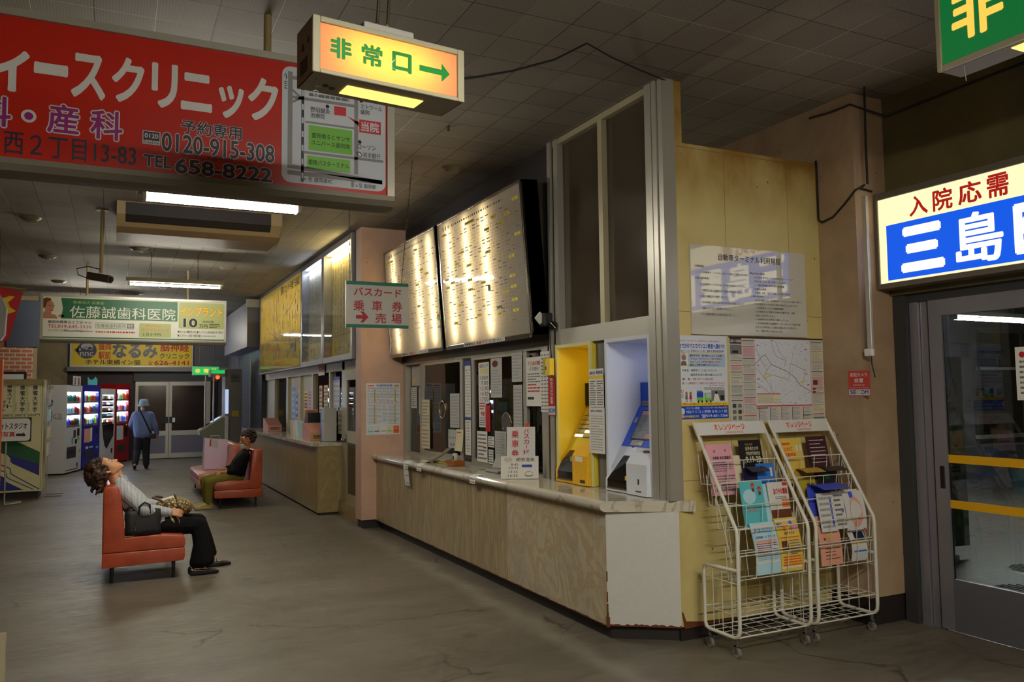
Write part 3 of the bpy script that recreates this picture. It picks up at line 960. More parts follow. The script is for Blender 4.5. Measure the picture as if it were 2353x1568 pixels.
p_.poly([(0.43, 0.094), (0.528, 0.094), (0.528, 0.068), (0.565, 0.106), (0.528, 0.144), (0.528, 0.118), (0.43, 0.118)], G, 0.005)
p_.line([(0.25, 0.12), (0.30, 0.085), (0.40, 0.055)], 0.0015, 'paper', 0.0055).line([(0.297, 0.083), (0.325, 0.115)], 0.003, 'paper', 0.0058)
p_.build('sign_panel', ex)
MB(EF).cyl((0.12, 0.105, -0.09), (0.50, 0.105, -0.09), 0.012, 'exit_lamp', 10).build('lamp_tube', ex)
MB(EF).box((0.155, -0.003, -0.145), (0.475, 0.0, -0.055), 'exit_window_glow').build('floor_light_window', ex)
MB(EF).box((0.20, 0.215, -0.16), (0.41, 0.245, -0.0), 'light_grey', 0.006).build('top_bracket', ex)
for (ax, ay) in ((0.955, 3.04), (0.915, 3.05)):
    h_ = MB().tube([(ax, ay, 3.13), (ax + 0.01, ay, 3.3), (ax - 0.005, ay, 3.6), (ax, ay, H)], 0.006, 'chain', 6)
    h_.cyl((ax, ay, 3.125), (ax, ay, 3.19), 0.016, 'pole_paint', 8, 0.008)
    h_.build('hanger', ex)
pc = MB(EF)
pc.tube([(0.03, 0.0, -0.05), (0.03, -0.045, -0.05)], 0.0018, 'wire_black', 5)
pc.tube([(0.03 + 0.011 * math.cos(a * math.pi / 8), -0.057 + 0.011 * math.sin(a * math.pi / 8), -0.05) for a in range(16)], 0.0014, 'light_grey', 5, closed=True)
pc.build('pull_cord', ex)
# the thin cable slung from the sign to the corner post
MB().tube([(1.275, 3.06, 3.03), (1.5, 3.4, 3.2), (1.9, 3.8, 3.45), (2.3, 4.05, 3.68), (2.62, 4.2, 3.90), (2.9, 4.35, 3.92), (3.2, 4.48, 3.94), (3.55, 4.57, 3.935)], 0.006, 'wire_black', 6).build('cable', label='black cable slung along the ceiling from the exit sign to the corner post', cat='cable')

# green exit sign at the upper right
emit('exit_green_glow', (0, 140, 64), 0.3)
emit('exit_char_glow', (255, 200, 80), 0.7)
ge = thing('exit_sign', 'green lit emergency exit sign hanging near the ceiling above the doors', 'exit sign', (3.95, 2.1, 3.38))
MB().box((3.905, 1.45, 3.385), (4.08, 2.74, 3.90), 'exit_box', 0.012).build('sign_box', ge)
g_ = MB(frame((3.90, 0, 0), **FACE_HALL))
g_.rect(-2.715, 3.415, -1.475, 3.87, 'exit_green_glow', 0.001, r=0.02)
Gx = 'exit_char_glow'
g_.text('非', -2.655, 3.50, -2.38, 3.80, Gx, 0.003, 0.03).text('常', -2.25, 3.50, -1.98, 3.80, Gx, 0.003, 0.03).text('口', -1.86, 3.51, -1.6, 3.79, Gx, 0.003, 0.03)
g_.build('sign_panel', ge)
g_ = MB(frame((3.90, 0, 0), **FACE_HALL))
for a, c, e, d in ((-2.742, 3.385, -2.715, 3.90), (-1.475, 3.385, -1.448, 3.90), (-2.715, 3.87, -1.475, 3.90), (-2.715, 3.385, -1.475, 3.415)):
    g_.box((a, c, -0.012), (e, d, 0.012), 'alu_warm', 0.004)
g_.build('sign_frame', ge)
MB().box((3.94, 2.0, 3.381), (4.05, 2.38, 3.386), 'exit_window_glow').build('floor_light_window', ge)
MB().tube([(3.93, 2.62, 3.385), (3.93, 2.615, 3.33), (3.932, 2.612, 3.30)], 0.002, 'light_grey', 5).build('pull_cord', ge)
for hy in (1.9, 2.3):
    MB().cyl((3.99, hy, 3.90), (3.99, hy, H), 0.02, 'chain', 8).build('hanger', ge)

# backlit hospital sign over the doors
emit('sign_cream_glow', (255, 236, 186), 0.72)
emit('sign_blue_glow', (0, 90, 235), 0.6)
emit('sign_white_glow', (255, 246, 220), 0.95)
emit('sign_red_glow', (200, 26, 20), 0.4)
ms = thing('hospital_sign', 'backlit cream and blue hospital sign box above the sliding doors', 'sign', (5.22, 3.2, 2.46))
MB().box((5.165, 2.2, 2.475), (5.32, 4.17, 3.16), 'frame_grey').build('sign_box', ms)
f_ = MB(frame((5.15, 0, 0), **FACE_HALL))
f_.rect(-4.165, 2.50, -2.2, 3.135, 'sign_cream_glow', 0.0)
f_.rect(-4.10, 2.518, -2.2, 2.93, 'sign_blue_glow', 0.002)
for ch, a, b, c, d in (('入', -3.90, 2.957, -3.752, 3.10), ('院', -3.712, 2.953, -3.562, 3.107), ('応', -3.522, 2.957, -3.354, 3.107), ('需', -3.318, 2.957, -3.172, 3.112)):
    f_.text(ch, a, b, c, d, 'sign_red_glow', 0.002, 0.024)
for ch, a, b, c, d in (('三', -3.985, 2.556, -3.637, 2.89), ('島', -3.556, 2.546, -3.222, 2.893), ('医', -3.155, 2.556, -2.84, 2.885), ('院', -2.77, 2.556, -2.45, 2.885)):
    f_.text(ch, a, b, c, d, 'sign_white_glow', 0.004, 0.055 if ch != '島' else 0.022)
f_.build('sign_face', ms)
f_ = MB(frame((5.15, 0, 0), **FACE_HALL))
for a, c, e, d in ((-4.195, 2.46, -4.165, 3.185), (-4.165, 3.135, -2.17, 3.185), (-4.165, 2.46, -2.17, 2.50)):
    f_.box((a, c, -0.17), (e, d, 0.012), 'frame_grey', 0.004)
f_.build('sign_frame', ms)

# dental clinic sign across the hall
mat('dental_green', (28, 96, 56), 0.45)
mat('dental_pale', (206, 204, 176), 0.5)
mat('dental_lime', (170, 176, 110), 0.5)
mat('dental_white', (214, 212, 196), 0.5)
mat('skin_print', (176, 116, 88), 0.5)
ds = thing('dental_sign', 'long green and cream dental clinic sign hanging on two poles across the hall', 'sign', (0.34, 15, 2.67))
MB().box((-1.06, 15.01, 2.70), (1.735, 15.13, 3.41), 'frame_grey').build('sign_box', ds)
f_ = MB().box((-1.09, 14.985, 3.395), (1.76, 15.14, 3.43), 'frame_alu').box((1.73, 14.985, 2.70), (1.76, 15.14, 3.395), 'frame_alu').box((-1.09, 14.985, 2.70), (-1.055, 15.14, 3.395), 'frame_alu')
f_.prism([(14.985, 2.705), (14.985, 2.68), (15.02, 2.64), (15.14, 2.64), (15.14, 2.705)], -1.09, 1.76, 'frame_grey', 'x').build('sign_frame', ds)
f_ = MB(frame((0, 15.0, 0), **FACE_CAM))
f_.rect(-1.055, 2.705, 1.73, 3.395, 'dental_pale')
Z1, Z2, Z3 = 0.003, 0.006, 0.009
f_.rect(-0.72, 3.04, 0.961, 3.375, 'dental_green', Z1)
f_.poly([(-0.72, 3.04), (-0.72, 3.375), (-0.8, 3.375), (-0.77, 3.2), (-0.8, 3.04)], 'ink_green', Z1)
f_.rect(-1.05, 2.71, 0.99, 3.03, 'dental_white', Z1).rect(0.99, 2.71, 1.72, 2.915, 'dental_white', Z1)
f_.rect(-1.05, 2.72, 1.73, 2.74, 'dental_green', Z2)
# the portrait at the left end: a smiling face in profile tones
f_.poly([(-1.05, 3.035), (-0.84, 3.035), (-0.87, 3.09), (-0.93, 3.11), (-0.94, 3.16), (-1.02, 3.16), (-1.05, 3.12)], 'skin_print', Z1).disc(-1.0, 3.30, 0.05, 'rust', Z1, 0.075).disc(-0.965, 3.235, 0.068, 'skin_print', Z1 + 0.001, 0.098).poly([(-1.05, 3.36), (-1.05, 3.20), (-1.02, 3.22), (-1.0, 3.30), (-0.93, 3.34), (-0.96, 3.37)], 'rust', Z2)
f_.disc(-0.935, 3.25, 0.008, 'ink', Z2, 0.005).disc(-0.96, 3.245, 0.012, 'ink', Z2, 0.006).disc(-0.90, 3.24, 0.01, 'ink', Z2, 0.006).disc(-0.925, 3.165, 0.02, 'ink_red', Z2, 0.007).disc(-0.795, 3.08, 0.045, 'skin_print', Z1, 0.022)
f_.text('佐藤誠歯科医院', -0.673, 3.055, 0.929, 3.255, 'dental_white', Z2, 0.004)
f_.text('医療法人 白善会', -0.624, 3.29, -0.171, 3.335, 'dental_lime', Z2)
f_.text('盛岡市西青山２丁目19-31', -0.979, 2.958, -0.357, 3.005, 'ink', Z2, 0.012)
f_.text('TEL019-645-3330', -0.978, 2.882, -0.356, 2.936, 'ink_red', Z2, 0.004)
f_.text('インプラント相談 gsato000@gmail.com', -0.982, 2.818, -0.336, 2.862, 'ink', Z2, 0.006)
f_.rect(-0.293, 2.888, 0.284, 2.985, 'dental_green', Z2).rect(-0.288, 2.893, 0.279, 2.98, 'dental_white', Z2 + 0.001)
f_.text('佐藤誠歯科医院', -0.28, 2.905, 0.160, 2.970, 'ink_green', Z3).rect(0.175, 2.9, 0.279, 2.975, 'ink_grey', Z3).text('検索', 0.185, 2.91, 0.27, 2.966, 'dental_white', Z3 + 0.002)
f_.greek(-0.288, 2.815, 0.304, 2.85, 1, 'ink_red', Z2, 0.7, 4, 14)
f_.rect(0.364, 2.755, 0.862, 2.995, 'dental_lime', Z2, r=0.02)
f_.text('ポリリン', 0.465, 2.93, 0.700, 2.975, 'orange_ink', Z3, 0.01).text('ホワイトニング', 0.397, 2.862, 0.836, 2.91, 'orange_ink', Z3, 0.008).text('１万５千円', 0.417, 2.778, 0.70, 2.832, 'ink', Z3, 0.01)
f_.rect(0.985, 2.925, 1.725, 3.375, 'dental_lime', Z1, r=0.03)
f_.text('インプラント', 1.007, 3.135, 1.694, 3.31, 'yellow_ink', Z2, 0.02, outline=('orange_ink', 0.055))
f_.text('10', 1.055, 2.945, 1.286, 3.10, 'ink', Z2, 0.035, outline=('dental_white', 0.06)).text('万円', 1.315, 2.935, 1.451, 3.0, 'ink', Z2, 0.015).greek(1.48, 2.94, 1.66, 3.02, 3, 'ink', Z2, 0.5, 5, 4)
f_.text('（自由診療）', 1.36, 3.03, 1.56, 3.07, 'ink', Z2)
f_.text('●骨が少ない難症例に対応 ●インプラント完全個室のオペ室有り', 0.969, 2.842, 1.71, 2.89, 'ink', Z2, 0.006).text('●CTスキャン当院で撮影可能', 0.969, 2.775, 1.34, 2.822, 'ink', Z2, 0.006).greek(1.36, 2.78, 1.6, 2.815, 1, 'ink_pale', Z2, 0.6, 5, 8)
f_.build('sign_face', ds)
for px in (-0.43, 1.125):
    MB().cyl((px, 15.06, 3.43), (px, 15.06, H), 0.02, 'pole_paint', 10).build('hanger_pole', ds)

# yellow neurology sign above the far doorway
mat('clinic_yellow', (222, 190, 14), 0.5)
ys_ = thing('neurology_sign', 'yellow clinic sign with black oval emblem above the far doors', 'sign', (0.47, 25.2, 2.62))
MB().box((-1.1, 25.16, 2.625), (2.05, 25.25, 3.42), 'frame_alu').build('sign_frame', ys_)
f_ = MB(frame((0, 25.155, 0), **FACE_CAM))
f_.rect(-1.06, 2.66, 2.015, 3.385, 'clinic_yellow')
z = 0.004
f_.disc(-0.69, 3.085, 0.24, 'navy_ink', z, 0.235).poly([(-0.9, 3.17), (-1.0, 3.08), (-0.9, 3.0)], 'navy_ink', z)
f_.disc(-0.69, 3.19, 0.15, 'light_grey', z * 2, 0.085).disc(-0.86, 3.10, 0.025, 'light_grey', z * 2, 0.035).line([(-0.8, 3.12), (-0.7, 3.17), (-0.6, 3.16)], 0.015, 'navy_ink', z * 3).disc(-0.6, 3.13, 0.05, 'light_grey', z * 2, 0.035)
f_.text('nnc', -0.86, 2.92, -0.53, 3.035, 'light_grey', z * 2, 0.02)
f_.text('盛岡', -0.405, 3.10, -0.091, 3.33, 'ink_red', z, 0.02).text('駅前', -0.40, 2.84, -0.096, 3.06, 'ink_red', z, 0.02)
f_.text('なるみ', -0.058, 2.87, 1.10, 3.31, 'navy_ink', z, 0.045)
f_.text('脳神経', 1.167, 3.075, 1.944, 3.315, 'ink_red', z, 0.02).text('クリニック', 1.156, 2.86, 1.948, 3.02, 'ink', z, 0.012)
f_.text('ホテル東横イン脇', -0.715, 2.685, 0.662, 2.83, 'ink', z, 0.014).text('626-4141', 1.021, 2.685, 1.940, 2.815, 'ink_red', z, 0.02).text('☎', 0.852, 2.69, 0.979, 2.80, 'ink_red', z)
f_.build('sign_face', ys_)

# small green exit sign by the far doors
xs = thing('exit_sign', 'small green lit exit sign under the yellow clinic sign at the far end', 'exit sign', (2.2, 23.0, 2.33))
MB().box((1.86, 23.0, 2.33), (2.54, 23.1, 2.57), 'frame_alu', 0.01).cyl((2.05, 23.05, 2.57), (2.05, 23.05, H), 0.012, 'chain', 6).cyl((2.4, 23.05, 2.57), (2.4, 23.05, H), 0.012, 'chain', 6).build('sign_box', xs)
f_ = MB(frame((0, 22.995, 0), **FACE_CAM)).rect(1.875, 2.345, 2.525, 2.555, 'exit_far_glow' if emit('exit_far_glow', (10, 170, 80), 0.8) else '', 0.0)
f_.text('非', 1.93, 2.39, 2.06, 2.51, 'exit_char_glow', 0.004, 0.03).text('常', 2.14, 2.39, 2.27, 2.51, 'exit_char_glow', 0.004, 0.03).text('口', 2.345, 2.40, 2.46, 2.51, 'exit_char_glow', 0.004, 0.03)
f_.build('sign_panel', xs)

# ---------------------------------------------------------------- tilted timetable boards
translucent('board_acrylic', (244, 238, 222), 0.35)
emit('board_tube', (255, 226, 176), 17)
mat('cell_yellow', (238, 214, 20), 0.5)
mat('grid_grey', (176, 168, 160), 0.6)
mat('print_grey', (140, 132, 132), 0.6)
mat('print_red', (206, 140, 120), 0.6)
mat('cell_grey', (128, 118, 110), 0.6)
TV = Vector((-0.095, 0, 1.325)).normalized()
def board(y0, W, cells, tubes, greys, label, cap):
    HH = 1.33
    t = thing('timetable_board', label, 'timetable', (3.35, y0 - W / 2, 2.25), 'tilted bus timetable boxes')
    F = frame((3.30, y0, 2.26), (0, -1, 0), TV)
    D = 0.16
    b = MB(F)
    # hollow case, deep enough to take the lamps; sides run back to the wall
    b.box((-0.035, -0.03, -D), (W + 0.035, HH + 0.03, -D - 0.004), 'steel_dark')
    b.box((-0.035, -0.03, -D), (W + 0.035, -0.005, 0.0), 'steel_dark')
    b.box((-0.035, HH + 0.005, -D), (W + 0.035, HH + 0.03, 0.0), 'steel_dark')
    b.box((-0.035, -0.03, -D), (-0.01, HH + 0.03, 0.0), 'steel_dark')
    b.box((W + 0.01, -0.03, -D), (W + 0.035, HH + 0.03, 0.0), 'steel_dark')
    b.F = Matrix.Identity(4)
    for yy in (y0 + 0.035, y0 - W - 0.025):
        b.prism([(3.31, 2.24), (3.5, 2.28), (3.5, 3.6), (3.215, 3.61)], yy - 0.01, yy, 'steel_dark', 'y')
    b.prism([(3.3, 2.228), (3.5, 2.268), (3.5, 2.28), (3.31, 2.242)], y0 - W - 0.035, y0 + 0.035, 'steel_dark', 'y')
    cs_ = b.build('case', t)
    fr = MB(F)
    for lo, hi in (((-0.035, -0.03, 0), (-0.008, HH + 0.03, 0.012)), ((W + 0.008, -0.03, 0), (W + 0.035, HH + 0.03, 0.012)), ((-0.008, -0.05, 0), (W + 0.008, -0.008, 0.012)), ((-0.008, HH + 0.008, 0), (W + 0.008, HH + 0.03, 0.012))):
        fr.box(lo, hi, 'steel_mirror' if lo[1] > 0 or lo[0] < 0 else 'steel_dark', 0.003)
    fr.build('bezel', t)
    p = MB(F)
    p.rect(-0.01, -0.01, W + 0.01, HH + 0.01, 'board_acrylic', 0.0)
    z = 0.0012
    for i, ch in enumerate('発車時'):
        p.text(ch, 0.1 + i * 0.075, HH - 0.09, 0.145 + i * 0.075, HH - 0.04, 'ink', z, 0.02)
    p.greek(0.36, HH - 0.075, W - 0.35, HH - 0.05, 1, 'ink_grey', z, 0.8, 3, 30)
    ncol = max(10, int(W / 0.105)); nrow = 34
    x0, x1, yb, yt = 0.03, W - 0.03, 0.12, HH - 0.12
    cw = (x1 - x0) / ncol; rh = (yt - yb) / nrow
    rd = random.Random(int(W * 1000))
    for r in range(0, nrow + 1):
        p.rect(x0, yb + r * rh - 0.0006, x1, yb + r * rh + 0.0006, 'grid_grey', z)
    for c in range(ncol + 1):
        p.rect(x0 + c * cw - 0.0006, yb, x0 + c * cw + 0.0006, yt, 'grid_grey', z)
    for c in range(ncol):
        n_ = rd.randint(nrow - 5, nrow) if c < ncol - 2 else rd.randint(14, nrow)
        red = c % 3 == 1
        for r in range(n_):
            y = yt - (r + 0.5) * rh
            x = x0 + c * cw + 0.01
            if rd.random() < 0.25:
                p.rect(x, y - rh * 0.18, x + cw * 0.7, y + rh * 0.18, 'print_grey', z)
            else:
                for q in range(3):
                    if rd.random() < 0.85:
                        p.rect(x + q * cw * 0.3, y - rh * 0.2, x + q * cw * 0.3 + cw * 0.1, y + rh * 0.2, 'print_red' if (red or q == 2) else 'print_grey', z)
    for a, c in cells:
        p.rect(a - 0.06, c - 0.014, a + 0.06, c + 0.014, 'cell_yellow', z * 2).rect(a - 0.008, c - 0.005, a + 0.008, c + 0.005, 'ink_grey', z * 3)
    for (a, c, e, d, m) in greys:
        p.rect(a, c, e, d, m, z * 2)
    p.build('timetable_face', t)
    for k, (u_, on_) in enumerate(tubes):
        tm = MB(F)
        tm.cyl((u_, 0.06, -0.075), (u_, HH - 0.06, -0.075), 0.016, 'board_tube', 10)
        tm.build('lamp_tube', cs_)
    cp = MB(F)
    cp.rect(cap[0], -0.045, cap[1], -0.008, 'paper', 0.0135)
    cp.text('発車案内は', cap[0] + 0.02, -0.04, cap[0] + (cap[1] - cap[0]) * 0.3, -0.013, 'ink', 0.015, 0.02)
    cp.text('係員まで', cap[0] + (cap[1] - cap[0]) * 0.33, -0.04, cap[0] + (cap[1] - cap[0]) * 0.6, -0.013, 'ink_red', 0.015, 0.02)
    cp.text('ください', cap[0] + (cap[1] - cap[0]) * 0.65, -0.04, cap[1] - 0.02, -0.013, 'ink', 0.015, 0.02)
    cp.build('caption_strip', t, label='white caption strip under the timetable')
    return t
L2 = [(0.13, 1.20), (0.78, 1.21), (0.90, 1.21), (0.6, 0.94), (0.44, 0.84), (0.75, 0.78), (1.24, 1.06), (1.41, 1.15), (1.70, 1.12), (1.56, 1.06), (1.88, 1.22), (1.88, 0.9), (1.23, 0.84), (1.73, 0.72), (1.72, 0.54), (1.73, 0.44), (1.56, 0.41), (1.73, 0.32), (1.74, 0.22), (1.41, 0.22), (0.92, 0.25), (0.45, 0.4), (0.3, 0.22), (0.75, 0.63), (0.75, 0.53), (1.07, 0.56), (0.29, 0.66), (0.14, 0.62), (0.13, 0.71)]
L1 = [(0.11, 1.2), (0.26, 1.2), (1.18, 1.2), (1.01, 1.12), (1.34, 0.94), (1.51, 0.87), (1.17, 0.78), (1.0, 0.69), (1.80, 0.72), (0.69, 0.91)]
board(8.30, 1.99, L2, [(0.24, 1), (0.71, 1), (1.17, 1)], [(1.17, 0.46, 1.23, 0.52, 'cell_grey'), (1.34, 0.27, 1.46, 0.295, 'cell_grey')], 'tilted lit timetable board with many yellow cells, nearer the ticket machines', (0.49, 1.48))
board(10.285, 1.83, L1, [(0.3, 1), (1.2, 1), (1.62, 1)], [(1.74, 0.365, 1.85, 0.395, 'cell_yellow'), (1.74, 0.335, 1.85, 0.365, 'map_red'), (1.74, 0.30, 1.85, 0.335, 'map_green'), (1.74, 0.21, 1.85, 0.24, 'sign_blue_print' if mat('sign_blue_print', (140, 170, 220)) else ''), (1.12, 0.51, 1.2, 0.535, 'cell_grey')], 'tilted lit timetable board next to the pink pillar, partly behind the hanging ticket sign', (0.40, 1.40))
# ---------------------------------------------------------------- ticket machines in their niches
mat('machine_yellow', (236, 208, 62), 0.4)
mat('machine_orange', (240, 186, 30), 0.4)
mat('machine_cream', (224, 214, 138), 0.4)
mat('machine_white', (218, 222, 232), 0.35)
mat('machine_blue', (36, 92, 226), 0.35)
mat('screen_grey', (148, 146, 156), 0.2)
mat('screen_pink', (222, 168, 160), 0.2)
mat('slot_metal', (120, 110, 90), 0.3, 0.8)
emit('led_red', (255, 50, 20), 4)
emit('niche_lamp', (255, 236, 140), 26)
emit('niche_lamp_white', (240, 243, 255), 6)
emit('button_lit', (255, 244, 200), 1.4)
mat('button_pale', (206, 204, 180), 0.3)
def niche(t, y0, y1, m, rim, back=4.0):
    b = MB()
    b.box((3.47, y1 - 0.006, 0.962), (back, y1, 2.13), m).box((3.47, y0, 0.962), (back, y0 + 0.006, 2.13), m)
    b.box((back, y0, 0.962), (back + 0.006, y1, 2.13), m).box((3.47, y0 + 0.006, 2.10), (back, y1 - 0.006, 2.106), m)
    b.build('niche_lining', t)
    r = MB()
    for lo, hi in (((y0, 0.962), (y0 + 0.03, 2.13)), ((y1 - 0.03, 0.962), (y1, 2.13)), ((y0 + 0.03, 2.10), (y1 - 0.03, 2.13))):
        r.box((3.445, lo[0], lo[1]), (3.47, hi[0], hi[1]), rim, 0.003)
    r.build('niche_rim', t)

ym = thing('ticket_machine', 'yellow ticket vending machine in a yellow niche on the counter', 'ticket machine', (3.7, 5.85, 0.96))
niche(ym, 5.56, 6.14, 'machine_yellow', 'machine_cream')
bd = MB()
prof = [(3.43, 0.965), (3.43, 1.055), (3.475, 1.14), (3.55, 1.235), (3.585, 1.30), (3.73, 1.545), (3.755, 1.60), (3.98, 1.60), (3.98, 0.965)]
bd.prism(prof[:4] + [(3.98, 1.235), (3.98, 0.965)], 5.585, 6.128, 'machine_orange', 'y')
bd.prism([(3.55, 1.235), (3.585, 1.30), (3.73, 1.545), (3.755, 1.60), (3.98, 1.60), (3.98, 1.235)], 5.585, 6.128, 'machine_yellow', 'y')
bd.build('body', ym)
bl = MB().prism([(3.415, 0.966), (3.415, 1.20), (3.47, 1.275), (3.56, 1.275), (3.56, 0.966)], 5.59, 5.82, 'machine_orange', 'y')
bl.box((3.413, 5.625, 0.985), (3.416, 5.70, 1.01), 'dark_grey').box((3.4135, 5.66, 1.155), (3.4155, 5.77, 1.195), 'paper')
cbk = bl.build('coin_block', ym)
tf_ = frame((3.43, 6.09, 1.0), (0, -1, 0), (0.09, 0, 0.2))
tr = MB()
tr.raw([(3.427, 6.09, 0.995), (3.427, 5.83, 0.995), (3.427, 5.83, 1.056), (3.427, 6.09, 1.056)], [(0, 1, 2, 3)], 'black_gloss')
tr.raw([(3.427, 6.09, 1.056), (3.427, 5.83, 1.056), (3.471, 5.83, 1.14), (3.471, 6.09, 1.14)], [(0, 1, 2, 3)], 'black_gloss')
tr.raw([(3.471, 6.09, 1.14), (3.471, 5.83, 1.14), (3.538, 5.83, 1.225), (3.538, 6.06, 1.225)], [(0, 1, 2, 3)], 'black_gloss')
tr.box((3.424, 5.82, 0.985), (3.432, 6.10, 0.996), 'slot_metal').box((3.46, 5.86, 1.14), (3.475, 5.93, 1.18), 'light_grey')
tr.build('return_tray', ym)
sl = frame((3.5855, 6.11, 1.303), (0, -1, 0), (0.145, 0, 0.242))
bp = MB(sl)
for r in range(6):
    y = 0.035 + r * 0.042
    bp.rect(0.01, y, 0.51, y + 0.030, 'dark_grey', 0.0015)
    for c in range(11):
        x = 0.016 + c * 0.045
        bp.box((x, y + 0.004, 0.001), (x + 0.038, y + 0.027, 0.006), 'button_lit' if (r == 1 and 2 < c < 8) or (r == 0 and c < 3) else 'button_pale')
bp.build('button_panel', ym)
fd_ = MB().box((3.74, 5.60, 1.605), (3.98, 6.128, 1.80), 'black').build('fare_display', ym)
MB().box((3.737, 5.80, 1.68), (3.7395, 5.885, 1.715), 'led_red').build('display_digits', fd_)
sm = MB(frame((3.56, 5.80, 1.245), (0, -1, 0), (0.06, 0, 0.1)))
sm.box((0.0, 0.01, 0), (0.05, 0.03, 0.004), 'dark_grey').box((0.07, 0.005, 0), (0.17, 0.03, 0.012), 'slot_metal', 0.003)
sm.build('coin_slot', cbk)
MB().box((3.62, 5.60, 2.082), (3.68, 5.72, 2.1), 'niche_lamp', 0.004).build('niche_lamp', ym)

wm = thing('ticket_machine', 'white and blue touch-screen ticket machine in a white niche at the counter end', 'ticket machine', (3.7, 5.05, 0.96))
niche(wm, 4.75, 5.35, 'machine_white', 'machine_white')
prof = [(3.43, 0.965), (3.43, 1.05), (3.58, 1.295), (3.98, 1.295), (3.98, 0.965)]
MB().prism(prof, 4.775, 5.34, 'machine_white', 'y').build('body', wm)
MB().prism([(3.582, 1.297), (3.76, 1.60), (3.98, 1.60), (3.98, 1.297)], 4.775, 5.34, 'machine_blue', 'y').build('screen_console', wm)
bl = MB().prism([(3.415, 0.966), (3.415, 1.19), (3.475, 1.272), (3.56, 1.272), (3.56, 0.966)], 4.78, 5.035, 'machine_white', 'y')
bl.box((3.413, 4.875, 1.045), (3.416, 4.89, 1.085), 'black').box((3.413, 4.85, 0.99), (3.4155, 4.92, 1.0), 'slot_metal')
cbk = bl.build('coin_block', wm)
tr = MB()
tr.raw([(3.427, 5.31, 0.995), (3.427, 5.045, 0.995), (3.427, 5.045, 1.052), (3.427, 5.31, 1.052)], [(0, 1, 2, 3)], 'black_gloss')
tr.raw([(3.427, 5.31, 1.052), (3.427, 5.045, 1.052), (3.536, 4.95, 1.23), (3.536, 5.24, 1.23)], [(0, 1, 2, 3)], 'black_gloss')
tr.box((3.423, 5.04, 0.985), (3.431, 5.315, 0.996), 'slot_metal').box((3.425, 5.048, 1.06), (3.44, 5.07, 1.09), 'yellow_ink')
tr.build('return_tray', wm)
sl = frame((3.5835, 5.335, 1.302), (0, -1, 0), (0.178, 0, 0.303))
sp = MB(sl)
sp.rect(0.075, 0.055, 0.46, 0.315, 'black', 0.0015).rect(0.085, 0.065, 0.45, 0.305, 'screen_grey', 0.0025).rect(0.085, 0.27, 0.45, 0.305, 'screen_pink', 0.0035).rect(0.25, 0.068, 0.45, 0.108, 'screen_pink', 0.0035)
sp.greek(0.10, 0.12, 0.44, 0.26, 6, 'ink_pale', 0.0035, 0.35, 9, 7)
sp.rect(0.11, 0.008, 0.26, 0.048, 'paper_cream', 0.002).greek(0.12, 0.012, 0.25, 0.044, 3, 'ink_grey', 0.003, 0.5, 3, 5).rect(0.02, 0.2, 0.06, 0.245, 'light_grey', 0.002)
sp.build('touch_screen', wm)
hd = MB().box((3.775, 4.78, 1.604), (3.98, 5.34, 1.79), 'machine_blue')
hd.F = frame((3.774, 5.335, 1.60), **FACE_HALL)
hd.rect(0.14, 0.065, 0.34, 0.15, 'paper', 0.001).rect(0.012, 0.005, 0.22, 0.045, 'paper_grey', 0.001)
for i, ch in enumerate('整理券'):
    hd.text(ch, 0.152 + i * 0.06, 0.112, 0.19 + i * 0.06, 0.145, 'machine_blue', 0.002, 0.02)
hd.text('発行', 0.17, 0.073, 0.26, 0.104, 'ink_grey', 0.002, 0.01).greek(0.02, 0.01, 0.21, 0.04, 3, 'ink_grey', 0.002, 0.5, 8, 5)
hd.build('header_panel', wm)
sm = MB(frame((3.52, 5.02, 1.274), (0, -1, 0), (0.05, 0, 0.0)))
sm.box((0.10, -0.03, 0), (0.2, 0.0, 0.012), 'slot_metal', 0.003).box((0.13, -0.055, 0), (0.16, -0.04, 0.004), 'ink_red').cyl((-0.1, 0.02, 0.02), (-0.1, 0.02, 0.035), 0.008, 'slot_metal', 8)
sm.build('card_slot', cbk)
pn = MB(frame((3.998, 5.03, 1.70), **FACE_HALL))
pn.rect(0, 0.12, 0.2, 0.36, 'light_grey', 0.0)
pn.vtext('共通券', 0.02, 0.14, 0.075, 0.34, 'ink', 0.001, 0.02).greek(0.09, 0.13, 0.18, 0.35, 8, 'ink_grey', 0.001, 0.5, 4, 2)
pn.build('notice_plate', wm)
MB().box((3.70, 4.95, 2.088), (3.78, 5.10, 2.1), 'niche_lamp_white', 0.004).build('niche_lamp', wm)

# ---------------------------------------------------------------- notices stuck to the window line; each sheet is its own thing
def sheet(y0, y1, z0, z1, x, label, m='paper', art=None, group='notices on the ticket windows', name='paper_notice', curl=0.0, cat='notice'):
    """a sheet on the counter windows, y0 the end farther from the camera; drawn in metres from its lower left corner"""
    F = frame((x, y0, z0), **FACE_HALL)
    W = y0 - y1; Hh = z1 - z0
    mb = MB(F)
    n_ = 6
    vs = []; fs = []
    for i in range(n_ + 1):
        t = i / n_
        o = curl * (1 - t) ** 2
        vs += [(0, Hh * t, o), (W, Hh * t, o * 0.7)]
    for i in range(n_):
        fs.append((2 * i, 2 * i + 1, 2 * i + 3, 2 * i + 2))
    if curl:
        mb.raw(vs, fs, m)
    else:
        mb.box((0, 0, -0.0006), (W, Hh, 0), m)
    if art:
        art(mb, W, Hh)
    return mb.build(name, label=label, cat=cat, group=group)
def rows(n, m='ink_grey', seed=1, words=5, x0=0.08, x1=0.92, y0=0.06, y1=0.94, fill=0.42):
    return lambda b, W, Hh: b.greek(W * x0, Hh * y0, W * x1, Hh * y1, n, m, 0.0008, fill, seed, words)
def combo(*fs):
    def f(b, W, Hh):
        for q in fs:
            q(b, W, Hh)
    return f
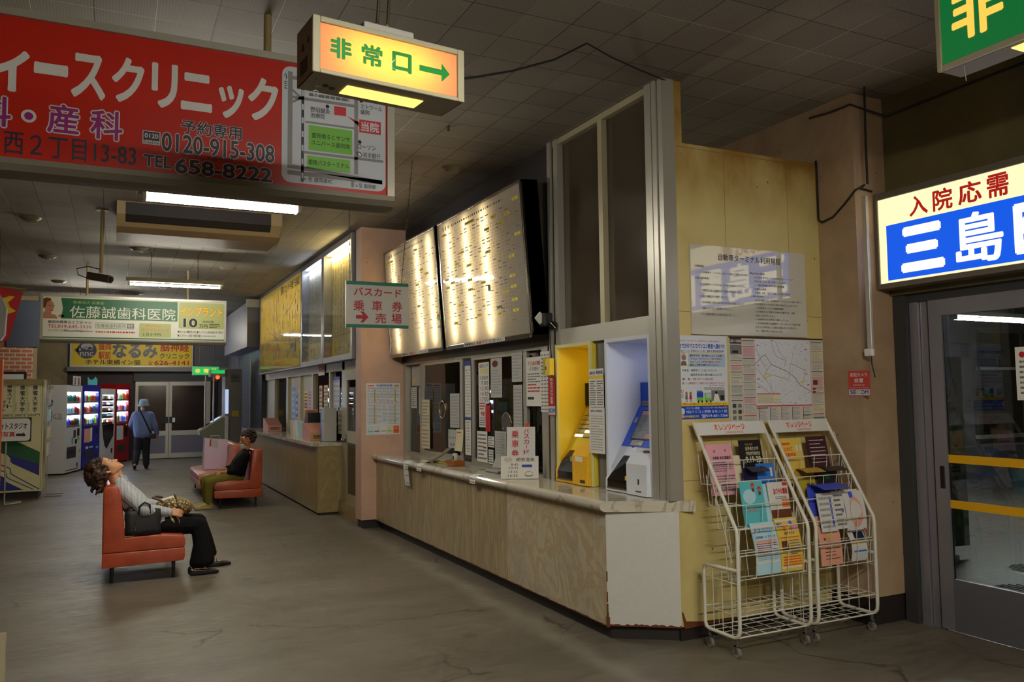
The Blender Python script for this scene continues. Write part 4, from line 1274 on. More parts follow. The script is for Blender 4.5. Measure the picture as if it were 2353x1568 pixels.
def box_(x0, y0, x1, y1, m, z=0.0006):
    return lambda b, W, Hh: b.rect(W * x0, Hh * y0, W * x1, Hh * y1, m, z)
def txt(s, x0, y0, x1, y1, m, bold=0.01, z=0.0009):
    return lambda b, W, Hh: b.text(s, W * x0, Hh * y0, W * x1, Hh * y1, m, z, bold)
def vtx(s, x0, y0, x1, y1, m, bold=0.02, z=0.0009):
    return lambda b, W, Hh: b.vtext(s, W * x0, Hh * y0, W * x1, Hh * y1, m, z, bold)
XS = 3.469
sheet(10.17, 9.72, 1.84, 2.10, 3.535, 'blank grey sheet in the top corner of the window next to the pink pillar', 'paper_grey', combo(box_(0.08, 0.28, 0.35, 0.36, 'yellow_ink'), box_(0.08, 0.12, 0.35, 0.18, 'yellow_ink')))
sheet(10.19, 9.97, 1.55, 1.82, 3.532, 'small white printed note low in the first window by the pink pillar', 'paper', rows(9, seed=4))
sheet(9.88, 9.75, 1.47, 1.81, 3.529, 'narrow cream strip beside the small printed note in the first window', 'paper_cream')
sheet(9.60, 9.33, 1.30, 1.66, XS, 'upper cream sheet with a handwritten list on the first sliding window', 'paper_cream', rows(8, 'ink_pale', 5))
sheet(9.62, 9.32, 1.06, 1.32, XS - 0.002, 'lower cream sheet hanging below the handwritten list', 'paper_cream', rows(5, 'ink_pale', 6))
sheet(8.70, 8.42, 1.34, 1.73, 3.486, 'pale sheet taped inside the first sliding window', 'paper_grey', rows(10, 'ink_pale', 7))
sheet(8.72, 8.46, 1.11, 1.32, XS, 'square timetable card low on the first sliding window', 'paper_grey', combo(txt('4 5 6 7', 0.1, 0.5, 0.9, 0.62, 'ink', 0.0), txt('26 30', 0.2, 0.12, 0.85, 0.26, 'ink', 0.01), box_(0.08, 0.8, 0.25, 0.95, 'map_green')))
sheet(8.46, 8.26, 1.09, 1.33, XS - 0.004, 'cream leaning sheet with red lines beside the square timetable card', 'paper_cream', rows(4, 'ink_red', 9, 2), curl=0.03)
sheet(8.21, 8.05, 1.06, 2.08, 3.466, 'very tall narrow timetable strip between the two sliding windows', 'paper', combo(box_(0, 0.95, 1, 1, 'ink_blue'), box_(0, 0.37, 1, 0.40, 'ink_blue'), lambda b, W, Hh: [b.rect(W * (0.1 + 0.22 * c), Hh * (0.03 + r * 0.031), W * (0.2 + 0.22 * c), Hh * (0.042 + r * 0.031), 'ink_grey', 0.0009) for r in range(29) for c in range(4) if (r * 7 + c * 3) % 9]))
sheet(7.88, 7.61, 1.62, 2.05, 3.485, 'handwritten departure list on the second sliding window', 'paper', combo(txt('盛岡八戸', 0.12, 0.87, 0.9, 0.96, 'ink', 0.0), txt('14:35', 0.18, 0.72, 0.92, 0.84, 'yellow_ink', 0.02), txt('久慈盛岡', 0.12, 0.58, 0.9, 0.67, 'ink', 0.0), txt('7:00', 0.24, 0.45, 0.92, 0.54, 'ink', 0.0), txt('12:30', 0.2, 0.32, 0.92, 0.41, 'ink', 0.0), txt('14:30', 0.2, 0.19, 0.92, 0.28, 'ink', 0.0), txt('17:00', 0.2, 0.05, 0.92, 0.15, 'ink', 0.0)))
sheet(7.57, 7.30, 1.68, 2.08, 3.485, 'sheet with a brown food picture at the top of the second sliding window', 'paper_grey', combo(lambda b, W, Hh: b.disc(W * 0.4, Hh * 0.86, W * 0.26, 'map_red' if 0 else 'rust', 0.0008, Hh * 0.085), rows(9, 'ink_pale', 12, 5, 0.08, 0.92, 0.08, 0.72)))
sheet(7.04, 6.82, 1.83, 2.15, 3.468, 'grey sheet taped over the top right corner of the second sliding window', 'paper_grey', rows(9, 'ink_pale', 13))
sheet(7.87, 7.69, 1.37, 1.64, 3.483, 'note with bold red characters in the middle of the second sliding window', 'paper', combo(txt('予約', 0.25, 0.42, 0.85, 0.62, 'ink_red', 0.03), rows(3, 'ink_red', 14, 3, 0.1, 0.9, 0.66, 0.98), rows(4, 'ink_grey', 15, 4, 0.1, 0.9, 0.05, 0.4)))
sheet(7.70, 7.58, 1.33, 1.60, 3.4815, 'dark red card half hidden behind the bold red note', 'ink_red')
sheet(7.89, 7.63, 1.01, 1.33, 3.468, 'grid calendar sheets low on the second sliding window', 'paper', combo(rows(7, 'ink_grey', 16, 6), box_(0.6, 0.45, 0.9, 0.5, 'ink_red'), box_(0.1, 0.6, 0.9, 0.62, 'ink_green')))
sheet(7.61, 7.46, 1.175, 1.285, 3.467, 'small white slip above the framed card on the window', 'paper', rows(4, seed=17))
sheet(7.59, 7.47, 1.005, 1.15, 3.462, 'small card in a black frame standing at the window foot', 'paper', combo(rows(5, seed=18), lambda b, W, Hh: b.rect(-0.008, -0.004, 0, Hh + 0.008, 'black', 0.001).rect(W, -0.004, W + 0.008, Hh + 0.008, 'black', 0.001).rect(0, Hh, W, Hh + 0.008, 'black', 0.001)))
sheet(7.44, 7.18, 1.10, 1.345, 3.466, 'glossy sheet just under the slatted speaking ring', 'paper_grey', rows(8, 'ink_pale', 19))
sheet(7.41, 7.16, 0.985, 1.105, 3.455, 'lower flap of paper bent over the counter edge under the glossy sheet', 'paper_grey', rows(3, 'ink_pale', 20), curl=0.04)
sheet(7.05, 6.86, 1.35, 1.80, 3.486, 'tall translucent sheet inside the right side of the second sliding window', 'paper_grey', rows(12, 'ink_pale', 21))
sheet(7.09, 7.00, 1.02, 1.22, 3.46, 'small flyer with a black picture leaning beside the counter phone', 'paper', combo(rows(4, seed=22, y0=0.55), box_(0.3, 0.2, 0.8, 0.45, 'ink'), box_(0.1, 0.02, 0.5, 0.12, 'ink_red')))
sheet(6.71, 6.42, 1.60, 2.05, 3.455, 'white notice with red heading right of the sliding windows', 'paper', combo(txt('子ども達の笑顔', 0.12, 0.83, 0.95, 0.92, 'ink_red', 0.02), txt('バス旅行', 0.2, 0.72, 0.85, 0.8, 'ink', 0.01), rows(4, 'ink_grey', 23, 4, 0.1, 0.95, 0.47, 0.68), rows(3, 'ink_red', 24, 3, 0.1, 0.95, 0.27, 0.47), rows(1, 'ink', 25, 2, 0.1, 0.7, 0.12, 0.2, 0.7)))
sheet(6.42, 6.255, 1.55, 2.09, 3.452, 'long grid timetable sheet overlapping the notice with red heading', 'paper', lambda b, W, Hh: [b.rect(W * (0.08 + 0.32 * c), Hh * (0.03 + r * 0.06), W * (0.3 + 0.32 * c), Hh * (0.05 + r * 0.06), 'ink_grey', 0.0009) for r in range(16) for c in range(3)])
sheet(6.75, 6.66, 1.02, 1.44, 3.456, 'small yellow and blue sticker strip behind the white card sign', 'paper', combo(box_(0, 0.9, 1, 1, 'orange_ink'), box_(0, 0.3, 1, 0.55, 'ink_blue'), box_(0.2, 0.35, 0.8, 0.5, 'yellow_ink')))
sheet(6.245, 6.125, 1.61, 1.86, 3.432, 'red sticker announcing security cameras on the window post', 'clinic_red', vtx('防犯カメラ設置', 0.3, 0.05, 0.7, 0.96, 'paper', 0.02), cat='sticker', name='security_sticker', group='security camera stickers')
sheet(6.245, 6.125, 1.52, 1.61, 3.432, 'small blue and red security company sticker under the red post sticker', 'map_white', combo(txt('SECOM', 0.05, 0.3, 0.95, 0.7, 'ink_blue', 0.03), box_(0, 0, 1, 0.08, 'ink_red'), box_(0, 0.92, 1, 1, 'ink_red')), cat='sticker', name='security_sticker', group='security camera stickers')
sheet(5.575, 5.36, 1.60, 1.905, 3.44, 'bus timetable sheet with a yellow band between the two ticket machines', 'paper', combo(box_(0, 0.74, 1, 0.82, 'yellow_ink'), txt('盛岡-花巻', 0.06, 0.85, 0.42, 0.93, 'ink_blue', 0.02), txt('時刻表', 0.5, 0.85, 0.96, 0.95, 'ink_blue', 0.02), rows(11, 'ink_grey', 30, 4, 0.06, 0.46, 0.04, 0.7), rows(11, 'ink_grey', 31, 4, 0.54, 0.95, 0.04, 0.7)))
sheet(5.58, 5.35, 1.235, 1.597, 3.438, 'long printed sheet below the yellow banded timetable', 'paper', combo(txt('盛岡バス時刻案内', 0.12, 0.9, 0.85, 0.95, 'ink_blue', 0.01), rows(14, 'ink_pale', 32, 5, 0.1, 0.9, 0.05, 0.84, 0.3)))
# cards on the worktop
cs = MB(frame((3.196, 6.62, 0.964), (0.86, -0.51, 0), (0.09, 0.15, 1)))
cs.box((0, 0.15, -0.004), (0.26, 0.455, 0.0), 'sign_white')
cs.vtext('バスカード', 0.155, 0.20, 0.205, 0.44, 'sign_red_ink', 0.001, 0.02).vtext('乗車券', 0.045, 0.17, 0.11, 0.43, 'sign_red_ink', 0.001, 0.02, 0.2)
cs.box((0.10, 0.0, -0.006), (0.16, 0.15, -0.001), 'light_grey')
cs.build('card_sign', label='white card sign with red vertical lettering standing on the counter', cat='card sign')
cs = MB(frame((3.09, 6.52, 0.964), (0.86, -0.51, 0), (0.12, 0.2, 1)))
cs.box((0, 0, -0.004), (0.335, 0.20, 0.0), 'sign_white')
cs.text('網張温泉', 0.135, 0.152, 0.30, 0.185, 'ink', 0.001, 0.004).text('8:45', 0.09, 0.115, 0.155, 0.135, 'ink', 0.001).text('10:35', 0.075, 0.085, 0.155, 0.105, 'ink', 0.001).text('13:35', 0.07, 0.05, 0.15, 0.07, 'ink', 0.001).text('14:35', 0.065, 0.015, 0.15, 0.037, 'ink', 0.001)
cs.rect(0.185, 0.1, 0.28, 0.125, 'ink_blue', 0.001, r=0.011).tube([(0.25 + 0.035 * math.cos(k * math.pi / 8), 0.042 + 0.022 * math.sin(k * math.pi / 8), 0.001) for k in range(16)], 0.0015, 'ink', 4, closed=True).rect(0.215, 0.024, 0.285, 0.028, 'ink', 0.0012)
cs.tube([(0.065 + 0.032 * math.cos(k * math.pi / 8), 0.168 + 0.02 * math.sin(k * math.pi / 8), 0.001) for k in range(16)], 0.001, 'ink', 4, closed=True).text('9/1から', 0.042, 0.158, 0.09, 0.18, 'ink', 0.001)
cs.build('card_sign', label='handwritten white card with departure times leaning in front of the card sign', cat='card sign')
def hang(p, w_, drop, label, seed, tilt=0.0):
    """a slip taped on the worktop and hanging over its nose"""
    mb = MB()
    path = [(3.12, 0.9615), (3.076, 0.9615), (3.05, 0.954), (3.0365, 0.935), (3.033, 0.91), (3.03, 0.88)]
    k = len(path)
    if drop > 0.1:
        path += [(3.035, 0.86), (3.05, 0.96 - drop * 0.8), (3.06, 0.96 - drop)]
    vs = []; fs = []
    for i, (x, z) in enumerate(path):
        o = tilt * i / len(path)
        vs += [(x, p + w_ / 2 + o, z), (x, p - w_ / 2 + o, z)]
    for i in range(len(path) - 1):
        fs.append((2 * i, 2 * i + 1, 2 * i + 3, 2 * i + 2))
    mb.raw(vs, fs, 'paper')
    rd = random.Random(seed)
    for i in range(3, len(path) - 1):
        (x, z), (x2, z2) = path[i], path[i + 1]
        m_ = ((x + x2) / 2 - 0.0015, (z + z2) / 2)
        for q in range(4):
            a = p + w_ * (0.35 - q * 0.2)
            mb.raw([(m_[0], a, m_[1] - 0.006), (m_[0], a - w_ * 0.12, m_[1] - 0.006), (m_[0], a - w_ * 0.12, m_[1] + 0.006), (m_[0], a, m_[1] + 0.006)], [(0, 1, 2, 3)], 'ink_grey')
    return mb.build('taped_slip', label=label, cat='paper slip', group='slips taped over the counter edge')
hang(8.92, 0.17, 0.28, 'long handwritten slip hanging over the counter edge', 1, 0.05)
hang(8.50, 0.15, 0.07, 'short slip with a red corner taped beside the long hanging slip', 2)
hang(7.02, 0.13, 0.06, 'white slip taped over the counter edge below the second sliding window', 3)
lf = MB(frame((3.25, 8.72, 0.963), (0.35, -1, 0), (0.2, 0.05, 0.0)))
vs = []; fs = []
for i in range(7):
    t = i / 6
    vs += [(0.0 + t * 0.05, -0.0, 0.002 + 0.14 * t * t), (0.03 + 0.25 * (1) + 0.02 * t, 0.06 * t, 0.06 * t * t + 0.002)]
lf = MB()
for i in range(7):
    t = i / 6
    vs_ = None
pts = []
for i in range(8):
    t = i / 7
    c = Vector((3.14 + 0.22 * t, 8.62 - 0.22 * t, 0.965 + 0.16 * t * t))
    pts.append((c + Vector((-0.07, -0.07, 0)), c + Vector((0.07, 0.10, 0))))
vs = [q for p in pts for q in p]
lf.raw(vs, [(2 * i, 2 * i + 1, 2 * i + 3, 2 * i + 2) for i in range(7)], 'paper')
for i in (1, 3, 4):
    a, b = pts[i]; c, d = pts[i + 1]
    e = Vector((0, 0, 0.0015))
    lf.raw([a.lerp(b, 0.2) + e, a.lerp(b, 0.75) + e, c.lerp(d, 0.75).lerp(a.lerp(b, 0.75), 0.55) + e, c.lerp(d, 0.2).lerp(a.lerp(b, 0.2), 0.55) + e], [(0, 1, 2, 3)], 'ink_red' if i == 1 else 'ink_grey')
lf.build('leaflet', label='white leaflet curling up from the counter below the first sliding window', cat='leaflet')
mat('amber_plastic', (150, 84, 12), 0.2)
mat('brass_yellow', (176, 160, 50), 0.4)
mat('acrylic', (176, 178, 160), 0.15)
td = thing('tape_dispenser', 'amber brown tape dispenser on the counter between the windows', 'tape dispenser', (3.27, 8.02, 0.962))
MB().box((3.20, 7.92, 0.962), (3.34, 8.14, 1.02), 'amber_plastic', 0.012).build('base', td)
MB().lathe([(0.02, -0.02), (0.05, -0.02), (0.05, 0.02), (0.02, 0.02)], 'acrylic', (3.27, 8.03, 1.045), 20, 'x').build('tape_roll', td)
MB().box((3.24, 8.16, 0.962), (3.31, 8.62, 0.978), 'brass_yellow', 0.004).build('ruler', label='yellow ruler lying on the counter beside the tape dispenser', cat='ruler')
MB().box((3.18, 8.63, 0.962), (3.22, 8.86, 0.970), 'paper_cream').build('notepad', label='thin cream notepad lying near the first sliding window', cat='notepad')
MB().box((3.30, 7.45, 0.962), (3.42, 7.75, 0.966), 'acrylic').build('coin_tray', label='clear flat coin tray under the second sliding window', cat='tray')
MB().box((3.28, 7.0, 0.962), (3.40, 7.28, 0.985), 'light_grey', 0.008).build('coin_tray', label='pale grey box tray at the foot of the second sliding window', cat='tray')
ph = MB().tube([(3.40, 7.05, 0.99), (3.34, 6.9, 0.966), (3.30, 6.7, 0.966), (3.32, 6.55, 0.966)], 0.004, 'wire_black', 6)
ph.build('cord', label='thin dark cord lying on the counter toward the card sign', cat='cord')

# small camera bracket, cable and yellow box on the window posts
cm = thing('security_camera', 'small black camera with a white face on the post beside the timetable boards', 'camera', (3.40, 6.2, 2.3))
MB().box((3.36, 6.16, 2.30), (3.44, 6.28, 2.42), 'black', 0.01).build('camera_body', cm)
MB().prism([(-0.05, 0.0), (0.0, 0.055), (0.05, 0.0), (0.0, -0.055)], -0.01, 0.01, 'paper', 'y').build('face_plate', cm)
bpy.data.objects['face_plate'].location = Vector((3.345, 6.22, 2.32)) - ORG[cm.name]
MB().cyl((3.40, 6.14, 2.33), (3.44, 6.12, 2.28), 0.03, 'black_gloss', 10).build('lens_knob', cm)
MB().tube([(3.43, 6.20, 2.30), (3.425, 6.19, 2.2), (3.43, 6.18, 2.05), (3.43, 6.18, 1.9)], 0.006, 'wire_black', 6).build('cable', cm)
MB().box((3.39, 6.14, 1.87), (3.44, 6.22, 2.02), 'machine_yellow', 0.006).box((3.388, 6.20, 1.92), (3.392, 6.215, 1.95), 'black').build('switch_box', label='yellow switch box on the post left of the yellow niche', cat='switch box')
MB().box((3.40, 6.225, 1.88), (3.44, 6.285, 2.03), 'brass_yellow', 0.004).build('switch_cover', label='dull brass cover plate beside the yellow switch box', cat='cover plate')

# ---------------------------------------------------------------- the wall of rules, posters and stickers
YW = 4.56
F = frame((0, YW - 0.004, 0), **FACE_CAM)
rb = thing('rules_board', 'white acrylic board with the terminal rules in small print on the cream wall', 'notice board', (4.21, YW, 2.115))
MB().box((3.665, YW - 0.018, 2.118), (4.772, YW - 0.001, 2.765), 'rules_acrylic' if mat('rules_acrylic', (206, 202, 190), 0.04, spec=1.0, coat=1.0) else '').build('board', rb)
b = MB(frame((0, YW - 0.0185, 0), **FACE_CAM))
z = 0.0006
b.text('自動車ターミナル利用規程', 3.92, 2.662, 4.52, 2.712, 'ink', z, 0.012)
rl = ('(営業時間)', '(1) 当自動車ターミナルは、6時から22時まで営業いたします。', '(利用の遵守事項)', '(2) 当自動車ターミナルでは、次の事項を遵守してください。', 'イ 危険物又は他人に迷惑をかける物品を持ち込まないこと。', 'ロ 指定の場所以外で喫煙しないこと。', 'ハ 他の利用者に危害を及ぼすおそれのある行為をしないこと。', 'ニ 通路においては、右側通行を守ること。', 'ホ その他構内整理のため係員の指示に従うこと。')
for i, s_ in enumerate(rl):
    y = 2.60 - i * 0.043
    x = 3.70 if s_[0] == '(' and s_[1] not in '12' else 3.745
    b.text(s_, x, y, x + 0.0142 * len(s_), y + 0.018, 'ink', z, 0.004)
rr_ = ('(禁止行為の制限)', '(3) 許可を受けないで次の行為を当ターミナルで', '行われることは、固くお断りいたします。', 'イ 一般の利用者に対する寄付金の募集', 'ロ 物品の販売', 'ハ 演説、広告、宣伝その他これに類する行為', '(入場の拒否等)', '(4) 次の場合には、当自動車ターミナルへの入場をお断りし', '又は自動車ターミナル外へ退去を求めることがあります。', 'イ 当自動車ターミナルの閉鎖時間中', 'ロ 利用者が(2)に規定する事項を遵守せず、係員', 'の制止に従わないとき。', 'ハ 利用者が(3)の規定に違反したとき。', 'ニ その他利用者が当自動車ターミナル内において法令の規', '定又は公の秩序若しくは善良の風俗に反する行為を行い', 'かつ、係員の制止に従わないとき。')
for i, s_ in enumerate(rr_):
    y = 2.575 - i * 0.0285
    x = 4.21 if s_[0] == '(' and s_[1] not in '34' else 4.255
    b.text(s_, x, y, min(4.755, x + 0.0165 * len(s_)), y + 0.0175, 'ink', z, 0.003)
b.build('lettering', rb)

mat('poster_white', (214, 218, 226), 0.5)
mat('poster_blue', (24, 72, 190), 0.5)
mat('pale_blue_ink', (176, 198, 222), 0.5)
po = MB(F)
x0, x1, y0, y1 = 3.533, 3.985, 1.52, 2.11
def U(a): return x0 + (x1 - x0) * a
def V(a): return y0 + (y1 - y0) * a
po.box((x0, y0, -0.003), (x1, y1, 0), 'poster_white')
z = 0.001
po.text('「まちなか・おでかけパス」を利用する方へお得なお知らせ', U(0.05), V(0.925), U(0.85), V(0.945), 'ink_red', z, 0.004)
po.text('おでかけパスでパソコン教室へ通おう!!', U(0.05), V(0.845), U(0.95), V(0.905), 'poster_blue', z, 0.02, outline=('pale_blue_ink', 0.05))
po.text('YESパソコン学院ななっく校・盛岡大通校限定特典', U(0.06), V(0.80), U(0.94), V(0.83), 'ink_blue', z, 0.006).rect(U(0.05), V(0.79), U(0.9), V(0.797), 'yellow_ink', z)
po.rect(U(0.22), V(0.62), U(0.96), V(0.785), 'pale_blue_ink', z)
for i, (s_, m_) in enumerate((('盛岡市在住・満70歳以上のご入会者の', 'ink'), ('「まちなか・おでかけパス」1枚分の料金を', 'ink_red'), ('YESパソコン学院が負担します!', 'ink_red'), ('最長6ヵ月間交通費がかかりません!', 'ink'))):
    po.text(s_, U(0.25), V(0.745 - i * 0.038), U(0.92 - 0.03 * i), V(0.772 - i * 0.038), m_, z * 2, 0.008)
po.disc(U(0.13), V(0.745), 0.024, 'paper_grey', z, 0.03).disc(U(0.135), V(0.73), 0.018, 'skin_print', z * 2, 0.02).poly([(U(0.07), V(0.64)), (U(0.19), V(0.64)), (U(0.17), V(0.69)), (U(0.09), V(0.69))], 'ink_grey', z * 2).rect(U(0.06), V(0.628), U(0.3), V(0.636), 'yellow_ink', z * 2)
for i, s_ in enumerate(('対象者：期間中にご入会いただいた', '　　　盛岡市在住の満70歳以上の方', '期　間：9月1日～12月29日')):
    po.text(s_, U(0.1 if i != 1 else 0.26), V(0.565 - i * 0.052), U((0.78, 0.88, 0.7)[i]), V(0.594 - i * 0.052), 'ink', z, 0.006)
po.text('詳しくは教室までご来校 又は お問合せください!', U(0.09), V(0.412), U(0.93), V(0.44), 'ink_red', z, 0.008).text('(019-601-7266)', U(0.62), V(0.385), U(0.93), V(0.405), 'ink_red', z)
po.greek(U(0.52), V(0.345), U(0.93), V(0.378), 2, 'ink', z, 0.4, 5, 9)
# the little bus, the couple at the stop and the photograph
po.rect(U(0.37), V(0.22), U(0.5), V(0.32), 'poster_blue', z, r=0.006).rect(U(0.37), V(0.205), U(0.5), V(0.255), 'map_green', z * 2).rect(U(0.37), V(0.325), U(0.48), V(0.335), 'ink', z)
po.rect(U(0.52), V(0.205), U(0.66), V(0.31), 'map_green', z, r=0.005).rect(U(0.55), V(0.255), U(0.66), V(0.305), 'pale_blue_ink', z * 2).rect(U(0.55), V(0.245), U(0.66), V(0.253), 'yellow_ink', z * 2)
for a in (0.4, 0.47, 0.56, 0.64):
    po.disc(U(a), V(0.205), 0.008, 'ink', z * 3)
po.rect(U(0.66), V(0.21), U(0.93), V(0.34), 'grey', z).disc(U(0.76), V(0.31), 0.012, 'ink', z * 2, 0.012).poly([(U(0.7), V(0.21)), (U(0.83), V(0.21)), (U(0.79), V(0.30)), (U(0.73), V(0.30))], 'paper', z * 2).rect(U(0.84), V(0.22), U(0.92), V(0.28), 'ink', z * 2)
po.disc(U(0.09), V(0.33), 0.011, 'map_red', z).disc(U(0.09), V(0.33), 0.007, 'paper', z * 2).rect(U(0.065), V(0.25), U(0.12), V(0.3), 'paper_grey', z)
for a, m_ in ((0.17, 'ink_grey'), (0.25, 'map_red')):
    po.disc(U(a), V(0.305), 0.011, 'skin_print', z, 0.012).poly([(U(a - 0.028), V(0.235)), (U(a + 0.028), V(0.235)), (U(a + 0.018), V(0.29)), (U(a - 0.018), V(0.29))], m_, z).rect(U(a - 0.015), V(0.2), U(a - 0.005), V(0.235), 'ink_grey', z).rect(U(a + 0.005), V(0.2), U(a + 0.015), V(0.235), 'ink_grey', z)
po.rect(U(0), V(0.155), U(1), V(0.195), 'yellow_ink', z).text('同じ事を100回聞かれても必ず笑顔でお答えします!', U(0.03), V(0.162), U(0.97), V(0.188), 'ink_red', z * 2, 0.006)
po.rect(U(0), V(0), U(1), V(0.155), 'poster_blue', z).text('パソコン教室', U(0.15), V(0.113), U(0.42), V(0.142), 'poster_white', z * 2, 0.008).text('バスセンター向いNanak5階', U(0.48), V(0.118), U(0.97), V(0.143), 'yellow_ink', z * 2, 0.008)
po.text('YESパソコン学院 ななっく校', U(0.15), V(0.066), U(0.97), V(0.104), 'poster_white', z * 2, 0.014).text('無料体験受付中', U(0.1), V(0.015), U(0.4), V(0.045), 'yellow_ink', z * 2, 0.012).text('☎019-601-7266', U(0.45), V(0.01), U(0.98), V(0.055), 'poster_white', z * 2, 0.014)
po.disc(U(0.085), V(0.09), 0.02, 'poster_white', z * 2, 0.024).rect(U(0.05), V(0.01), U(0.1), V(0.06), 'pink_ink', z * 2)
po.build('poster', label='white and blue computer school poster below the rules board', cat='poster')

mp = MB(F)
x0, x1, y0, y1 = 4.005, 4.945, 1.485, 2.112
mp.box((x0, y0, -0.003), (x1, y1, 0), 'map_paper' if mat('map_paper', (206, 202, 190), 0.4) else '')
z = 0.001
mp.rect(x0, y1 - 0.012, x1, y1, 'maroon_dark', z)
# frame lines and columns
for a in (0.128, 0.258, 0.855):
    mp.rect(U(a) - 0.001, V(0), U(a) + 0.001, V(1), 'map_red', z)
rd = random.Random(21)
for a, e in ((0.01, 0.125), (0.135, 0.255), (0.865, 0.99)):
    y = 0.96
    k = 0
    while y > 0.06:
        hh = rd.uniform(0.06, 0.15)
        mp.rect(U(a), V(y - 0.008), U(e), V(y), rd.choice(('maroon_dark', 'ink_red', 'brass_yellow', 'ink_grey')), z)
        if k % 3 == 1:
            mp.rect(U(a + 0.005), V(y - hh + 0.015), U(e - 0.005), V(y - 0.015), rd.choice(('pink_ink', 'paper_cream', 'paper_grey')), z * 0.7)
        mp.greek(U(a + 0.006), V(y - hh + 0.012), U(e - 0.006), V(y - 0.014), max(2, int(hh * 60)), 'ink_pale', z, 0.45, rd.randint(0, 99), 5)
        y -= hh; k += 1
mp.rect(U(0.01), V(0.79), U(0.125), V(0.9), 'grey', z * 2).rect(U(0.03), V(0.805), U(0.09), V(0.835), 'ink', z * 3).rect(U(0.01), V(0.915), U(0.125), V(0.98), 'maroon_dark', z * 2).text('盛岡バス路線図', U(0.015), V(0.93), U(0.12), V(0.965), 'paper', z * 3, 0.01)
for r in range(3):
    for c in range(2):
        mp.rect(U(0.02 + c * 0.055), V(0.03 + r * 0.07), U(0.055 + c * 0.055), V(0.075 + r * 0.07), ('grey', 'ink_grey', 'dark_grey')[(r + c) % 3], z * 2)
mp.rect(U(0.875), V(0.43), U(0.925), V(0.49), 'rust', z * 2).rect(U(0.87), V(0.37), U(0.9), V(0.39), 'rust', z * 2).rect(U(0.87), V(0.335), U(0.9), V(0.355), 'dark_grey', z * 2)
mx0, mx1, my0, my1 = 0.262, 0.852, 0.19, 0.975
def MP(a, c): return (U(mx0 + (mx1 - mx0) * a), V(my0 + (my1 - my0) * c))
mp.rect(*MP(0, 0), *MP(1, 1), 'poster_white', z * 0.7)
mp.rect(U(mx0), V(0.178), U(mx1), V(0.19), 'map_red', z * 2)
for pts, wd, m_ in ((((0.02, 0.86), (0.1, 0.68), (0.2, 0.53), (0.15, 0.45)), 0.003, 'ink_grey'), (((0.0, 0.62), (0.12, 0.74), (0.18, 0.76), (0.28, 0.62), (0.55, 0.52), (0.7, 0.42), (0.8, 0.3), (1.0, 0.2)), 0.0035, 'rust'), (((0.28, 1.0), (0.33, 0.82), (0.38, 0.74), (0.55, 0.68), (0.52, 0.6)), 0.0025, 'ink_grey'), (((0.37, 0.98), (0.44, 0.8), (0.5, 0.74), (0.56, 0.7)), 0.0025, 'ink_grey'), (((0.63, 0.64), (0.9, 0.53), (0.86, 0.36)), 0.003, 'ink_grey'), (((0.63, 0.64), (0.6, 0.5), (0.58, 0.38), (0.3, 0.46), (0.15, 0.42)), 0.003, 'brass_yellow'), (((0.2, 0.53), (0.28, 0.62)), 0.0025, 'ink_grey'), (((0.02, 0.56), (0.12, 0.44), (0.2, 0.36), (0.3, 0.2), (0.48, 0.0)), 0.0025, 'ink_grey'), (((0.02, 0.34), (0.25, 0.17), (0.27, 0.3), (0.26, 0.4)), 0.0025, 'ink_grey'), (((0.75, 0.95), (0.68, 0.8), (0.65, 0.66)), 0.002, 'ink_pale')):
    mp.line([MP(*q) for q in pts], wd, m_, z * 2)
rd = random.Random(5)
for i in range(150):
    a, c = rd.uniform(0.03, 0.95), rd.uniform(0.03, 0.97)
    p_ = MP(a, c)
    if rd.random() < 0.5:
        mp.rect(p_[0], p_[1], p_[0] + rd.uniform(0.008, 0.022), p_[1] + 0.003, rd.choice(('ink_pale', 'ink_pale', 'pink_ink', 'map_green')), z * 2)
    else:
        t = rd.uniform(0, 3.1); l_ = rd.uniform(0.01, 0.04)
        mp.line([p_, (p_[0] + l_ * math.cos(t), p_[1] + l_ * math.sin(t))], 0.0012, 'ink_pale', z * 1.5)
for a, c in ((0.2, 0.47), (0.15, 0.41), (0.83, 0.35)):
    p_ = MP(a, c); mp.rect(p_[0] - 0.015, p_[1] - 0.005, p_[0] + 0.025, p_[1] + 0.005, 'yellow_ink', z * 3)
for a, c in ((0.03, 0.9), (0.03, 0.6), (0.03, 0.39), (0.03, 0.27), (0.9, 0.85), (0.9, 0.47), (0.93, 0.3), (0.68, 0.02), (0.2, 0.14), (0.3, 0.98)):
    p_ = MP(a, c); mp.rect(p_[0], p_[1], p_[0] + 0.02, p_[1] + 0.006, 'map_red', z * 2)
q0 = MP(0.01, 0.03); q1 = MP(0.42, 0.17)
mp.rect(*q0, *q1, 'paper_cream', z * 2.5).rect(q0[0], q1[1], q1[0], q1[1] + 0.006, 'map_red', z * 2.5).greek(q0[0] + 0.005, q0[1], q1[0], q1[1], 7, 'ink_pale', z * 3.5, 0.4, 3, 8)
for k in range(5):
    a = mx0 + 0.02 + k * 0.118
    mp.rect(U(a), V(0.01), U(a + 0.006), V(0.17), 'ink_blue' if k % 2 else 'map_red', z * 2).rect(U(a), V(0.04), U(a + 0.006), V(0.10), 'ink_blue', z * 2.5).greek(U(a + 0.012), V(0.012), U(a + 0.08), V(0.165), 9, 'ink_pale', z * 2, 0.4, k, 3)
mp.rect(U(0.265), V(0.155), U(0.38), V(0.165), 'ink_green', z * 2).rect(U(0.75), V(0.06), U(0.85), V(0.068), 'ink_green', z * 2).rect(U(0.865), V(0.025), U(0.99), V(0.035), 'ink_green', z * 2)
mp.build('map_poster', label='large pale city bus map poster above the brochure racks', cat='poster')

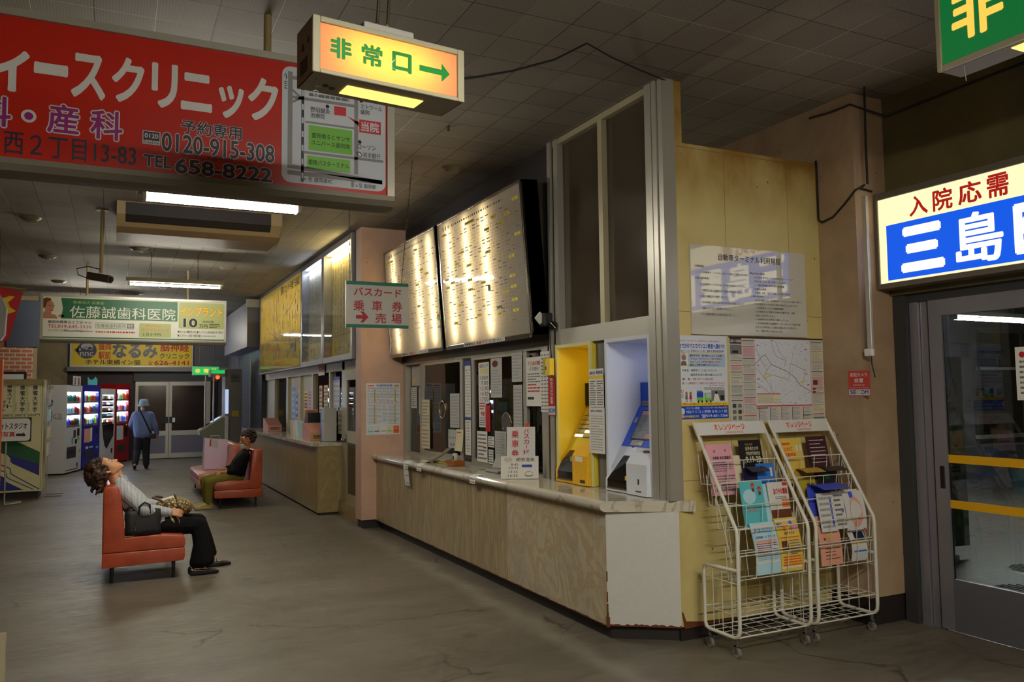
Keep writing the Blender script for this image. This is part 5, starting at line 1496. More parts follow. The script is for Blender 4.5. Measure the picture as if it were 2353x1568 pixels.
sk = MB(frame((4.948, 0, 0), **FACE_HALL))
sk.box((-4.325, 1.665, -0.001), (-4.135, 1.853, 0.0005), 'clinic_red')
sk.rect(-4.322, 1.672, -4.138, 1.715, 'sign_white', 0.001)
sk.text('防犯カメラ', -4.305, 1.808, -4.155, 1.838, 'sign_white', 0.001, 0.02).text('設置', -4.27, 1.765, -4.19, 1.798, 'sign_white', 0.001, 0.02).text('-MONITORED AREA-', -4.285, 1.742, -4.175, 1.752, 'sign_white', 0.001).text('Closed Circuit TV in Operation', -4.315, 1.722, -4.145, 1.732, 'sign_white', 0.001)
sk.text('SE', -4.312, 1.678, -4.255, 1.71, 'ink_blue', 0.002, 0.03).text('C', -4.25, 1.678, -4.22, 1.71, 'map_green', 0.002, 0.03).text('OM', -4.216, 1.678, -4.148, 1.71, 'ink_blue', 0.002, 0.03)
sk.build('security_sticker', label='square red and white security camera sticker on the brown pillar', cat='sticker', group='security camera stickers')
# conduit, clips and cables on the pillar
cd = thing('conduit', 'white vertical cable conduit on the brown pillar beside the hospital sign', 'conduit', (4.93, 4.08, 1.96))
MB().box((4.925, 4.085, 1.98), (4.95, 4.125, 3.14), 'alu_pale', 0.005).build('trunking', cd)
MB().box((4.915, 4.08, 1.955), (4.95, 4.15, 2.01), 'paper', 0.01).build('end_box', cd)
MB().tube([(4.935, 4.10, 1.955), (4.93, 4.095, 1.9), (4.94, 4.08, 1.8)], 0.005, 'wire_black', 6).build('cable_tail', cd)
MB().tube([(4.94, 4.55, 3.52), (4.935, 4.54, 3.48), (4.935, 4.54, 3.05), (4.93, 4.50, 3.02), (4.935, 4.40, 3.04), (4.935, 4.28, 3.12), (4.935, 4.18, 3.20), (4.935, 4.10, 3.22), (5.0, 4.19, 3.22), (5.12, 4.19, 3.21)], 0.008, 'wire_black', 6).build('cable', label='black cable sagging from the cream wall top across the brown pillar', cat='cable')
MB().tube([(4.938, 4.075, 3.22), (4.938, 4.075, 3.5), (4.938, 4.068, H)], 0.009, 'wire_black', 6).build('cable', label='black cable running up the brown pillar corner to the ceiling', cat='cable')
MB().tube([(4.94, 4.6, 3.88), (4.938, 4.4, 3.86), (4.938, 4.2, 3.86), (5.27, 4.15, 3.80), (5.27, 3.4, 3.82), (5.27, 2.0, 3.83)], 0.008, 'wire_black', 6).build('cable', label='black cable along the top of the brown pillar and the beam', cat='cable')
# ---------------------------------------------------------------- brochure racks
mat('rack_white', (214, 210, 194), 0.4, var=0.08, scale=12)
mat('caster_grey', (84, 80, 76), 0.5)
mat('wheel', (128, 122, 112), 0.5)
SL0 = Vector((0, 4.085, 0.80)); SL1 = Vector((0, 4.50, 1.495))
def on_slope(z):
    t = (z - SL0.z) / (SL1.z - SL0.z)
    return SL0.y + (SL1.y - SL0.y) * t
POCK = [1.235, 1.10, 0.955, 0.815, 0.645]
def rack(x0, x1, label):
    t = thing('brochure_rack', label, 'brochure rack', ((x0 + x1) / 2, 4.3, 0.0), 'wire brochure racks')
    for x in (x0, x1):
        side = MB()
        pts = [(x, 4.50, 1.495), (x, on_slope(0.86), 0.86), (x, 4.092, 0.815), (x, 4.085, 0.77), (x, 4.085, 0.20), (x, 4.09, 0.16), (x, 4.11, 0.135), (x, 4.14, 0.125), (x, 4.38, 0.125), (x, 4.41, 0.135), (x, 4.425, 0.165),
               (x, 4.425, 0.50), (x, 4.415, 0.535), (x, 4.385, 0.548), (x, 4.09, 0.555)]
        side.tube(pts, 0.0125, 'rack_white', 10)
        sf_ = side.build('side_frame', t)
        wr = MB()
        for y in (4.155, 4.245, 4.335):
            wr.cyl((x, y, 0.125), (x, y, 0.55), 0.003, 'rack_white', 6)
        wr.cyl((x, 4.09, 0.47), (x, 4.42, 0.47), 0.003, 'rack_white', 6)
        wr.cyl((x, 4.415, 1.40), (x, 4.14, 0.60), 0.003, 'rack_white', 6)
        wr.build('side_wires', sf_)
    hb = MB(frame((x0 + 0.012, 4.495 + 0.004, 1.492), (1, 0, 0), SL0 - SL1))
    W = x1 - x0 - 0.024
    hb.box((0, 0, -0.006), (W, 0.095, 0.0), 'sign_white')
    hb.F = frame((x0 + 0.012, on_slope(1.408) - 0.004, 1.408), (1, 0, 0), SL1 - SL0)
    hb.box((0, 0, -0.004), (W, 0.094, 0.001), 'sign_white')
    hb.text('オレンジページ', W * 0.25, 0.035, W * 0.72, 0.085, 'orange_ink', 0.002, 0.03)
    hb.text('ORANGE PAGE', W * 0.4, 0.01, W * 0.66, 0.025, 'orange_ink', 0.002, 0.02)
    hb.build('header_board', t)
    for i, z in enumerate(POCK):
        p = MB()
        y = on_slope(z) if z > 0.8 else 4.095
        d = 0.155
        zb = z - 0.155
        p.cyl((x0, y, z), (x1, y, z), 0.004, 'rack_white', 6)
        p.cyl((x0, y + 0.015, zb), (x1, y + 0.015, zb), 0.0035, 'rack_white', 6)
        p.cyl((x0, y + 0.085, zb), (x1, y + 0.085, zb), 0.003, 'rack_white', 6)
        n = 4
        for k in range(n + 1):
            x = x0 + 0.03 + (x1 - x0 - 0.06) * k / n
            p.tube([(x, y, z), (x, y + 0.012, zb + 0.004), (x, y + 0.085, zb), (x, y + 0.105, zb + 0.16)], 0.0028, 'rack_white', 5)
        for x in (x0, x1):
            p.tube([(x, y, z), (x, y + 0.015, zb), (x, y + 0.085, zb), (x, y + 0.11, zb + 0.2)], 0.003, 'rack_white', 5)
        p.build('pocket', t)
    for z, nm, yf in ((0.265, 'shelf', 4.095), (0.125, 'base_grid', 4.12)):
        g = MB()
        g.cyl((x0, yf, z), (x1, yf, z), 0.006, 'rack_white', 6).cyl((x0, 4.425, z), (x1, 4.425, z), 0.005, 'rack_white', 6)
        for k in range(1, 4):
            y = yf + (4.425 - yf) * k / 4
            g.cyl((x0, y, z), (x1, y, z), 0.003, 'rack_white', 6)
        for k in range(0, 6):
            x = x0 + (x1 - x0) * k / 5
            g.cyl((x, yf, z + 0.004), (x, 4.425, z + 0.004), 0.003, 'rack_white', 6)
        g.build(nm, t)
    bk = MB()
    for k in range(6):
        x = x0 + (x1 - x0) * k / 5
        bk.cyl((x, 4.43, 0.13), (x, 4.43, 0.47 if k not in (0, 5) else 0.5), 0.0028, 'rack_white', 5)
    bk.cyl((x0, 4.43, 0.47), (x1, 4.43, 0.47), 0.0032, 'rack_white', 5)
    bk.build('back_grid', t)
    for cx, cy in ((x0 + 0.01, 4.39), (x0 + 0.01, 4.13), (x1 - 0.01, 4.39), (x1 - 0.01, 4.13)):
        c = MB()
        c.cyl((cx, cy, 0.075), (cx, cy, 0.118), 0.012, 'caster_grey', 10)
        c.box((cx - 0.016, cy - 0.012, 0.03), (cx - 0.012, cy + 0.012, 0.08), 'caster_grey').box((cx + 0.012, cy - 0.012, 0.03), (cx + 0.016, cy + 0.012, 0.08), 'caster_grey').box((cx - 0.016, cy - 0.014, 0.072), (cx + 0.016, cy + 0.014, 0.08), 'caster_grey')
        cst = c.build("caster", t)
        MB().cyl((cx - 0.010, cy, 0.032), (cx + 0.010, cy, 0.032), 0.031, 'wheel', 18).build('wheel', cst)
    return t
rack(3.615, 4.235, 'white wire brochure rack on casters, the left one nearer the counter end')
rack(4.305, 4.875, 'white wire brochure rack on casters, the right one against the brown pillar')

mat('bro_pink', (222, 160, 174), 0.5)
mat('bro_black', (24, 22, 24), 0.35)
mat('bro_navy', (20, 24, 66), 0.35)
mat('bro_blue', (52, 116, 206), 0.35)
mat('bro_teal', (88, 186, 196), 0.4)
mat('bro_yellow', (220, 190, 82), 0.45)
mat('bro_maroon', (62, 22, 34), 0.4)
mat('bro_violet', (66, 84, 206), 0.35)
mat('bro_salmon', (222, 160, 136), 0.5)
mat('bro_sky', (176, 214, 226), 0.45)
mat('bro_white', (214, 212, 206), 0.45)
mat('bro_orange', (226, 120, 50), 0.5)
mat('bro_gold', (190, 150, 60), 0.5)
def leaflet(xl, xr, z0, z1, pocket, label, m, art=None, droop=0.0, bulge=0.0, name='brochure', thick=0.006, lean=None):
    """a brochure standing in a pocket of the rack; it leans back along the slope, its top may flop forward"""
    zb = POCK[pocket] - 0.152
    y = (on_slope(POCK[pocket]) if POCK[pocket] > 0.8 else 4.095) + 0.03
    dz = z1 - z0
    back = 0.055 if lean is None else lean
    n = 10
    mb = MB()
    W = xr - xl
    rows_ = []
    for i in range(n + 1):
        t = i / n
        yy = y + back * t * (dz / 0.3) - bulge * math.sin(math.pi * t)
        zz = z0 + dz * t
        if droop and t > 0.55:
            q = (t - 0.55) / 0.45
            yy -= droop * q * q * 1.2
            zz -= dz * 0.40 * q * q
        rows_.append((yy, zz))
    vs = []
    for yy, zz in rows_:
        vs += [(xl, yy, zz), (xr, yy, zz)]
    for yy, zz in rows_:
        vs += [(xl, yy + thick, zz - (0.004 if droop else 0)), (xr, yy + thick, zz - (0.004 if droop else 0))]
    o = 2 * (n + 1)
    fs = []
    for i in range(n):
        fs.append((2 * i, 2 * i + 1, 2 * i + 3, 2 * i + 2))
        fs.append((o + 2 * i, o + 2 * i + 2, o + 2 * i + 3, o + 2 * i + 1))
        fs.append((2 * i, 2 * i + 2, o + 2 * i + 2, o + 2 * i)); fs.append((2 * i + 1, o + 2 * i + 1, o + 2 * i + 3, 2 * i + 3))
    fs += [(2 * n, 2 * n + 1, o + 2 * n + 1, o + 2 * n), (0, o, o + 1, 1)]
    mb.raw(vs, fs, m)
    if art:
        b = MB()
        art(b, W, dz)
        # wrap the printed matter onto the bent sheet
        for f_, mi_ in zip(b.f, b.m):
            pv = []
            for k in f_:
                p = b.v[k]
                t = min(0.9999, max(0, p.y / dz)) * n
                i = int(t); q = t - i
                (ya, za), (yb, zb2) = rows_[i], rows_[i + 1]
                pv.append((xl + p.x, ya + (yb - ya) * q - 0.0015 - p.z, za + (zb2 - za) * q))
            mb.raw(pv, [tuple(range(len(pv)))], b.names[mi_])
    return mb.build(name, label=label, cat='brochure', group='brochures in the racks')
R1 = 'left brochure rack'
leaflet(3.665, 3.895, 1.00, 1.345, 0, 'pink legal advice leaflet high in the left brochure rack', 'bro_pink', combo(txt('法務局 休日 相談所', 0.2, 0.70, 0.9, 0.76, 'ink', 0.02), rows(5, 'ink_grey', 41, 4, 0.15, 0.92, 0.45, 0.66), rows(6, 'ink_grey', 42, 4, 0.2, 0.95, 0.06, 0.4), lambda b, W, Hh: b.disc(W * 0.3, Hh * 0.86, 0.01, 'skin_print', 0.001).disc(W * 0.72, Hh * 0.87, 0.01, 'skin_print', 0.001)))
leaflet(3.96, 4.16, 1.03, 1.365, 0, 'black university open day flyer with gold dates in the left brochure rack', 'bro_black', combo(txt('平成26年度', 0.25, 0.88, 0.6, 0.93, 'bro_gold', 0.0), txt('岩手県立大学', 0.25, 0.78, 0.85, 0.86, 'paper_cream', 0.01), txt('学校見学説明会', 0.25, 0.68, 0.9, 0.76, 'paper_cream', 0.01), txt('9.19-20.', 0.2, 0.53, 0.95, 0.66, 'paper_cream', 0.03), txt('2014.', 0.02, 0.51, 0.2, 0.56, 'paper_cream', 0.0), rows(3, 'bro_gold', 43, 3, 0.3, 0.9, 0.15, 0.35)))
leaflet(3.90, 3.98, 1.00, 1.26, 0, 'plain cream leaflet half hidden behind the pink leaflet', 'paper_cream', None, lean=0.075)
leaflet(3.90, 4.06, 0.96, 1.30, 1, 'dark navy brochure flopping forward in the left brochure rack', 'bro_navy', None, droop=0.10)
leaflet(4.02, 4.18, 0.98, 1.205, 1, 'bright blue brochure with a small figure in the left brochure rack', 'bro_blue', combo(txt('MACHI', 0.15, 0.76, 0.6, 0.86, 'bro_violet', 0.02), lambda b, W, Hh: b.disc(W * 0.8, Hh * 0.82, 0.012, 'bro_white', 0.001).rect(W * 0.74, Hh * 0.6, W * 0.86, Hh * 0.78, 'bro_white', 0.001)))
leaflet(3.80, 4.00, 0.80, 1.10, 2, 'turquoise fire brigade leaflet with two little figures in the left brochure rack', 'bro_teal', combo(lambda b, W, Hh: b.disc(W * 0.35, Hh * 0.66, W * 0.28, 'bro_sky', 0.0008, Hh * 0.16), lambda b, W, Hh: [b.disc(W * a, Hh * c, 0.016, 'map_red', 0.0012).disc(W * a, Hh * (c - 0.03), 0.011, 'skin_print', 0.0016).rect(W * a - 0.011, Hh * (c - 0.14), W * a + 0.011, Hh * (c - 0.065), 'rust', 0.0012) for a, c in ((0.55, 0.9), (0.82, 0.82))], txt('なかよし防火', 0.1, 0.32, 0.6, 0.4, 'orange_ink', 0.02)))
leaflet(4.04, 4.22, 0.82, 1.08, 2, 'white and orange house magazine with red title in the left brochure rack', 'bro_white', combo(txt('おウチの情報', 0.25, 0.68, 0.95, 0.85, 'ink_red', 0.03), box_(0.0, 0.05, 1, 0.3, 'rust'), box_(0.6, 0.35, 0.98, 0.55, 'bro_orange'), box_(0.75, 0.9, 0.98, 0.98, 'ink_red'), rows(2, 'ink_grey', 45, 3, 0.3, 0.9, 0.56, 0.64)))
leaflet(3.985, 4.06, 0.80, 1.07, 2, 'pale lilac leaflet behind the house magazine', 'bro_sky', None, lean=0.08)
leaflet(3.81, 4.02, 0.50, 0.83, 4, 'pale blue festival timetable flyer low in the left brochure rack', 'bro_sky', combo(box_(0.04, 0.22, 0.96, 0.95, 'bro_white'), txt('IBCまつりアピオ', 0.12, 0.82, 0.9, 0.9, 'ink_blue', 0.01), txt('盛岡駅 → アピオ', 0.08, 0.70, 0.92, 0.75, 'ink_blue', 0.01), box_(0.06, 0.62, 0.94, 0.67, 'bro_salmon'), rows(5, 'ink_red', 46, 6, 0.08, 0.94, 0.42, 0.62), rows(4, 'ink_pale', 47, 6, 0.08, 0.94, 0.28, 0.42)), bulge=0.02)
leaflet(4.025, 4.225, 0.50, 0.845, 4, 'yellow edged festival flyer low in the left brochure rack', 'bro_yellow', combo(box_(0.03, 0.06, 0.93, 0.97, 'bro_white'), txt('IBC', 0.05, 0.84, 0.3, 0.92, 'ink_blue', 0.02), txt('まつり', 0.3, 0.76, 0.72, 0.88, 'orange_ink', 0.03), lambda b, W, Hh: b.disc(W * 0.8, Hh * 0.82, 0.03, 'bro_pink', 0.0012).disc(W * 0.68, Hh * 0.9, 0.015, 'bro_blue', 0.0014), txt('岩手アピオ', 0.3, 0.69, 0.75, 0.74, 'ink', 0.02), box_(0.05, 0.63, 0.92, 0.65, 'orange_ink'), box_(0.1, 0.38, 0.4, 0.58, 'rust'), rows(6, 'ink_grey', 48, 4, 0.45, 0.9, 0.3, 0.6), rows(4, 'orange_ink', 49, 3, 0.1, 0.9, 0.1, 0.3, 0.5)), bulge=0.02)
leaflet(4.335, 4.55, 1.04, 1.36, 0, 'yellow airport leaflet with orange title in the right brochure rack', 'bro_yellow', combo(txt('いわて', 0.18, 0.72, 0.55, 0.82, 'orange_ink', 0.03), txt('花巻空港', 0.16, 0.58, 0.66, 0.69, 'orange_ink', 0.03), rows(1, 'orange_ink', 50, 3, 0.1, 0.6, 0.86, 0.92, 0.8), lambda b, W, Hh: b.rect(W * 0.7, Hh * 0.72, W * 0.8, Hh * 0.86, 'bro_white', 0.001).rect(W * 0.86, Hh * 0.72, W * 0.96, Hh * 0.86, 'bro_white', 0.001), rows(2, 'ink_pale', 51, 4, 0.2, 0.55, 0.48, 0.55)))
leaflet(4.60, 4.80, 1.06, 1.37, 0, 'dark maroon brochure with tiny white print in the right brochure rack', 'bro_maroon', rows(7, 'paper', 52, 3, 0.12, 0.88, 0.35, 0.95, 0.16))
leaflet(4.375, 4.555, 0.955, 1.255, 1, 'autumn landscape brochure whose white top flops forward in the right brochure rack', 'bro_gold', combo(box_(0, 0.1, 1, 0.45, 'brass_yellow'), box_(0.5, 0.25, 0.9, 0.3, 'rust')), droop=0.12)
leaflet(4.585, 4.785, 0.965, 1.25, 1, 'black lifestyle magazine bent forward in the right brochure rack', 'bro_black', combo(txt('ライフスケープ', 0.1, 0.12, 0.85, 0.25, 'paper', 0.02), box_(0.35, 0.35, 0.6, 0.5, 'ink_green')), droop=0.11)
leaflet(4.40, 4.64, 0.83, 1.16, 2, 'violet blue brochure flopping forward in the right brochure rack', 'bro_violet', None, droop=0.16)
leaflet(4.41, 4.56, 0.73, 0.99, 3, 'white newsletter with violet stripe in the right brochure rack', 'bro_white', combo(rows(6, 'ink_pale', 53, 4), box_(0.75, 0.1, 0.85, 0.9, 'bro_violet')))
leaflet(4.555, 4.66, 0.74, 1.0, 3, 'narrow printed newsletter with a blue dot in the right brochure rack', 'bro_white', combo(rows(7, 'ink_grey', 54, 4), lambda b, W, Hh: b.disc(W * 0.75, Hh * 0.45, 0.01, 'bro_blue', 0.001)))
leaflet(4.655, 4.845, 0.72, 1.0, 3, 'pink edged picture leaflet at the right side of the right brochure rack', 'bro_white', combo(box_(0.0, 0, 0.12, 1, 'bro_pink'), box_(0.82, 0, 0.94, 1, 'map_red'), lambda b, W, Hh: b.disc(W * 0.5, Hh * 0.45, W * 0.32, 'bro_salmon', 0.001, Hh * 0.38), box_(0.3, 0.8, 0.5, 0.95, 'bro_violet')), bulge=0.02)
leaflet(4.395, 4.60, 0.50, 0.83, 4, 'salmon pink bus pass leaflet low in the right brochure rack', 'bro_salmon', combo(txt('feel', 0.15, 0.72, 0.5, 0.84, 'maroon_dark', 0.02), lambda b, W, Hh: b.disc(W * 0.5, Hh * 0.6, 0.03, 'bro_yellow', 0.001, 0.015).disc(W * 0.25, Hh * 0.54, 0.01, 'rust', 0.001), rows(5, 'rust', 55, 3, 0.2, 0.9, 0.1, 0.45, 0.25)), bulge=0.015)
leaflet(4.68, 4.83, 0.505, 0.72, 4, 'blue and white sea leaflet curled at the bottom right of the right brochure rack', 'bro_white', combo(box_(0.1, 0.3, 0.95, 0.7, 'bro_blue'), box_(0.3, 0.72, 0.95, 0.92, 'bro_navy'), rows(2, 'yellow_ink', 56, 3, 0.2, 0.8, 0.55, 0.68), rows(2, 'bro_white', 57, 3, 0.2, 0.8, 0.34, 0.5)), bulge=0.03)

# ---------------------------------------------------------------- sliding doors on the right and the covered bay outside
mat('door_alu', (152, 150, 160), 0.38, 0.6, var=0.04)
mat('door_panel', (118, 116, 126), 0.4, 0.5)
mat('stripe_yellow', (226, 168, 10), 0.5)
dj = MB()
dj.box((5.30, 4.09, 0), (5.42, 4.19, 2.42), 'dark_grey').box((5.34, 4.015, 0), (5.46, 4.085, 2.36), 'door_alu').box((5.36, 3.955, 0), (5.46, 4.01, 2.36), 'door_alu').box((5.33, -4.1, 2.36), (5.47, 4.09, 2.42), 'dark_grey')
struct(dj, 'trim_2')
def sdoor(y1, y0, label, g):
    t = thing('sliding_door', label, 'door', (5.36, (y0 + y1) / 2, 0.0), g)
    f_ = MB()
    f_.box((5.34, y1 - 0.10, 0.01), (5.375, y1, 2.36), 'door_alu').box((5.34, y0, 0.01), (5.375, y0 + 0.10, 2.36), 'door_alu').box((5.34, y0 + 0.1, 2.24), (5.375, y1 - 0.1, 2.36), 'door_alu').box((5.34, y0 + 0.1, 0.01), (5.375, y1 - 0.1, 0.37), 'door_panel')
    fr_ = f_.build('door_frame', t)
    pn_ = MB().box((5.356, y0 + 0.1, 0.37), (5.362, y1 - 0.1, 2.24), 'door_glass').build('pane', t)
    for z in (1.185, 0.865):
        MB().box((5.353, y0 + 0.1, z), (5.3555, y1 - 0.1, z + 0.058), 'stripe_yellow').build('safety_stripe', pn_)
    MB().box((5.334, y1 - 0.075, 1.0), (5.341, y1 - 0.04, 1.16), 'black', 0.003).build('pull_handle', fr_)
    return t
sdoor(3.93, 2.6, 'sliding glass door with two yellow stripes beside the brown pillar', 'sliding entrance doors')
sdoor(2.55, 1.2, 'sliding glass door nearer the camera, outside the right edge of the photo', 'sliding entrance doors')
pn = MB(frame((5.350, 0, 0), **FACE_HALL))
pn.box((-3.315, 1.63, 0), (-3.10, 1.98, 0.001), 'paper').greek(-3.29, 1.66, -3.12, 1.9, 7, 'ink_grey', 0.0016, 0.4, 60, 4).disc(-3.27, 1.93, 0.02, 'ink_red', 0.0016)
pn.build('paper_notice', label='white paper notice taped to the sliding door glass at the right edge', cat='notice')
grimy('asphalt', (98, 94, 88), (84, 78, 72), 3, None, 0.5, specks=False)
struct(MB().box((5.5, -4.1, -0.1), (20, 9.0, -0.02), 'asphalt'), 'floor_outside')
struct(MB().box((5.6, -4.1, 3.3), (20, 9.1, 3.4), 'bay_roof' if mat('bay_roof', (150, 164, 176), 0.6) else ''), 'ceiling_outside')
struct(MB().box((5.5, 9.0, -0.02), (20, 9.1, 3.3), 'dark_partition'), 'wall_outside')
struct(MB().box((20, -4.1, -0.02), (20.1, 9.1, 3.3), 'dark_partition'), 'wall_outside_end')
struct(MB().box((5.5, 4.6, -0.02), (5.56, 9.0, 3.3), 'grey'), 'wall_outside_side')
sw = thing('shop_window', 'dark shop window across the bay outside the sliding doors', 'window', (15, 8.95, 0.9))
MB().box((13.4, 8.93, 0.92), (18.5, 8.99, 2.7), 'black_gloss').build('pane', sw)
wfm = MB().box((13.3, 8.9, 0.86), (18.6, 8.99, 0.93), 'alu')
for xx in (13.3, 14.55, 15.8, 17.1):
    wfm.box((xx, 8.9, 0.93), (xx + 0.08, 8.99, 2.75), 'dark_grey')
wfm.box((13.3, 8.9, 2.05), (18.6, 8.92, 2.1), 'light_grey')
wfm.build('window_frame', sw)
batten('fluorescent_batten', 10.0, 11.6, 7.0, 2.66, 'bright fluorescent batten seen through the sliding door glass', chains=True, chain_x=(10.3, 11.3), top=3.3, twin=True, group='fluorescent battens of the bay')
bn = MB(frame((7.62, 5.55, 0.1), (1, -0.1, 0), (0, 0, 1)))
bn.box((0, 0, -0.004), (0.36, 1.95, 0), 'banner_cloth' if mat('banner_cloth', (140, 146, 138), 0.8) else '')
bn.vtext('いわて', 0.1, 0.98, 0.28, 1.75, 'ink_green', 0.002, 0.02).vtext('国体', 0.1, 0.5, 0.28, 0.96, 'ink', 0.002, 0.02).rect(0, 0, 0.36, 0.4, 'ink_green', 0.001)
bn.cyl((-0.02, -0.1, 0), (-0.02, 2.05, 0), 0.012, 'alu', 8)
bn.cyl((-0.02, -0.12, 0), (-0.02, -0.07, 0), 0.15, 'alu', 16)
bn.build('banner', label='pale standing banner with green vertical lettering outside the door', cat='banner')
for i, (mx, my, lb) in enumerate(((6.98, 4.3, 'round manhole cover just outside the sliding door'), (7.95, 4.75, 'round manhole cover farther out across the bay floor'))):
    m_ = MB().lathe([(0.0, -0.012), (0.30, -0.012), (0.32, -0.018), (0.33, -0.02)], 'light_grey', (mx, my, 0), 28)
    for k in range(-4, 5):
        hh = math.sqrt(0.29 ** 2 - (k * 0.06) ** 2)
        m_.box((mx + k * 0.06 - 0.012, my - hh, -0.0125), (mx + k * 0.06 + 0.012, my + hh, -0.006), 'dark_grey')
    m_.build('manhole_cover', label=lb, cat='manhole cover', group='manhole covers in the bay')
# ---------------------------------------------------------------- the second, farther counter
fcn = thing('information_counter', 'long farther counter with thin stone top beyond the pink pillar', 'counter', (2.95, 15.4, 0))
MB().prism([(2.68, 11.86), (2.90, 11.86), (2.90, 18.8), (2.68, 18.8)], 0.03, 0.99, 'far_counter_panel', 'z').build('front_panel', fcn)
MB().box((2.90, 11.86, 0.03), (3.05, 12.0, 0.99), 'far_counter_panel').build('end_panel', fcn)
MB().box((2.72, 11.9, 0.0), (3.0, 18.8, 0.03), 'kick_black').build('kick_board', fcn)
MB().prism([(2.60, 12.0), (2.68, 11.84), (3.12, 11.84), (3.12, 18.82), (2.60, 18.82)], 0.99, 1.04, 'worktop_marble', 'z').build('worktop', fcn)
# window line behind it (plane X = 3.08)
wl = MB()
mat('window_cream', (178, 172, 146), 0.5)
wl.box((3.04, 11.2, 2.1), (3.12, 20.0, 2.24), 'alu_warm')
for a, e in ((11.84, 11.9), (12.62, 12.7), (13.85, 13.95), (14.9, 14.98), (16.05, 16.2), (17.5, 17.58), (18.9, 19.0)):
    wl.box((3.04, a, 1.04), (3.12, e, 2.1), 'alu_warm')
struct(wl, 'window_6')
struct(MB().box((3.085, 13.95, 1.04), (3.095, 16.05, 2.1), 'window_cream').box((3.085, 17.58, 1.04), (3.095, 18.9, 2.1), 'window_cream'), 'window_7')
struct(MB().box((3.085, 11.9, 1.04), (3.09, 13.85, 2.1), 'window_glass').box((3.085, 16.2, 1.04), (3.09, 17.5, 2.1), 'window_glass'), 'window_8')
struct(MB().box((3.8, 11.0, 0.0), (3.85, 20.0, 2.6), 'office_dark'), 'wall_office_screen_far')
def fsheet(y0, y1, z0, z1, label, m='paper', art=None, x=3.083):
    return sheet(y0, y1, z0, z1, x, label, m, art, 'notices on the farther counter windows')
fsheet(15.85, 15.55, 1.25, 1.9, 'blue photo poster on the farther counter window', 'bro_blue', rows(5, 'bro_sky', 70))
fsheet(15.5, 15.3, 1.35, 1.75, 'purple poster beside the blue photo poster', 'bro_maroon', combo(box_(0.1, 0.1, 0.9, 0.45, 'bro_violet'), rows(3, 'paper', 71)))
fsheet(15.25, 15.02, 1.3, 1.85, 'white poster with blue heading on the farther counter window', 'paper', combo(rows(8, 'ink_grey', 72), box_(0.1, 0.8, 0.9, 0.92, 'ink_blue')))
fsheet(14.75, 14.45, 1.48, 1.82, 'yellow poster on the farther counter window', 'yellow_ink', combo(rows(5, 'ink_blue', 73), box_(0.1, 0.1, 0.9, 0.4, 'bro_orange')))
fsheet(14.38, 14.02, 1.45, 1.83, 'magenta poster on the farther counter window', 'bro_pink', combo(box_(0.06, 0.06, 0.94, 0.94, 'purple_ink'), rows(6, 'bro_pink', 74)))
fsheet(13.55, 13.33, 1.36, 1.9, 'cream menu strip with red heading hung in the ticket opening', 'paper_cream', combo(rows(7, 'ink_grey', 75, 3), box_(0.2, 0.82, 0.8, 0.92, 'ink_red')))
fsheet(13.22, 12.95, 1.5, 1.9, 'second cream menu strip hung beside the first in the ticket opening', 'paper_cream', combo(rows(6, 'ink_grey', 76, 3), box_(0.2, 0.4, 0.8, 0.55, 'bro_orange')))
fsheet(12.60, 12.2, 1.5, 2.02, 'pale blue poster with a blue band at the near end of the farther windows', 'bro_sky', combo(box_(0, 0.9, 1, 1, 'poster_blue'), rows(6, 'bro_pink', 77)))
fsheet(12.28, 11.98, 1.15, 1.55, 'yellowed sheet low at the near end of the farther windows', 'paper_cream', rows(5, 'ink_pale', 78))
fsheet(13.35, 12.92, 2.06, 2.26, 'white information desk name card with red characters', 'paper', txt('案内所', 0.1, 0.25, 0.9, 0.8, 'ink_red', 0.02), 3.02)
# things on the farther counter
mat('donation_pink', (192, 132, 112), 0.5)
def donation(y, x, label, band, rz=0):
    t = thing('collection_box', label, 'box', (x, y, 1.04), 'pink collection boxes')
    MB().prism([(y - 0.3, 1.042), (y + 0.3, 1.042), (y + 0.3, 1.30), (y + 0.2, 1.30), (y - 0.3, 1.17)], x - 0.13, x + 0.13, 'donation_pink', 'x').build('box_body', t)
    b = MB(frame((x, y - 0.302, 1.05), **FACE_CAM))
    b.rect(-0.1, 0.02, 0.1, 0.09, band, 0.0).rect(-0.09, 0.03, 0.09, 0.042, 'ink', 0.002).greek(-0.09, 0.05, 0.09, 0.08, 1, 'ink', 0.002, 0.7, 2, 5)
    b.build('front_label', t)
donation(12.75, 2.83, 'pink collection box with a yellow label at the near end of the farther counter', 'brass_yellow')
donation(16.7, 2.86, 'pink collection box with a slot at the far end of the farther counter', 'donation_pink')
ls = thing('leaflet_stand', 'black leaflet stand with pink and white leaflets on the farther counter', 'leaflet stand', (2.9, 13.2, 1.04))
MB().prism([(13.1, 1.042), (13.5, 1.042), (13.22, 1.46), (13.1, 1.46)], 2.8, 3.0, 'black', 'x').build('stand', ls)
for k in range(3):
    MB().prism([(13.51 - 0.09 * k, 1.06 + 0.14 * k), (13.52 - 0.09 * k, 1.07 + 0.14 * k), (13.43 - 0.09 * k, 1.23 + 0.14 * k), (13.42 - 0.09 * k, 1.22 + 0.14 * k)], 2.79, 2.99, ('paper', 'bro_pink', 'bro_salmon')[k], 'x').build('leaflet_stack', ls)
for k in range(4):
    yk = 14.1 + 0.22 * k
    MB().prism([(yk, 1.042), (yk + 0.02, 1.042), (yk + 0.16, 1.30), (yk + 0.14, 1.30)], 2.86, 3.0, ('bro_sky', 'paper', 'bro_white', 'paper_grey')[k], 'x').build('brochure_pile', label=('pale blue brochures leaning on the farther counter', 'white brochures leaning behind the pale blue ones on the farther counter', 'cream white brochures third from the near end on the farther counter', 'grey brochures farthest back in the leaning row on the farther counter')[k], cat='brochures', group='brochures leaning on the farther counter')
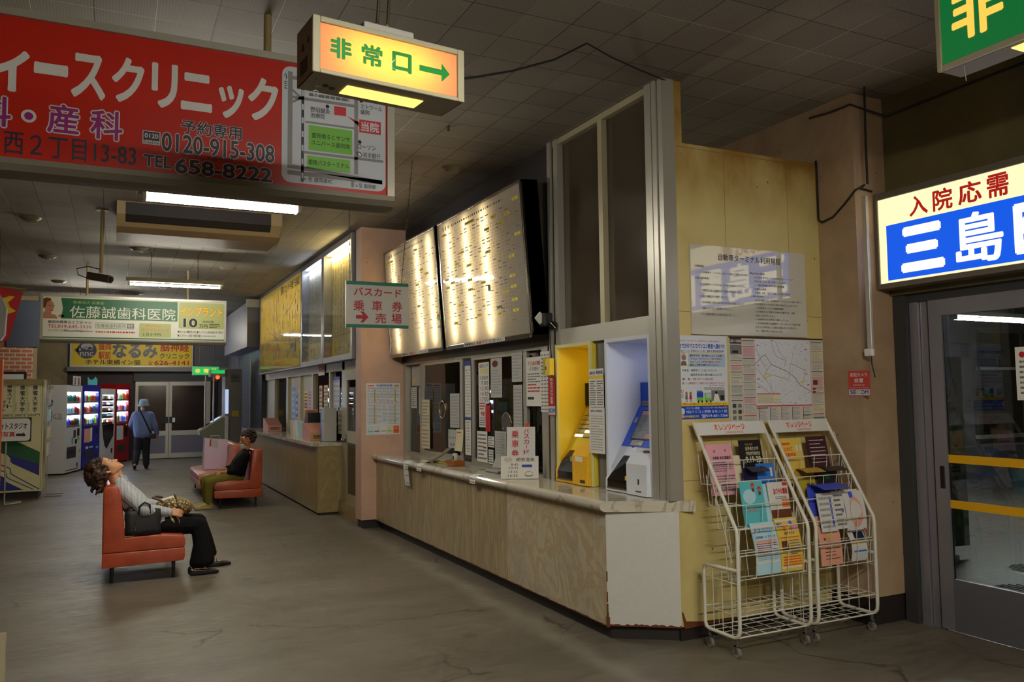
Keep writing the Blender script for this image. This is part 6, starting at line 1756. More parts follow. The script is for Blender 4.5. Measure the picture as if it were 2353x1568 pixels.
# grey locker at the near end of the farther counter
lk = thing('locker_box', 'narrow grey upright box standing at the near end of the farther counter', 'box', (2.95, 12.1, 1.04))
MB().box((2.83, 12.12, 1.042), (3.02, 12.28, 1.55), 'light_grey', 0.006).build('box_body', lk)
MB().cyl((2.828, 12.16, 1.35), (2.82, 12.16, 1.35), 0.012, 'slot_metal', 10).build('lock', lk)
MB().box((2.84, 12.32, 1.042), (2.99, 12.40, 1.5), 'bro_blue').build('file_folder', label='blue folder standing behind the grey box on the farther counter', cat='folder')
# swing door between the farther counter and the pink pillar
do = thing('office_door', 'narrow glazed office door between the farther counter and the pink pillar', 'door', (3.06, 11.2, 0.2))
MB().box((3.03, 10.66, 0.2), (3.09, 10.80, 2.1), 'alu_warm').box((3.03, 11.58, 0.2), (3.09, 11.70, 2.1), 'alu_warm').box((3.03, 10.80, 1.95), (3.09, 11.58, 2.1), 'window_cream').box((3.03, 10.80, 1.05), (3.09, 11.58, 1.22), 'window_cream').box((3.03, 10.8, 0.2), (3.09, 11.58, 0.32), 'alu_warm').build('door_frame', do)
MB().box((3.05, 10.8, 1.22), (3.056, 11.58, 1.95), 'window_glass').build('pane', do)
MB().box((3.045, 10.8, 0.32), (3.06, 11.58, 1.05), 'steel_dark').build('lower_panel', do)
MB().ball((2.99, 11.62, 1.08), 0.035, 'steel_mirror').cyl((3.03, 11.62, 1.08), (2.99, 11.62, 1.08), 0.014, 'steel_mirror', 10).box((3.02, 11.59, 1.03), (3.03, 11.65, 1.17), 'steel_mirror').build('door_knob', do)
struct(MB().box((2.98, 10.62, 0.0), (3.12, 11.84, 0.2), 'far_counter_panel').box((3.03, 11.7, 0.2), (3.11, 11.84, 2.24), 'alu').box((3.03, 10.6, 2.1), (3.09, 11.84, 2.26), 'brass_yellow'), 'trim_3')
# train timetable poster on the pink pillar
tp = MB(frame((0, 10.336, 0), **FACE_CAM))
x0, x1, y0, y1 = 2.965, 3.425, 1.205, 1.88
tp.box((x0, y0, -0.003), (x1, y1, 0), 'poster_white')
z = 0.0015
tp.text('列車時刻表', 3.10, 1.835, 3.32, 1.865, 'ink_blue', z, 0.02).rect(2.98, 1.84, 3.07, 1.855, 'orange_ink', z).rect(3.34, 1.835, 3.41, 1.86, 'brass_yellow', z).rect(2.98, 1.812, 3.41, 1.82, 'ink_grey', z)
for (a, c, e, d) in ((2.98, 1.62, 3.41, 1.80), (2.98, 1.34, 3.17, 1.60), (3.26, 1.34, 3.41, 1.60), (3.18, 1.36, 3.25, 1.60)):
    tp.greek(a, c, e, d, int((d - c) / 0.018), 'ink_pale', z, 0.4, int(a * 100), 7)
for xx in (3.07, 3.35):
    tp.rect(xx, 1.63, xx + 0.016, 1.80, 'brass_yellow', z * 1.5).rect(xx, 1.35, xx + 0.012, 1.60, 'brass_yellow', z * 1.5)
tp.rect(2.98, 1.605, 3.41, 1.612, 'bro_pink', z)
for k in range(5):
    tp.rect(2.98 + k * 0.088, 1.22, 3.06 + k * 0.088, 1.32, ('bro_sky', 'bro_white', 'paper', 'paper_cream', 'bro_orange')[k], z).rect(2.985 + k * 0.088, 1.245, 3.055 + k * 0.088, 1.258, ('brass_yellow', 'ink_blue', 'ink_pale', 'map_green', 'map_red')[k], z * 2)
tp.build('poster', label='train timetable poster on the pink pillar', cat='poster')
# lit display cases and the route map above the farther counter (plane X = 2.92)
mat('case_frame', (128, 128, 134), 0.4, 0.4)
translucent('map_acrylic', (246, 226, 140), 0.4)
emit('case_tube', (255, 232, 160), 45)
emit('map_tube', (255, 226, 150), 4.2)
emit('case_tube_cool', (225, 238, 255), 22)
mat('case_paper', (216, 204, 140), 0.7)
mat('case_paper_cool', (206, 206, 186), 0.7)
rm_ = thing('route_map_board', 'large yellow lit bus route map board high on the wall over the farther counter', 'map board', (3.0, 16.2, 2.24))
MB().box((2.96, 14.0, 2.24), (2.975, 18.4, 3.92), 'case_frame').build('back_panel', rm_)
MB().box((2.86, 14.0, 2.22), (2.975, 18.4, 2.25), 'case_frame').box((2.86, 14.0, 3.89), (2.975, 18.4, 3.94), 'case_frame').box((2.86, 18.36, 2.25), (2.975, 18.4, 3.89), 'case_frame').build('board_frame', rm_)
F = frame((2.87, 18.36, 2.26), **FACE_HALL)
b = MB(F).rect(0, 0, 4.34, 1.63, 'map_acrylic', 0.0)
z = 0.003
b.text('盛岡バスセンター発着行先路線図', 2.45, 1.42, 4.2, 1.58, 'ink', z, 0.02)
for pts in (((0.1, 1.2), (0.9, 0.9), (1.4, 0.75), (2.2, 0.6)), ((1.2, 1.5), (1.5, 1.1), (1.9, 0.7), (2.1, 0.5)), ((0.2, 0.4), (1.1, 0.6), (1.6, 0.5)), ((2.1, 0.5), (2.8, 1.0), (3.4, 1.1), (3.9, 1.3)), ((2.1, 0.5), (2.6, 0.35), (3.4, 0.3)), ((3.0, 1.1), (3.0, 0.6)), ((3.3, 1.1), (3.35, 0.5))):
    b.line(list(pts), 0.014, 'ink_grey', z)
rd = random.Random(11)
for i in range(150):
    a, c = rd.uniform(0.1, 4.2), rd.uniform(0.1, 1.36)
    if rd.random() < 0.6:
        b.rect(a, c, a + 0.03, c + rd.uniform(0.06, 0.16), rd.choice(('ink', 'ink_grey', 'ink_grey')), z)
    else:
        b.disc(a, c, 0.022, rd.choice(('ink', 'yellow_ink', 'ink_red')), z, n=8)
b.disc(2.2, 0.32, 0.06, 'ink_red', z, 0.12).rect(3.5, 0.35, 3.9, 0.42, 'ink', z)
b.build('map_face', rm_)
for u_ in [0.18 + 0.235 * q for q in range(18)]:
    MB(F).cyl((u_, 0.62, -0.08), (u_, 1.56, -0.08), 0.012, 'map_tube', 8).build('lamp_tube', rm_)
def case(y0, y1, label, tube, paper):
    t = thing('display_case', label, 'display case', (2.95, (y0 + y1) / 2, 2.24), 'lit display cases over the farther counter')
    f_ = MB()
    f_.box((2.86, y1, 2.22), (3.0, y0, 2.30), 'case_frame').box((2.86, y1, 3.86), (3.0, y0, 3.94), 'case_frame').box((2.86, y1, 2.30), (3.0, y1 + 0.07, 3.86), 'case_frame').box((2.86, y0 - 0.07, 2.30), (3.0, y0, 3.86), 'case_frame').box((2.985, y1, 2.22), (3.0, y0, 3.94), 'case_frame')
    f_.build('case_frame', t)
    b = MB(frame((2.98, y0 - 0.07, 2.30), **FACE_HALL))
    W = y0 - y1 - 0.14
    b.rect(0, 0, W, 1.56, paper, 0.0)
    for c in range(9):
        for r in range(34):
            if (c * 5 + r * 3) % 11:
                b.rect(W * (0.05 + 0.1 * c), 0.33 + r * 0.033, W * (0.05 + 0.1 * c) + W * 0.05, 0.33 + r * 0.033 + 0.014, 'print_red' if c % 3 == 2 else 'print_grey', 0.002)
    b.rect(W * 0.05, 0.31, W * 0.95, 0.318, 'ink_grey', 0.002)
    for k in range(5):
        b.disc(W * (0.15 + 0.18 * k), 0.16, W * 0.06, 'brass_yellow', 0.002, 0.08, 10)
    b.build('timetable_sheet', t)
    MB().cyl((2.93, y1 + 0.12, 3.80), (2.93, y0 - 0.12, 3.80), 0.016, tube, 10).build('lamp_tube', t)
    MB().box((2.868, y1 + 0.07, 2.30), (2.872, y0 - 0.07, 3.86), 'clear_cover').build('pane', t)
case(13.98, 12.40, 'lit display case with a cool white lamp, beside the route map board', 'case_tube_cool', 'case_paper_cool')
case(12.38, 10.66, 'lit display case with a warm yellow lamp, nearest the pink pillar', 'case_tube', 'case_paper')
# shutter, signboard box and grey wall beyond the farther counter
sh = MB()
mat('shutter', (92, 94, 98), 0.4, 0.5)
for k in range(52):
    z = 0.98 + k * 0.035
    sh.prism([(z, 2.99), (z + 0.030, 2.975), (z + 0.034, 2.985), (z + 0.004, 3.0)], 18.7, 22.6, 'shutter', 'y') if False else sh.raw([(2.975, 18.7, z), (2.975, 22.6, z), (2.962, 22.6, z + 0.03), (2.962, 18.7, z + 0.03), (2.975, 18.7, z + 0.035), (2.975, 22.6, z + 0.035)], [(0, 1, 2, 3), (3, 2, 5, 4)], 'shutter')
sh.box((2.96, 20.35, 0.98), (2.99, 20.42, 2.8), 'alu')
sh.build('roller_shutter', label='closed grey roller shutter on the right wall beyond the farther counter', cat='shutter')
MB().box((2.62, 18.55, 2.84), (2.98, 22.6, 3.84), 'sign_plain' if mat('sign_plain', (120, 122, 132), 0.5, var=0.06) else '').box((2.6, 18.5, 3.72), (2.99, 18.62, 3.9), 'frame_alu').build('blank_sign_box', label='large blank grey sign box above the roller shutter', cat='sign box')

# ---------------------------------------------------------------- far doors
mat('far_glass_dark', (38, 26, 24), 0.12, spec=0.6)
mat('far_door_panel', (104, 102, 112), 0.55)
def fdoor(x0, x1, label, hx):
    t = thing('swing_door', label, 'door', ((x0 + x1) / 2, 25.35, 0), 'pair of far doors')
    f_ = MB()
    f_.box((x0, 25.33, 0.02), (x0 + 0.075, 25.38, 2.22), 'alu').box((x1 - 0.075, 25.33, 0.02), (x1, 25.38, 2.22), 'alu').box((x0 + 0.075, 25.33, 2.1), (x1 - 0.075, 25.38, 2.22), 'alu').box((x0 + 0.075, 25.33, 0.66), (x1 - 0.075, 25.38, 0.80), 'alu').box((x0 + 0.075, 25.33, 0.02), (x1 - 0.075, 25.38, 0.16), 'alu')
    fr_ = f_.build('door_frame', t)
    MB().box((x0 + 0.075, 25.35, 0.80), (x1 - 0.075, 25.36, 2.1), 'far_glass_dark').build('pane', t)
    MB().box((x0 + 0.075, 25.345, 0.16), (x1 - 0.075, 25.365, 0.66), 'far_door_panel').build('lower_panel', t)
    MB().box((hx, 25.31, 1.02), (hx + 0.17, 25.33, 1.20), 'black').build('push_plate', fr_)
fdoor(0.55, 1.43, 'left leaf of the glazed aluminium doors at the far end of the hall', 1.25)
fdoor(1.44, 2.46, 'right leaf of the glazed aluminium doors at the far end of the hall', 1.45)
struct(MB().box((0.5, 25.3, 2.22), (2.75, 25.4, 2.62), 'dark_grey').box((2.46, 25.33, 0), (2.56, 25.4, 2.22), 'alu').box((2.56, 25.36, 0), (2.75, 25.4, 2.22), 'far_glass_dark'), 'door_1')
MB().box((1.53, 25.3, 1.04), (1.6, 25.308, 1.17), 'paper').build('paper_notice', label='tiny white notice on the push plate of the far right door', cat='notice')

# ---------------------------------------------------------------- vending machines
emit('vend_glow', (200, 218, 255), 11.0)
emit('vend_glow_warm', (255, 232, 220), 2.0)
emit('vend_strip', (226, 234, 255), 9.0)
mat('vend_white', (206, 206, 208), 0.35)
mat('vend_blue', (34, 34, 148), 0.35)
mat('vend_red', (150, 14, 20), 0.35)
mat('vend_black', (22, 18, 22), 0.25)
CANS = ('bro_blue', 'bro_navy', 'map_green', 'yellow_ink', 'orange_ink', 'ink_red', 'bro_sky', 'bro_white', 'bro_violet', 'ink_green', 'bro_pink', 'rust')
def vending(p0, p1, label, body, Hh=2.06, depth=0.8, style='drinks', seed=1):
    p0 = Vector((p0[0], p0[1], 0)); p1 = Vector((p1[0], p1[1], 0))
    u = (p1 - p0); W = u.length - 0.03; u.normalize()
    t = thing('vending_machine', label, 'vending machine', tuple((p0 + p1) / 2), 'drink vending machines')
    F = frame(p0, u, (0, 0, 1))
    wx0, wx1, wz0, wz1 = 0.08 * W, 0.90 * W, 1.07, Hh - 0.16
    b = MB(F)
    b.box((0, 0.04, -depth), (W, Hh, -0.14), body)
    b.box((0, 0.04, -0.14), (W, wz0, 0), body).box((0, wz1, -0.14), (W, Hh, 0), body).box((0, wz0, -0.14), (wx0, wz1, 0), body).box((wx1, wz0, -0.14), (W, wz1, 0), body)
    b.build('cabinet', t)
    MB(F).box((0.02, 0.0, -depth + 0.02), (W - 0.02, 0.05, -0.05), 'kick_black').build('plinth', t)
    n = 3 if style != 'snack' else 5
    rh = (wz1 - wz0) / n
    if style != 'snack':
        MB(F).rect(wx0, wz0, wx1, wz1, 'vend_glow', -0.085).build('lit_back', t)
    else:
        MB(F).rect(wx0, wz0, wx1, wz1, 'vend_black', -0.085).build('lit_back', t)
    rd = random.Random(seed)
    for r in range(n):
        z = wz0 + r * rh
        s_ = MB(F).box((wx0, z, -0.08), (wx1, z + 0.05, -0.02), 'vend_white' if style != 'snack' else 'vend_black')
        for k in range(10):
            s_.box((wx0 + (wx1 - wx0) * (k + 0.2) / 10, z + 0.012, -0.02), (wx0 + (wx1 - wx0) * (k + 0.75) / 10, z + 0.036, -0.014), 'black' if rd.random() < 0.85 else 'ink_red')
        s_.box((wx0, z + rh - 0.022, -0.03), (wx1, z + rh - 0.004, -0.014), 'vend_strip')
        shf = s_.build('shelf', t)
        k = 0
        cnt = 9 if style != 'snack' else 6
        m_ = rd.choice(CANS)
        while k < cnt:
            if rd.random() < 0.6:
                m_ = rd.choice(CANS)
            x = wx0 + (wx1 - wx0) * (k + 0.5) / cnt * (1 if style != 'snack' else 0.9)
            hh = rh * rd.uniform(0.42, 0.62)
            c = MB(F)
            rr_ = (wx1 - wx0) / cnt * 0.36
            if style == 'snack':
                c.box((x - rr_, z + 0.05, -0.1), (x + rr_, z + 0.05 + hh * 0.8, -0.06), 'vend_glow_warm' if rd.random() < 0.3 else m_)
            else:
                c.cyl(F_pt(x, z + 0.05), F_pt(x, z + 0.05 + hh * 0.72), rr_, m_, 8).cyl(F_pt(x, z + 0.05 + hh * 0.72), F_pt(x, z + 0.05 + hh), rr_, m_, 8, rr_ * 0.45)
            c.build('sample_item', shf)
            k += 1
    MB(F).box((wx0, wz0, -0.012), (wx1, wz1, -0.008), 'clear_cover').build('display_window', t)
    d = MB(F)
    if style == 'drinks':
        d.box((0.12 * W, 0.36, 0.0), (0.66 * W, 0.62, 0.006), 'dark_grey').box((0.15 * W, 0.38, 0.006), (0.63 * W, 0.55, 0.009), 'black_gloss')
        d.box((0.5 * W, 0.83, 0), (0.62 * W, 1.0, 0.01), 'dark_grey').box((0.72 * W, 0.86, 0), (0.84 * W, 1.03, 0.012), 'black').box((0.74 * W, 0.75, 0), (0.84 * W, 0.85, 0.008), 'map_green').box((0.6 * W, 0.68, 0), (0.7 * W, 0.78, 0.01), 'black').box((0.86 * W, 0.45, 0), (0.92 * W, 0.53, 0.006), 'brass_yellow').box((0.1 * W, 0.08, 0), (0.8 * W, 0.095, 0.004), 'black')
        d.disc(0.28 * W, 0.75, 0.04 * W, 'bro_sky', 0.003, 0.08).disc(0.42 * W, 0.76, 0.035 * W, 'bro_blue', 0.003, 0.09).box((0.72 * W, 0.12, 0), (0.8 * W, 0.22, 0.004), 'ink_blue')
    elif style == 'blue':
        d.rect(0.1 * W, 0.66, 0.45 * W, 1.0, 'bro_salmon', 0.003).rect(0.45 * W, 0.68, 0.55 * W, 1.02, 'paper', 0.003).text('Dydo', 0.25 * W, 0.52, 0.7 * W, 0.6, 'paper', 0.004, 0.03) if False else d.rect(0.1 * W, 0.66, 0.45 * W, 1.0, 'bro_salmon', 0.003).rect(0.45 * W, 0.68, 0.55 * W, 1.02, 'paper', 0.003)
        d.box((0.2 * W, 0.5, 0), (0.34 * W, 0.56, 0.003), 'paper').box((0.4 * W, 0.52, 0), (0.6 * W, 0.55, 0.003), 'bro_sky').box((0.75 * W, 0.86, 0), (0.86 * W, 1.0, 0.01), 'black').box((0.15 * W, 0.3, 0), (0.65 * W, 0.45, 0.008), 'dark_grey').box((0.8 * W, 0.48, 0), (0.92 * W, 0.54, 0.003), 'bro_teal')
    elif style == 'snack':
        d.poly([(0.1 * W, 1.07), (0.92 * W, 1.07), (0.9 * W, 0.75), (0.62 * W, 0.55), (0.45 * W, 0.42), (0.3 * W, 0.5), (0.18 * W, 0.75)], 'vend_black', 0.003).disc(0.8 * W, 1.19, 0.035, 'led_red', 0.006).box((0.75 * W, 0.3, 0), (0.84 * W, 0.42, 0.006), 'black')
    else:
        d.rect(0.08 * W, 0.62, 0.55 * W, 1.0, 'bro_white', 0.003).rect(0.1 * W, 0.7, 0.4 * W, 0.95, 'bro_sky', 0.004).box((0.65 * W, 0.7, 0), (0.85 * W, 0.95, 0.01), 'black').box((0.15 * W, 0.3, 0), (0.7 * W, 0.48, 0.008), 'dark_grey').disc(0.78 * W, 1.02, 0.02, 'exit_far_glow', 0.006)
    d.build('front_fittings', t)
    return t
def F_pt(x, z): return (x, z, -0.05)
V1 = vending((-0.985, 21.2), (-0.68, 22.38), 'white drink vending machine nearest the camera with posters on top', 'vend_white', seed=3)
V2 = vending((-0.67, 22.42), (-0.30, 23.45), 'blue drink vending machine second in the row', 'vend_blue', 2.08, style='blue', seed=5)
V3 = vending((-0.29, 23.5), (0.05, 24.35), 'white vending machine with black curved front third in the row', 'vend_white', 2.0, style='snack', seed=9)
V5 = vending((-1.85, 18.95), (-1.85, 19.9), 'white drink vending machine against the left side behind the photo booth', 'vend_white', 2.0, 0.7, style='drinks', seed=20)
V4 = vending((0.06, 24.38), (0.42, 25.0), 'red drink vending machine at the far end of the row', 'vend_red', 2.14, 0.6, style='red', seed=12)
sd = MB(frame((-0.985 - 0.755, 21.2 + 0.195, 0), (0.9686, -0.2503, 0), (0, 0, 1)))
sd.disc(0.42, 1.66, 0.1, 'poster_blue', 0.012).text('ika', 0.42, 1.28, 0.72, 1.47, 'ink_pale', 0.012, 0.0)
sd.build('side_decal', V1)
ph_ = MB(frame((-0.86, 21.62, 2.06), (0.25, 0.97, 0), (0, 0, 1)))
ph_.box((0, 0, -0.01), (0.55, 0.22, 0), 'paper_grey').disc(0.14, 0.1, 0.05, 'dark_grey', 0.002, 0.09).disc(0.4, 0.1, 0.06, 'dark_grey', 0.002, 0.09).disc(0.14, 0.1, 0.03, 'skin_print', 0.004, 0.05).disc(0.4, 0.1, 0.03, 'skin_print', 0.004, 0.05)
ph_.build('topper_poster', label='photo poster standing on top of the white vending machine', cat='poster')
ph_ = MB(frame((-0.58, 22.62, 2.08), (0.33, 0.94, 0), (0, 0, 1)))
ph_.poly([(0, 0), (0.6, 0), (0.6, 0.14), (0.48, 0.22), (0.4, 0.16), (0.25, 0.13), (0.12, 0.14), (0, 0.2)], 'bro_teal', 0).poly([(0, 0), (0, 0.2), (0.12, 0.14), (0.25, 0.13), (0.4, 0.16), (0.48, 0.22), (0.6, 0.14), (0.6, 0)], 'bro_teal', -0.01)
ph_.build('topper_card', label='cut-out blue card standing on top of the blue vending machine', cat='card')
# ---------------------------------------------------------------- benches
def vinyl(name, rgb, dark):
    m, N, L, b = newmat(name)
    P = world_pos(N)
    n = noise(N, L, P, 5, 7, 0.65, 0.5)
    r = ramp(N, [(0.4, rgb), (0.75, dark)])
    L.new(n, r.inputs[0])
    L.new(r.outputs[0], b.inputs['Base Color'])
    b.inputs['Roughness'].default_value = 0.32
    bp = N.new('ShaderNodeBump'); bp.inputs['Strength'].default_value = 0.15; bp.inputs['Distance'].default_value = 0.01
    L.new(noise(N, L, P, 14, 5), bp.inputs['Height']); L.new(bp.outputs[0], b.inputs['Normal'])
vinyl('vinyl_red', (178, 78, 48), (146, 56, 34))
vinyl('vinyl_red_lit', (196, 128, 108), (176, 104, 86))  # same red vinyl, with the light falling on it mixed into the colour
def round_prism(mb, pts, y0, y1, m, rad=0.03):
    """side outline extruded along y with softened edges"""
    bm = bmesh.new()
    a = [bm.verts.new((p[0], y0, p[1])) for p in pts]
    f = bm.faces.new(a)
    r = bmesh.ops.extrude_face_region(bm, geom=[f])
    for v in r['geom']:
        if isinstance(v, bmesh.types.BMVert):
            v.co.y = y1
    bmesh.ops.recalc_face_normals(bm, faces=bm.faces)
    bmesh.ops.bevel(bm, geom=list(bm.edges), offset=rad, segments=4, profile=0.5, affect='EDGES', clamp_overlap=True)
    mb.bm(bm, m, smooth=True)
def bench(name, L, loc, rot, label, m, z=0.0):
    t = thing('waiting_bench', label, 'bench', (0, 0, 0), 'vinyl waiting benches')
    mb = MB(); round_prism(mb, [(0.17, 0.285), (0.70, 0.285), (0.715, 0.32), (0.712, 0.37), (0.69, 0.405), (0.5, 0.425), (0.17, 0.415)], 0.0, L, m, 0.012)
    mb.build('seat_cushion', t)
    mb = MB(); round_prism(mb, [(0.0, 0.15), (0.70, 0.165), (0.712, 0.2), (0.712, 0.283), (0.17, 0.283), (0.0, 0.283)], 0.0, L, m, 0.006)
    mb.build('seat_base', t)
    mb = MB(); round_prism(mb, [(0.0, 0.285), (0.20, 0.285), (0.185, 0.5), (0.145, 0.84), (0.13, 0.885), (0.10, 0.90), (0.025, 0.90), (0.0, 0.87)], 0.0, L, m, 0.018)
    mb.build('backrest', t)
    for x in (0.085, 0.615):
        for y in (0.08, L - 0.08):
            MB().cyl((x, y, 0.0), (x, y, 0.16), 0.012, 'black', 10, 0.019).cyl((x, y, 0), (x, y, 0.01), 0.018, 'black', 10).build('leg', t)
    t.location = loc; t.rotation_euler = (0, 0, rot)
    ORG[t.name] = Vector(loc)
    return t
bench('a', 1.22, (-0.07, 8.43, 0), 0.0, 'red vinyl bench in the foreground under the sleeping woman', 'vinyl_red')
bench('b', 1.72, (2.13, 15.02, 0), math.pi, 'red vinyl bench end under the seated man with the face mask', 'vinyl_red')
bench('c', 1.72, (2.05, 16.78, 0), math.pi, 'red vinyl bench painted pinkish as lit, behind the seated man, holding the paper bag', 'vinyl_red_lit')

# pale paper carrier bag on the far bench
mat('carrier_paper', (206, 186, 206), 0.6, var=0.05)
pb = thing('paper_bag', 'tall pale lilac paper carrier bag standing on the far bench', 'bag', (1.68, 15.7, 0.43))
mb = MB(frame((1.48, 15.62, 0.428), (1, 0.12, 0), (0.12, 0, 1)))
mb.prism([(0, 0), (0.40, 0), (0.415, 0.52), (0.02, 0.56)], -0.14, 0.0, 'carrier_paper', 'z')
mb.build('bag_body', pb)
mb = MB(frame((1.48, 15.62, 0.428), (1, 0.12, 0), (0.12, 0, 1)))
mb.poly([(0.09, 0.42), (0.24, 0.38), (0.25, 0.52), (0.11, 0.55)], 'light_grey', 0.003).poly([(0.09, 0.42), (0.12, 0.42), (0.125, 0.54), (0.10, 0.545)], 'vinyl_red', 0.004)
mb.build('tag', pb)
MB(frame((1.48, 15.62, 0.428), (1, 0.12, 0), (0.12, 0, 1))).tube([(0.1, 0.53, 0.002), (0.12, 0.60, -0.01), (0.26, 0.60, -0.01), (0.30, 0.52, 0.002)], 0.006, 'light_grey', 6).build('handle', pb)

# black tote on the front bench
mat('tote_black', (24, 20, 24), 0.6, bump=0.3, scale=90)
tb = thing('tote_bag', 'black tote bag standing on the red bench beside the sleeping woman', 'bag', (0.26, 8.51, 0.425))
mb = MB()
bm = bmesh.new()
bmesh.ops.create_cube(bm, size=1)
bmesh.ops.subdivide_edges(bm, edges=bm.edges, cuts=4, use_grid_fill=True)
for v in bm.verts:
    x, y, z = v.co
    bul = (1 - (2 * z) ** 2 * 0.5)
    v.co = Vector((0.27 + x * 0.31 * (1 + 0.03 * math.sin(9 * z)), 8.49 + y * 0.11 * (0.7 + 0.4 * bul * (0.6 - z)), 0.548 + z * 0.236 + 0.012 * math.sin(7 * x) * (z + 0.5)))
mb.bm(bm, 'tote_black', True)
tbb = mb.build('bag_body', tb)
mb = MB().tube([(0.235, 8.44, 0.63), (0.24, 8.425, 0.70), (0.28, 8.42, 0.735), (0.325, 8.425, 0.71), (0.33, 8.44, 0.63)], 0.010, 'tote_black', 8).build('handle', tb)
mb = MB().tube([(0.21, 8.50, 0.64), (0.20, 8.48, 0.69), (0.15, 8.45, 0.70), (0.13, 8.45, 0.67), (0.15, 8.47, 0.64)], 0.010, 'tote_black', 8).build('handle', tb)
MB().cyl((0.205, 8.43, 0.52), (0.205, 8.43, 0.475), 0.005, 'steel_mirror', 8).cyl((0.205, 8.431, 0.57), (0.205, 8.431, 0.52), 0.002, 'tote_black', 6).build('zip_pull', tbb)

# ---------------------------------------------------------------- the stall, booth and notices at the left end
mat('booth_cream', (206, 198, 150), 0.45, var=0.04)
mat('booth_blue', (30, 36, 120), 0.45)
mat('booth_green', (20, 84, 48), 0.45)
pbx = thing('photo_booth', 'cream photo booth with blue and green slanting stripes', 'photo booth', (-1.6, 16.8, 0))
MB().box((-2.3, 16.4, 0.13), (-1.10, 17.3, 2.08), 'booth_cream', 0.01).build('booth_body', pbx)
MB().box((-2.2, 16.5, 0.0), (-1.16, 17.2, 0.13), 'kick_black').build('plinth', pbx)
b = MB(frame((0, 16.398, 0), **FACE_CAM))
z = 0.002
b.poly([(-2.29, 1.16), (-1.86, 1.02), (-1.52, 1.02), (-1.14, 0.81), (-1.14, 0.59), (-1.56, 0.76), (-1.80, 0.86), (-2.29, 1.0)], 'booth_green', z)
b.poly([(-2.29, 0.98), (-1.80, 0.86), (-1.56, 0.76), (-1.14, 0.59), (-1.14, 0.40), (-1.545, 0.625), (-1.575, 0.66), (-1.58, 0.72), (-1.62, 0.775), (-1.73, 0.82), (-2.29, 0.95)], 'booth_blue', z)
b.line([(-1.9, 0.66), (-1.73, 0.62), (-1.64, 0.575), (-1.585, 0.55), (-1.57, 0.51), (-1.565, 0.455), (-1.52, 0.42), (-1.14, 0.17)], 0.014, 'booth_blue', z)
b.line([(-1.9, 0.56), (-1.73, 0.525), (-1.66, 0.49), (-1.63, 0.45), (-1.62, 0.40), (-1.58, 0.365), (-1.22, 0.165)], 0.012, 'booth_blue', z)
b.poly([(-2.29, 0.5), (-1.73, 0.44), (-1.65, 0.385), (-1.63, 0.32), (-1.58, 0.29), (-1.37, 0.165), (-2.29, 0.165)], 'booth_blue', z)
b.rect(-1.125, 0.17, -1.118, 2.02, 'grey', z)
b.build('front_stripes', pbx)
for i, (a, e, ss, price, lb) in enumerate(((-1.74, -1.55, '蜂蜜スイート', '200円', 'price sheet for honey sweet potato at 200 yen on the booth front'), (-1.545, -1.36, '蜂蜜大学芋', '300円', 'price sheet for candied sweet potato at 300 yen on the booth front'), (-1.355, -1.14, '蜂蜜大学芋', '500円', 'price sheet for candied sweet potato at 500 yen, nearest the booth corner'))):
    p_ = MB(frame((0, 16.392, 0), **FACE_CAM))
    p_.box((a, 1.42, -0.003), (e, 2.0, 0), 'paper_cream').line([(a + 0.012, 1.43), (a + 0.012, 1.99), (e - 0.012, 1.99), (e - 0.012, 1.43), (a + 0.012, 1.43)], 0.005, 'map_green', 0.001)
    p_.vtext(ss, a + 0.085, 1.50 if i else 1.58, a + 0.16, 1.985, 'ink', 0.0015, 0.02)
    if i == 0:
        p_.vtext('ポテト', a + 0.02, 1.51, a + 0.07, 1.72, 'ink', 0.0015, 0.02)
    else:
        p_.greek(a + 0.02, 1.52, a + 0.035, 1.68, 5, 'ink_grey', 0.0015, 0.6, i, 1)
    p_.text(price, a + 0.015, 1.435, e - 0.02, 1.48, 'ink', 0.0015, 0.012)
    p_.build('price_sheet', label=lb, cat='price sheet', group='price sheets on the booth')
wr = thing('wire_stand', 'narrow wire magazine stand along the right side of the cream booth', 'stand', (-1.03, 16.7, 0))
m_ = MB()
for y in (16.48, 17.0):
    m_.cyl((-1.06, y, 0.03), (-1.06, y, 2.1), 0.008, 'alu', 8)
for z in (0.7, 1.0, 1.3, 1.6, 1.9):
    m_.tube([(-1.06, 16.48, z), (-0.99, 16.5, z + 0.06), (-0.99, 17.0, z + 0.06), (-1.06, 17.0, z)], 0.006, 'alu', 6)
m_.build('wire_frame', wr)
for k, z in enumerate((0.72, 1.02, 1.32, 1.62)):
    MB().box((-1.045, 16.55, z), (-1.02, 16.95, z + 0.22), ('bro_white', 'paper_cream', 'bro_sky', 'paper_grey')[k]).build('pamphlet', wr)
for y in (16.55, 16.95):
    MB().tube([(-1.06, y, 0.03), (-1.06, y, 0.02), (-0.8, y + 0.1, 0.012)], 0.012, 'alu', 6).build('foot', wr)
fx = thing('studio_sign', 'white rounded photo studio stand sign with red characters in front of the booth', 'stand sign', (-1.6, 15.6, 0))
b = MB(frame((0, 15.6, 0), **FACE_CAM))
b.rect(-2.0, 1.03, -1.215, 1.43, 'black', 0.0, r=0.06).rect(-1.985, 1.045, -1.232, 1.415, 'sign_white', 0.002, r=0.055)
b.text('ートフォトスタジオ', -1.86, 1.24, -1.275, 1.345, 'ink', 0.004, 0.02).text('証明写真', -1.80, 1.115, -1.445, 1.20, 'ink_red', 0.004, 0.02)
b.poly([(-1.43, 1.125), (-1.335, 1.125), (-1.335, 1.115), (-1.29, 1.13), (-1.325, 1.185), (-1.335, 1.165), (-1.43, 1.165)], 'ink', 0.004)
b.F = Matrix.Identity(4)
b.box((-2.0, 15.602, 1.03), (-1.215, 15.615, 1.43), 'black')
b.build('sign_plate', fx)
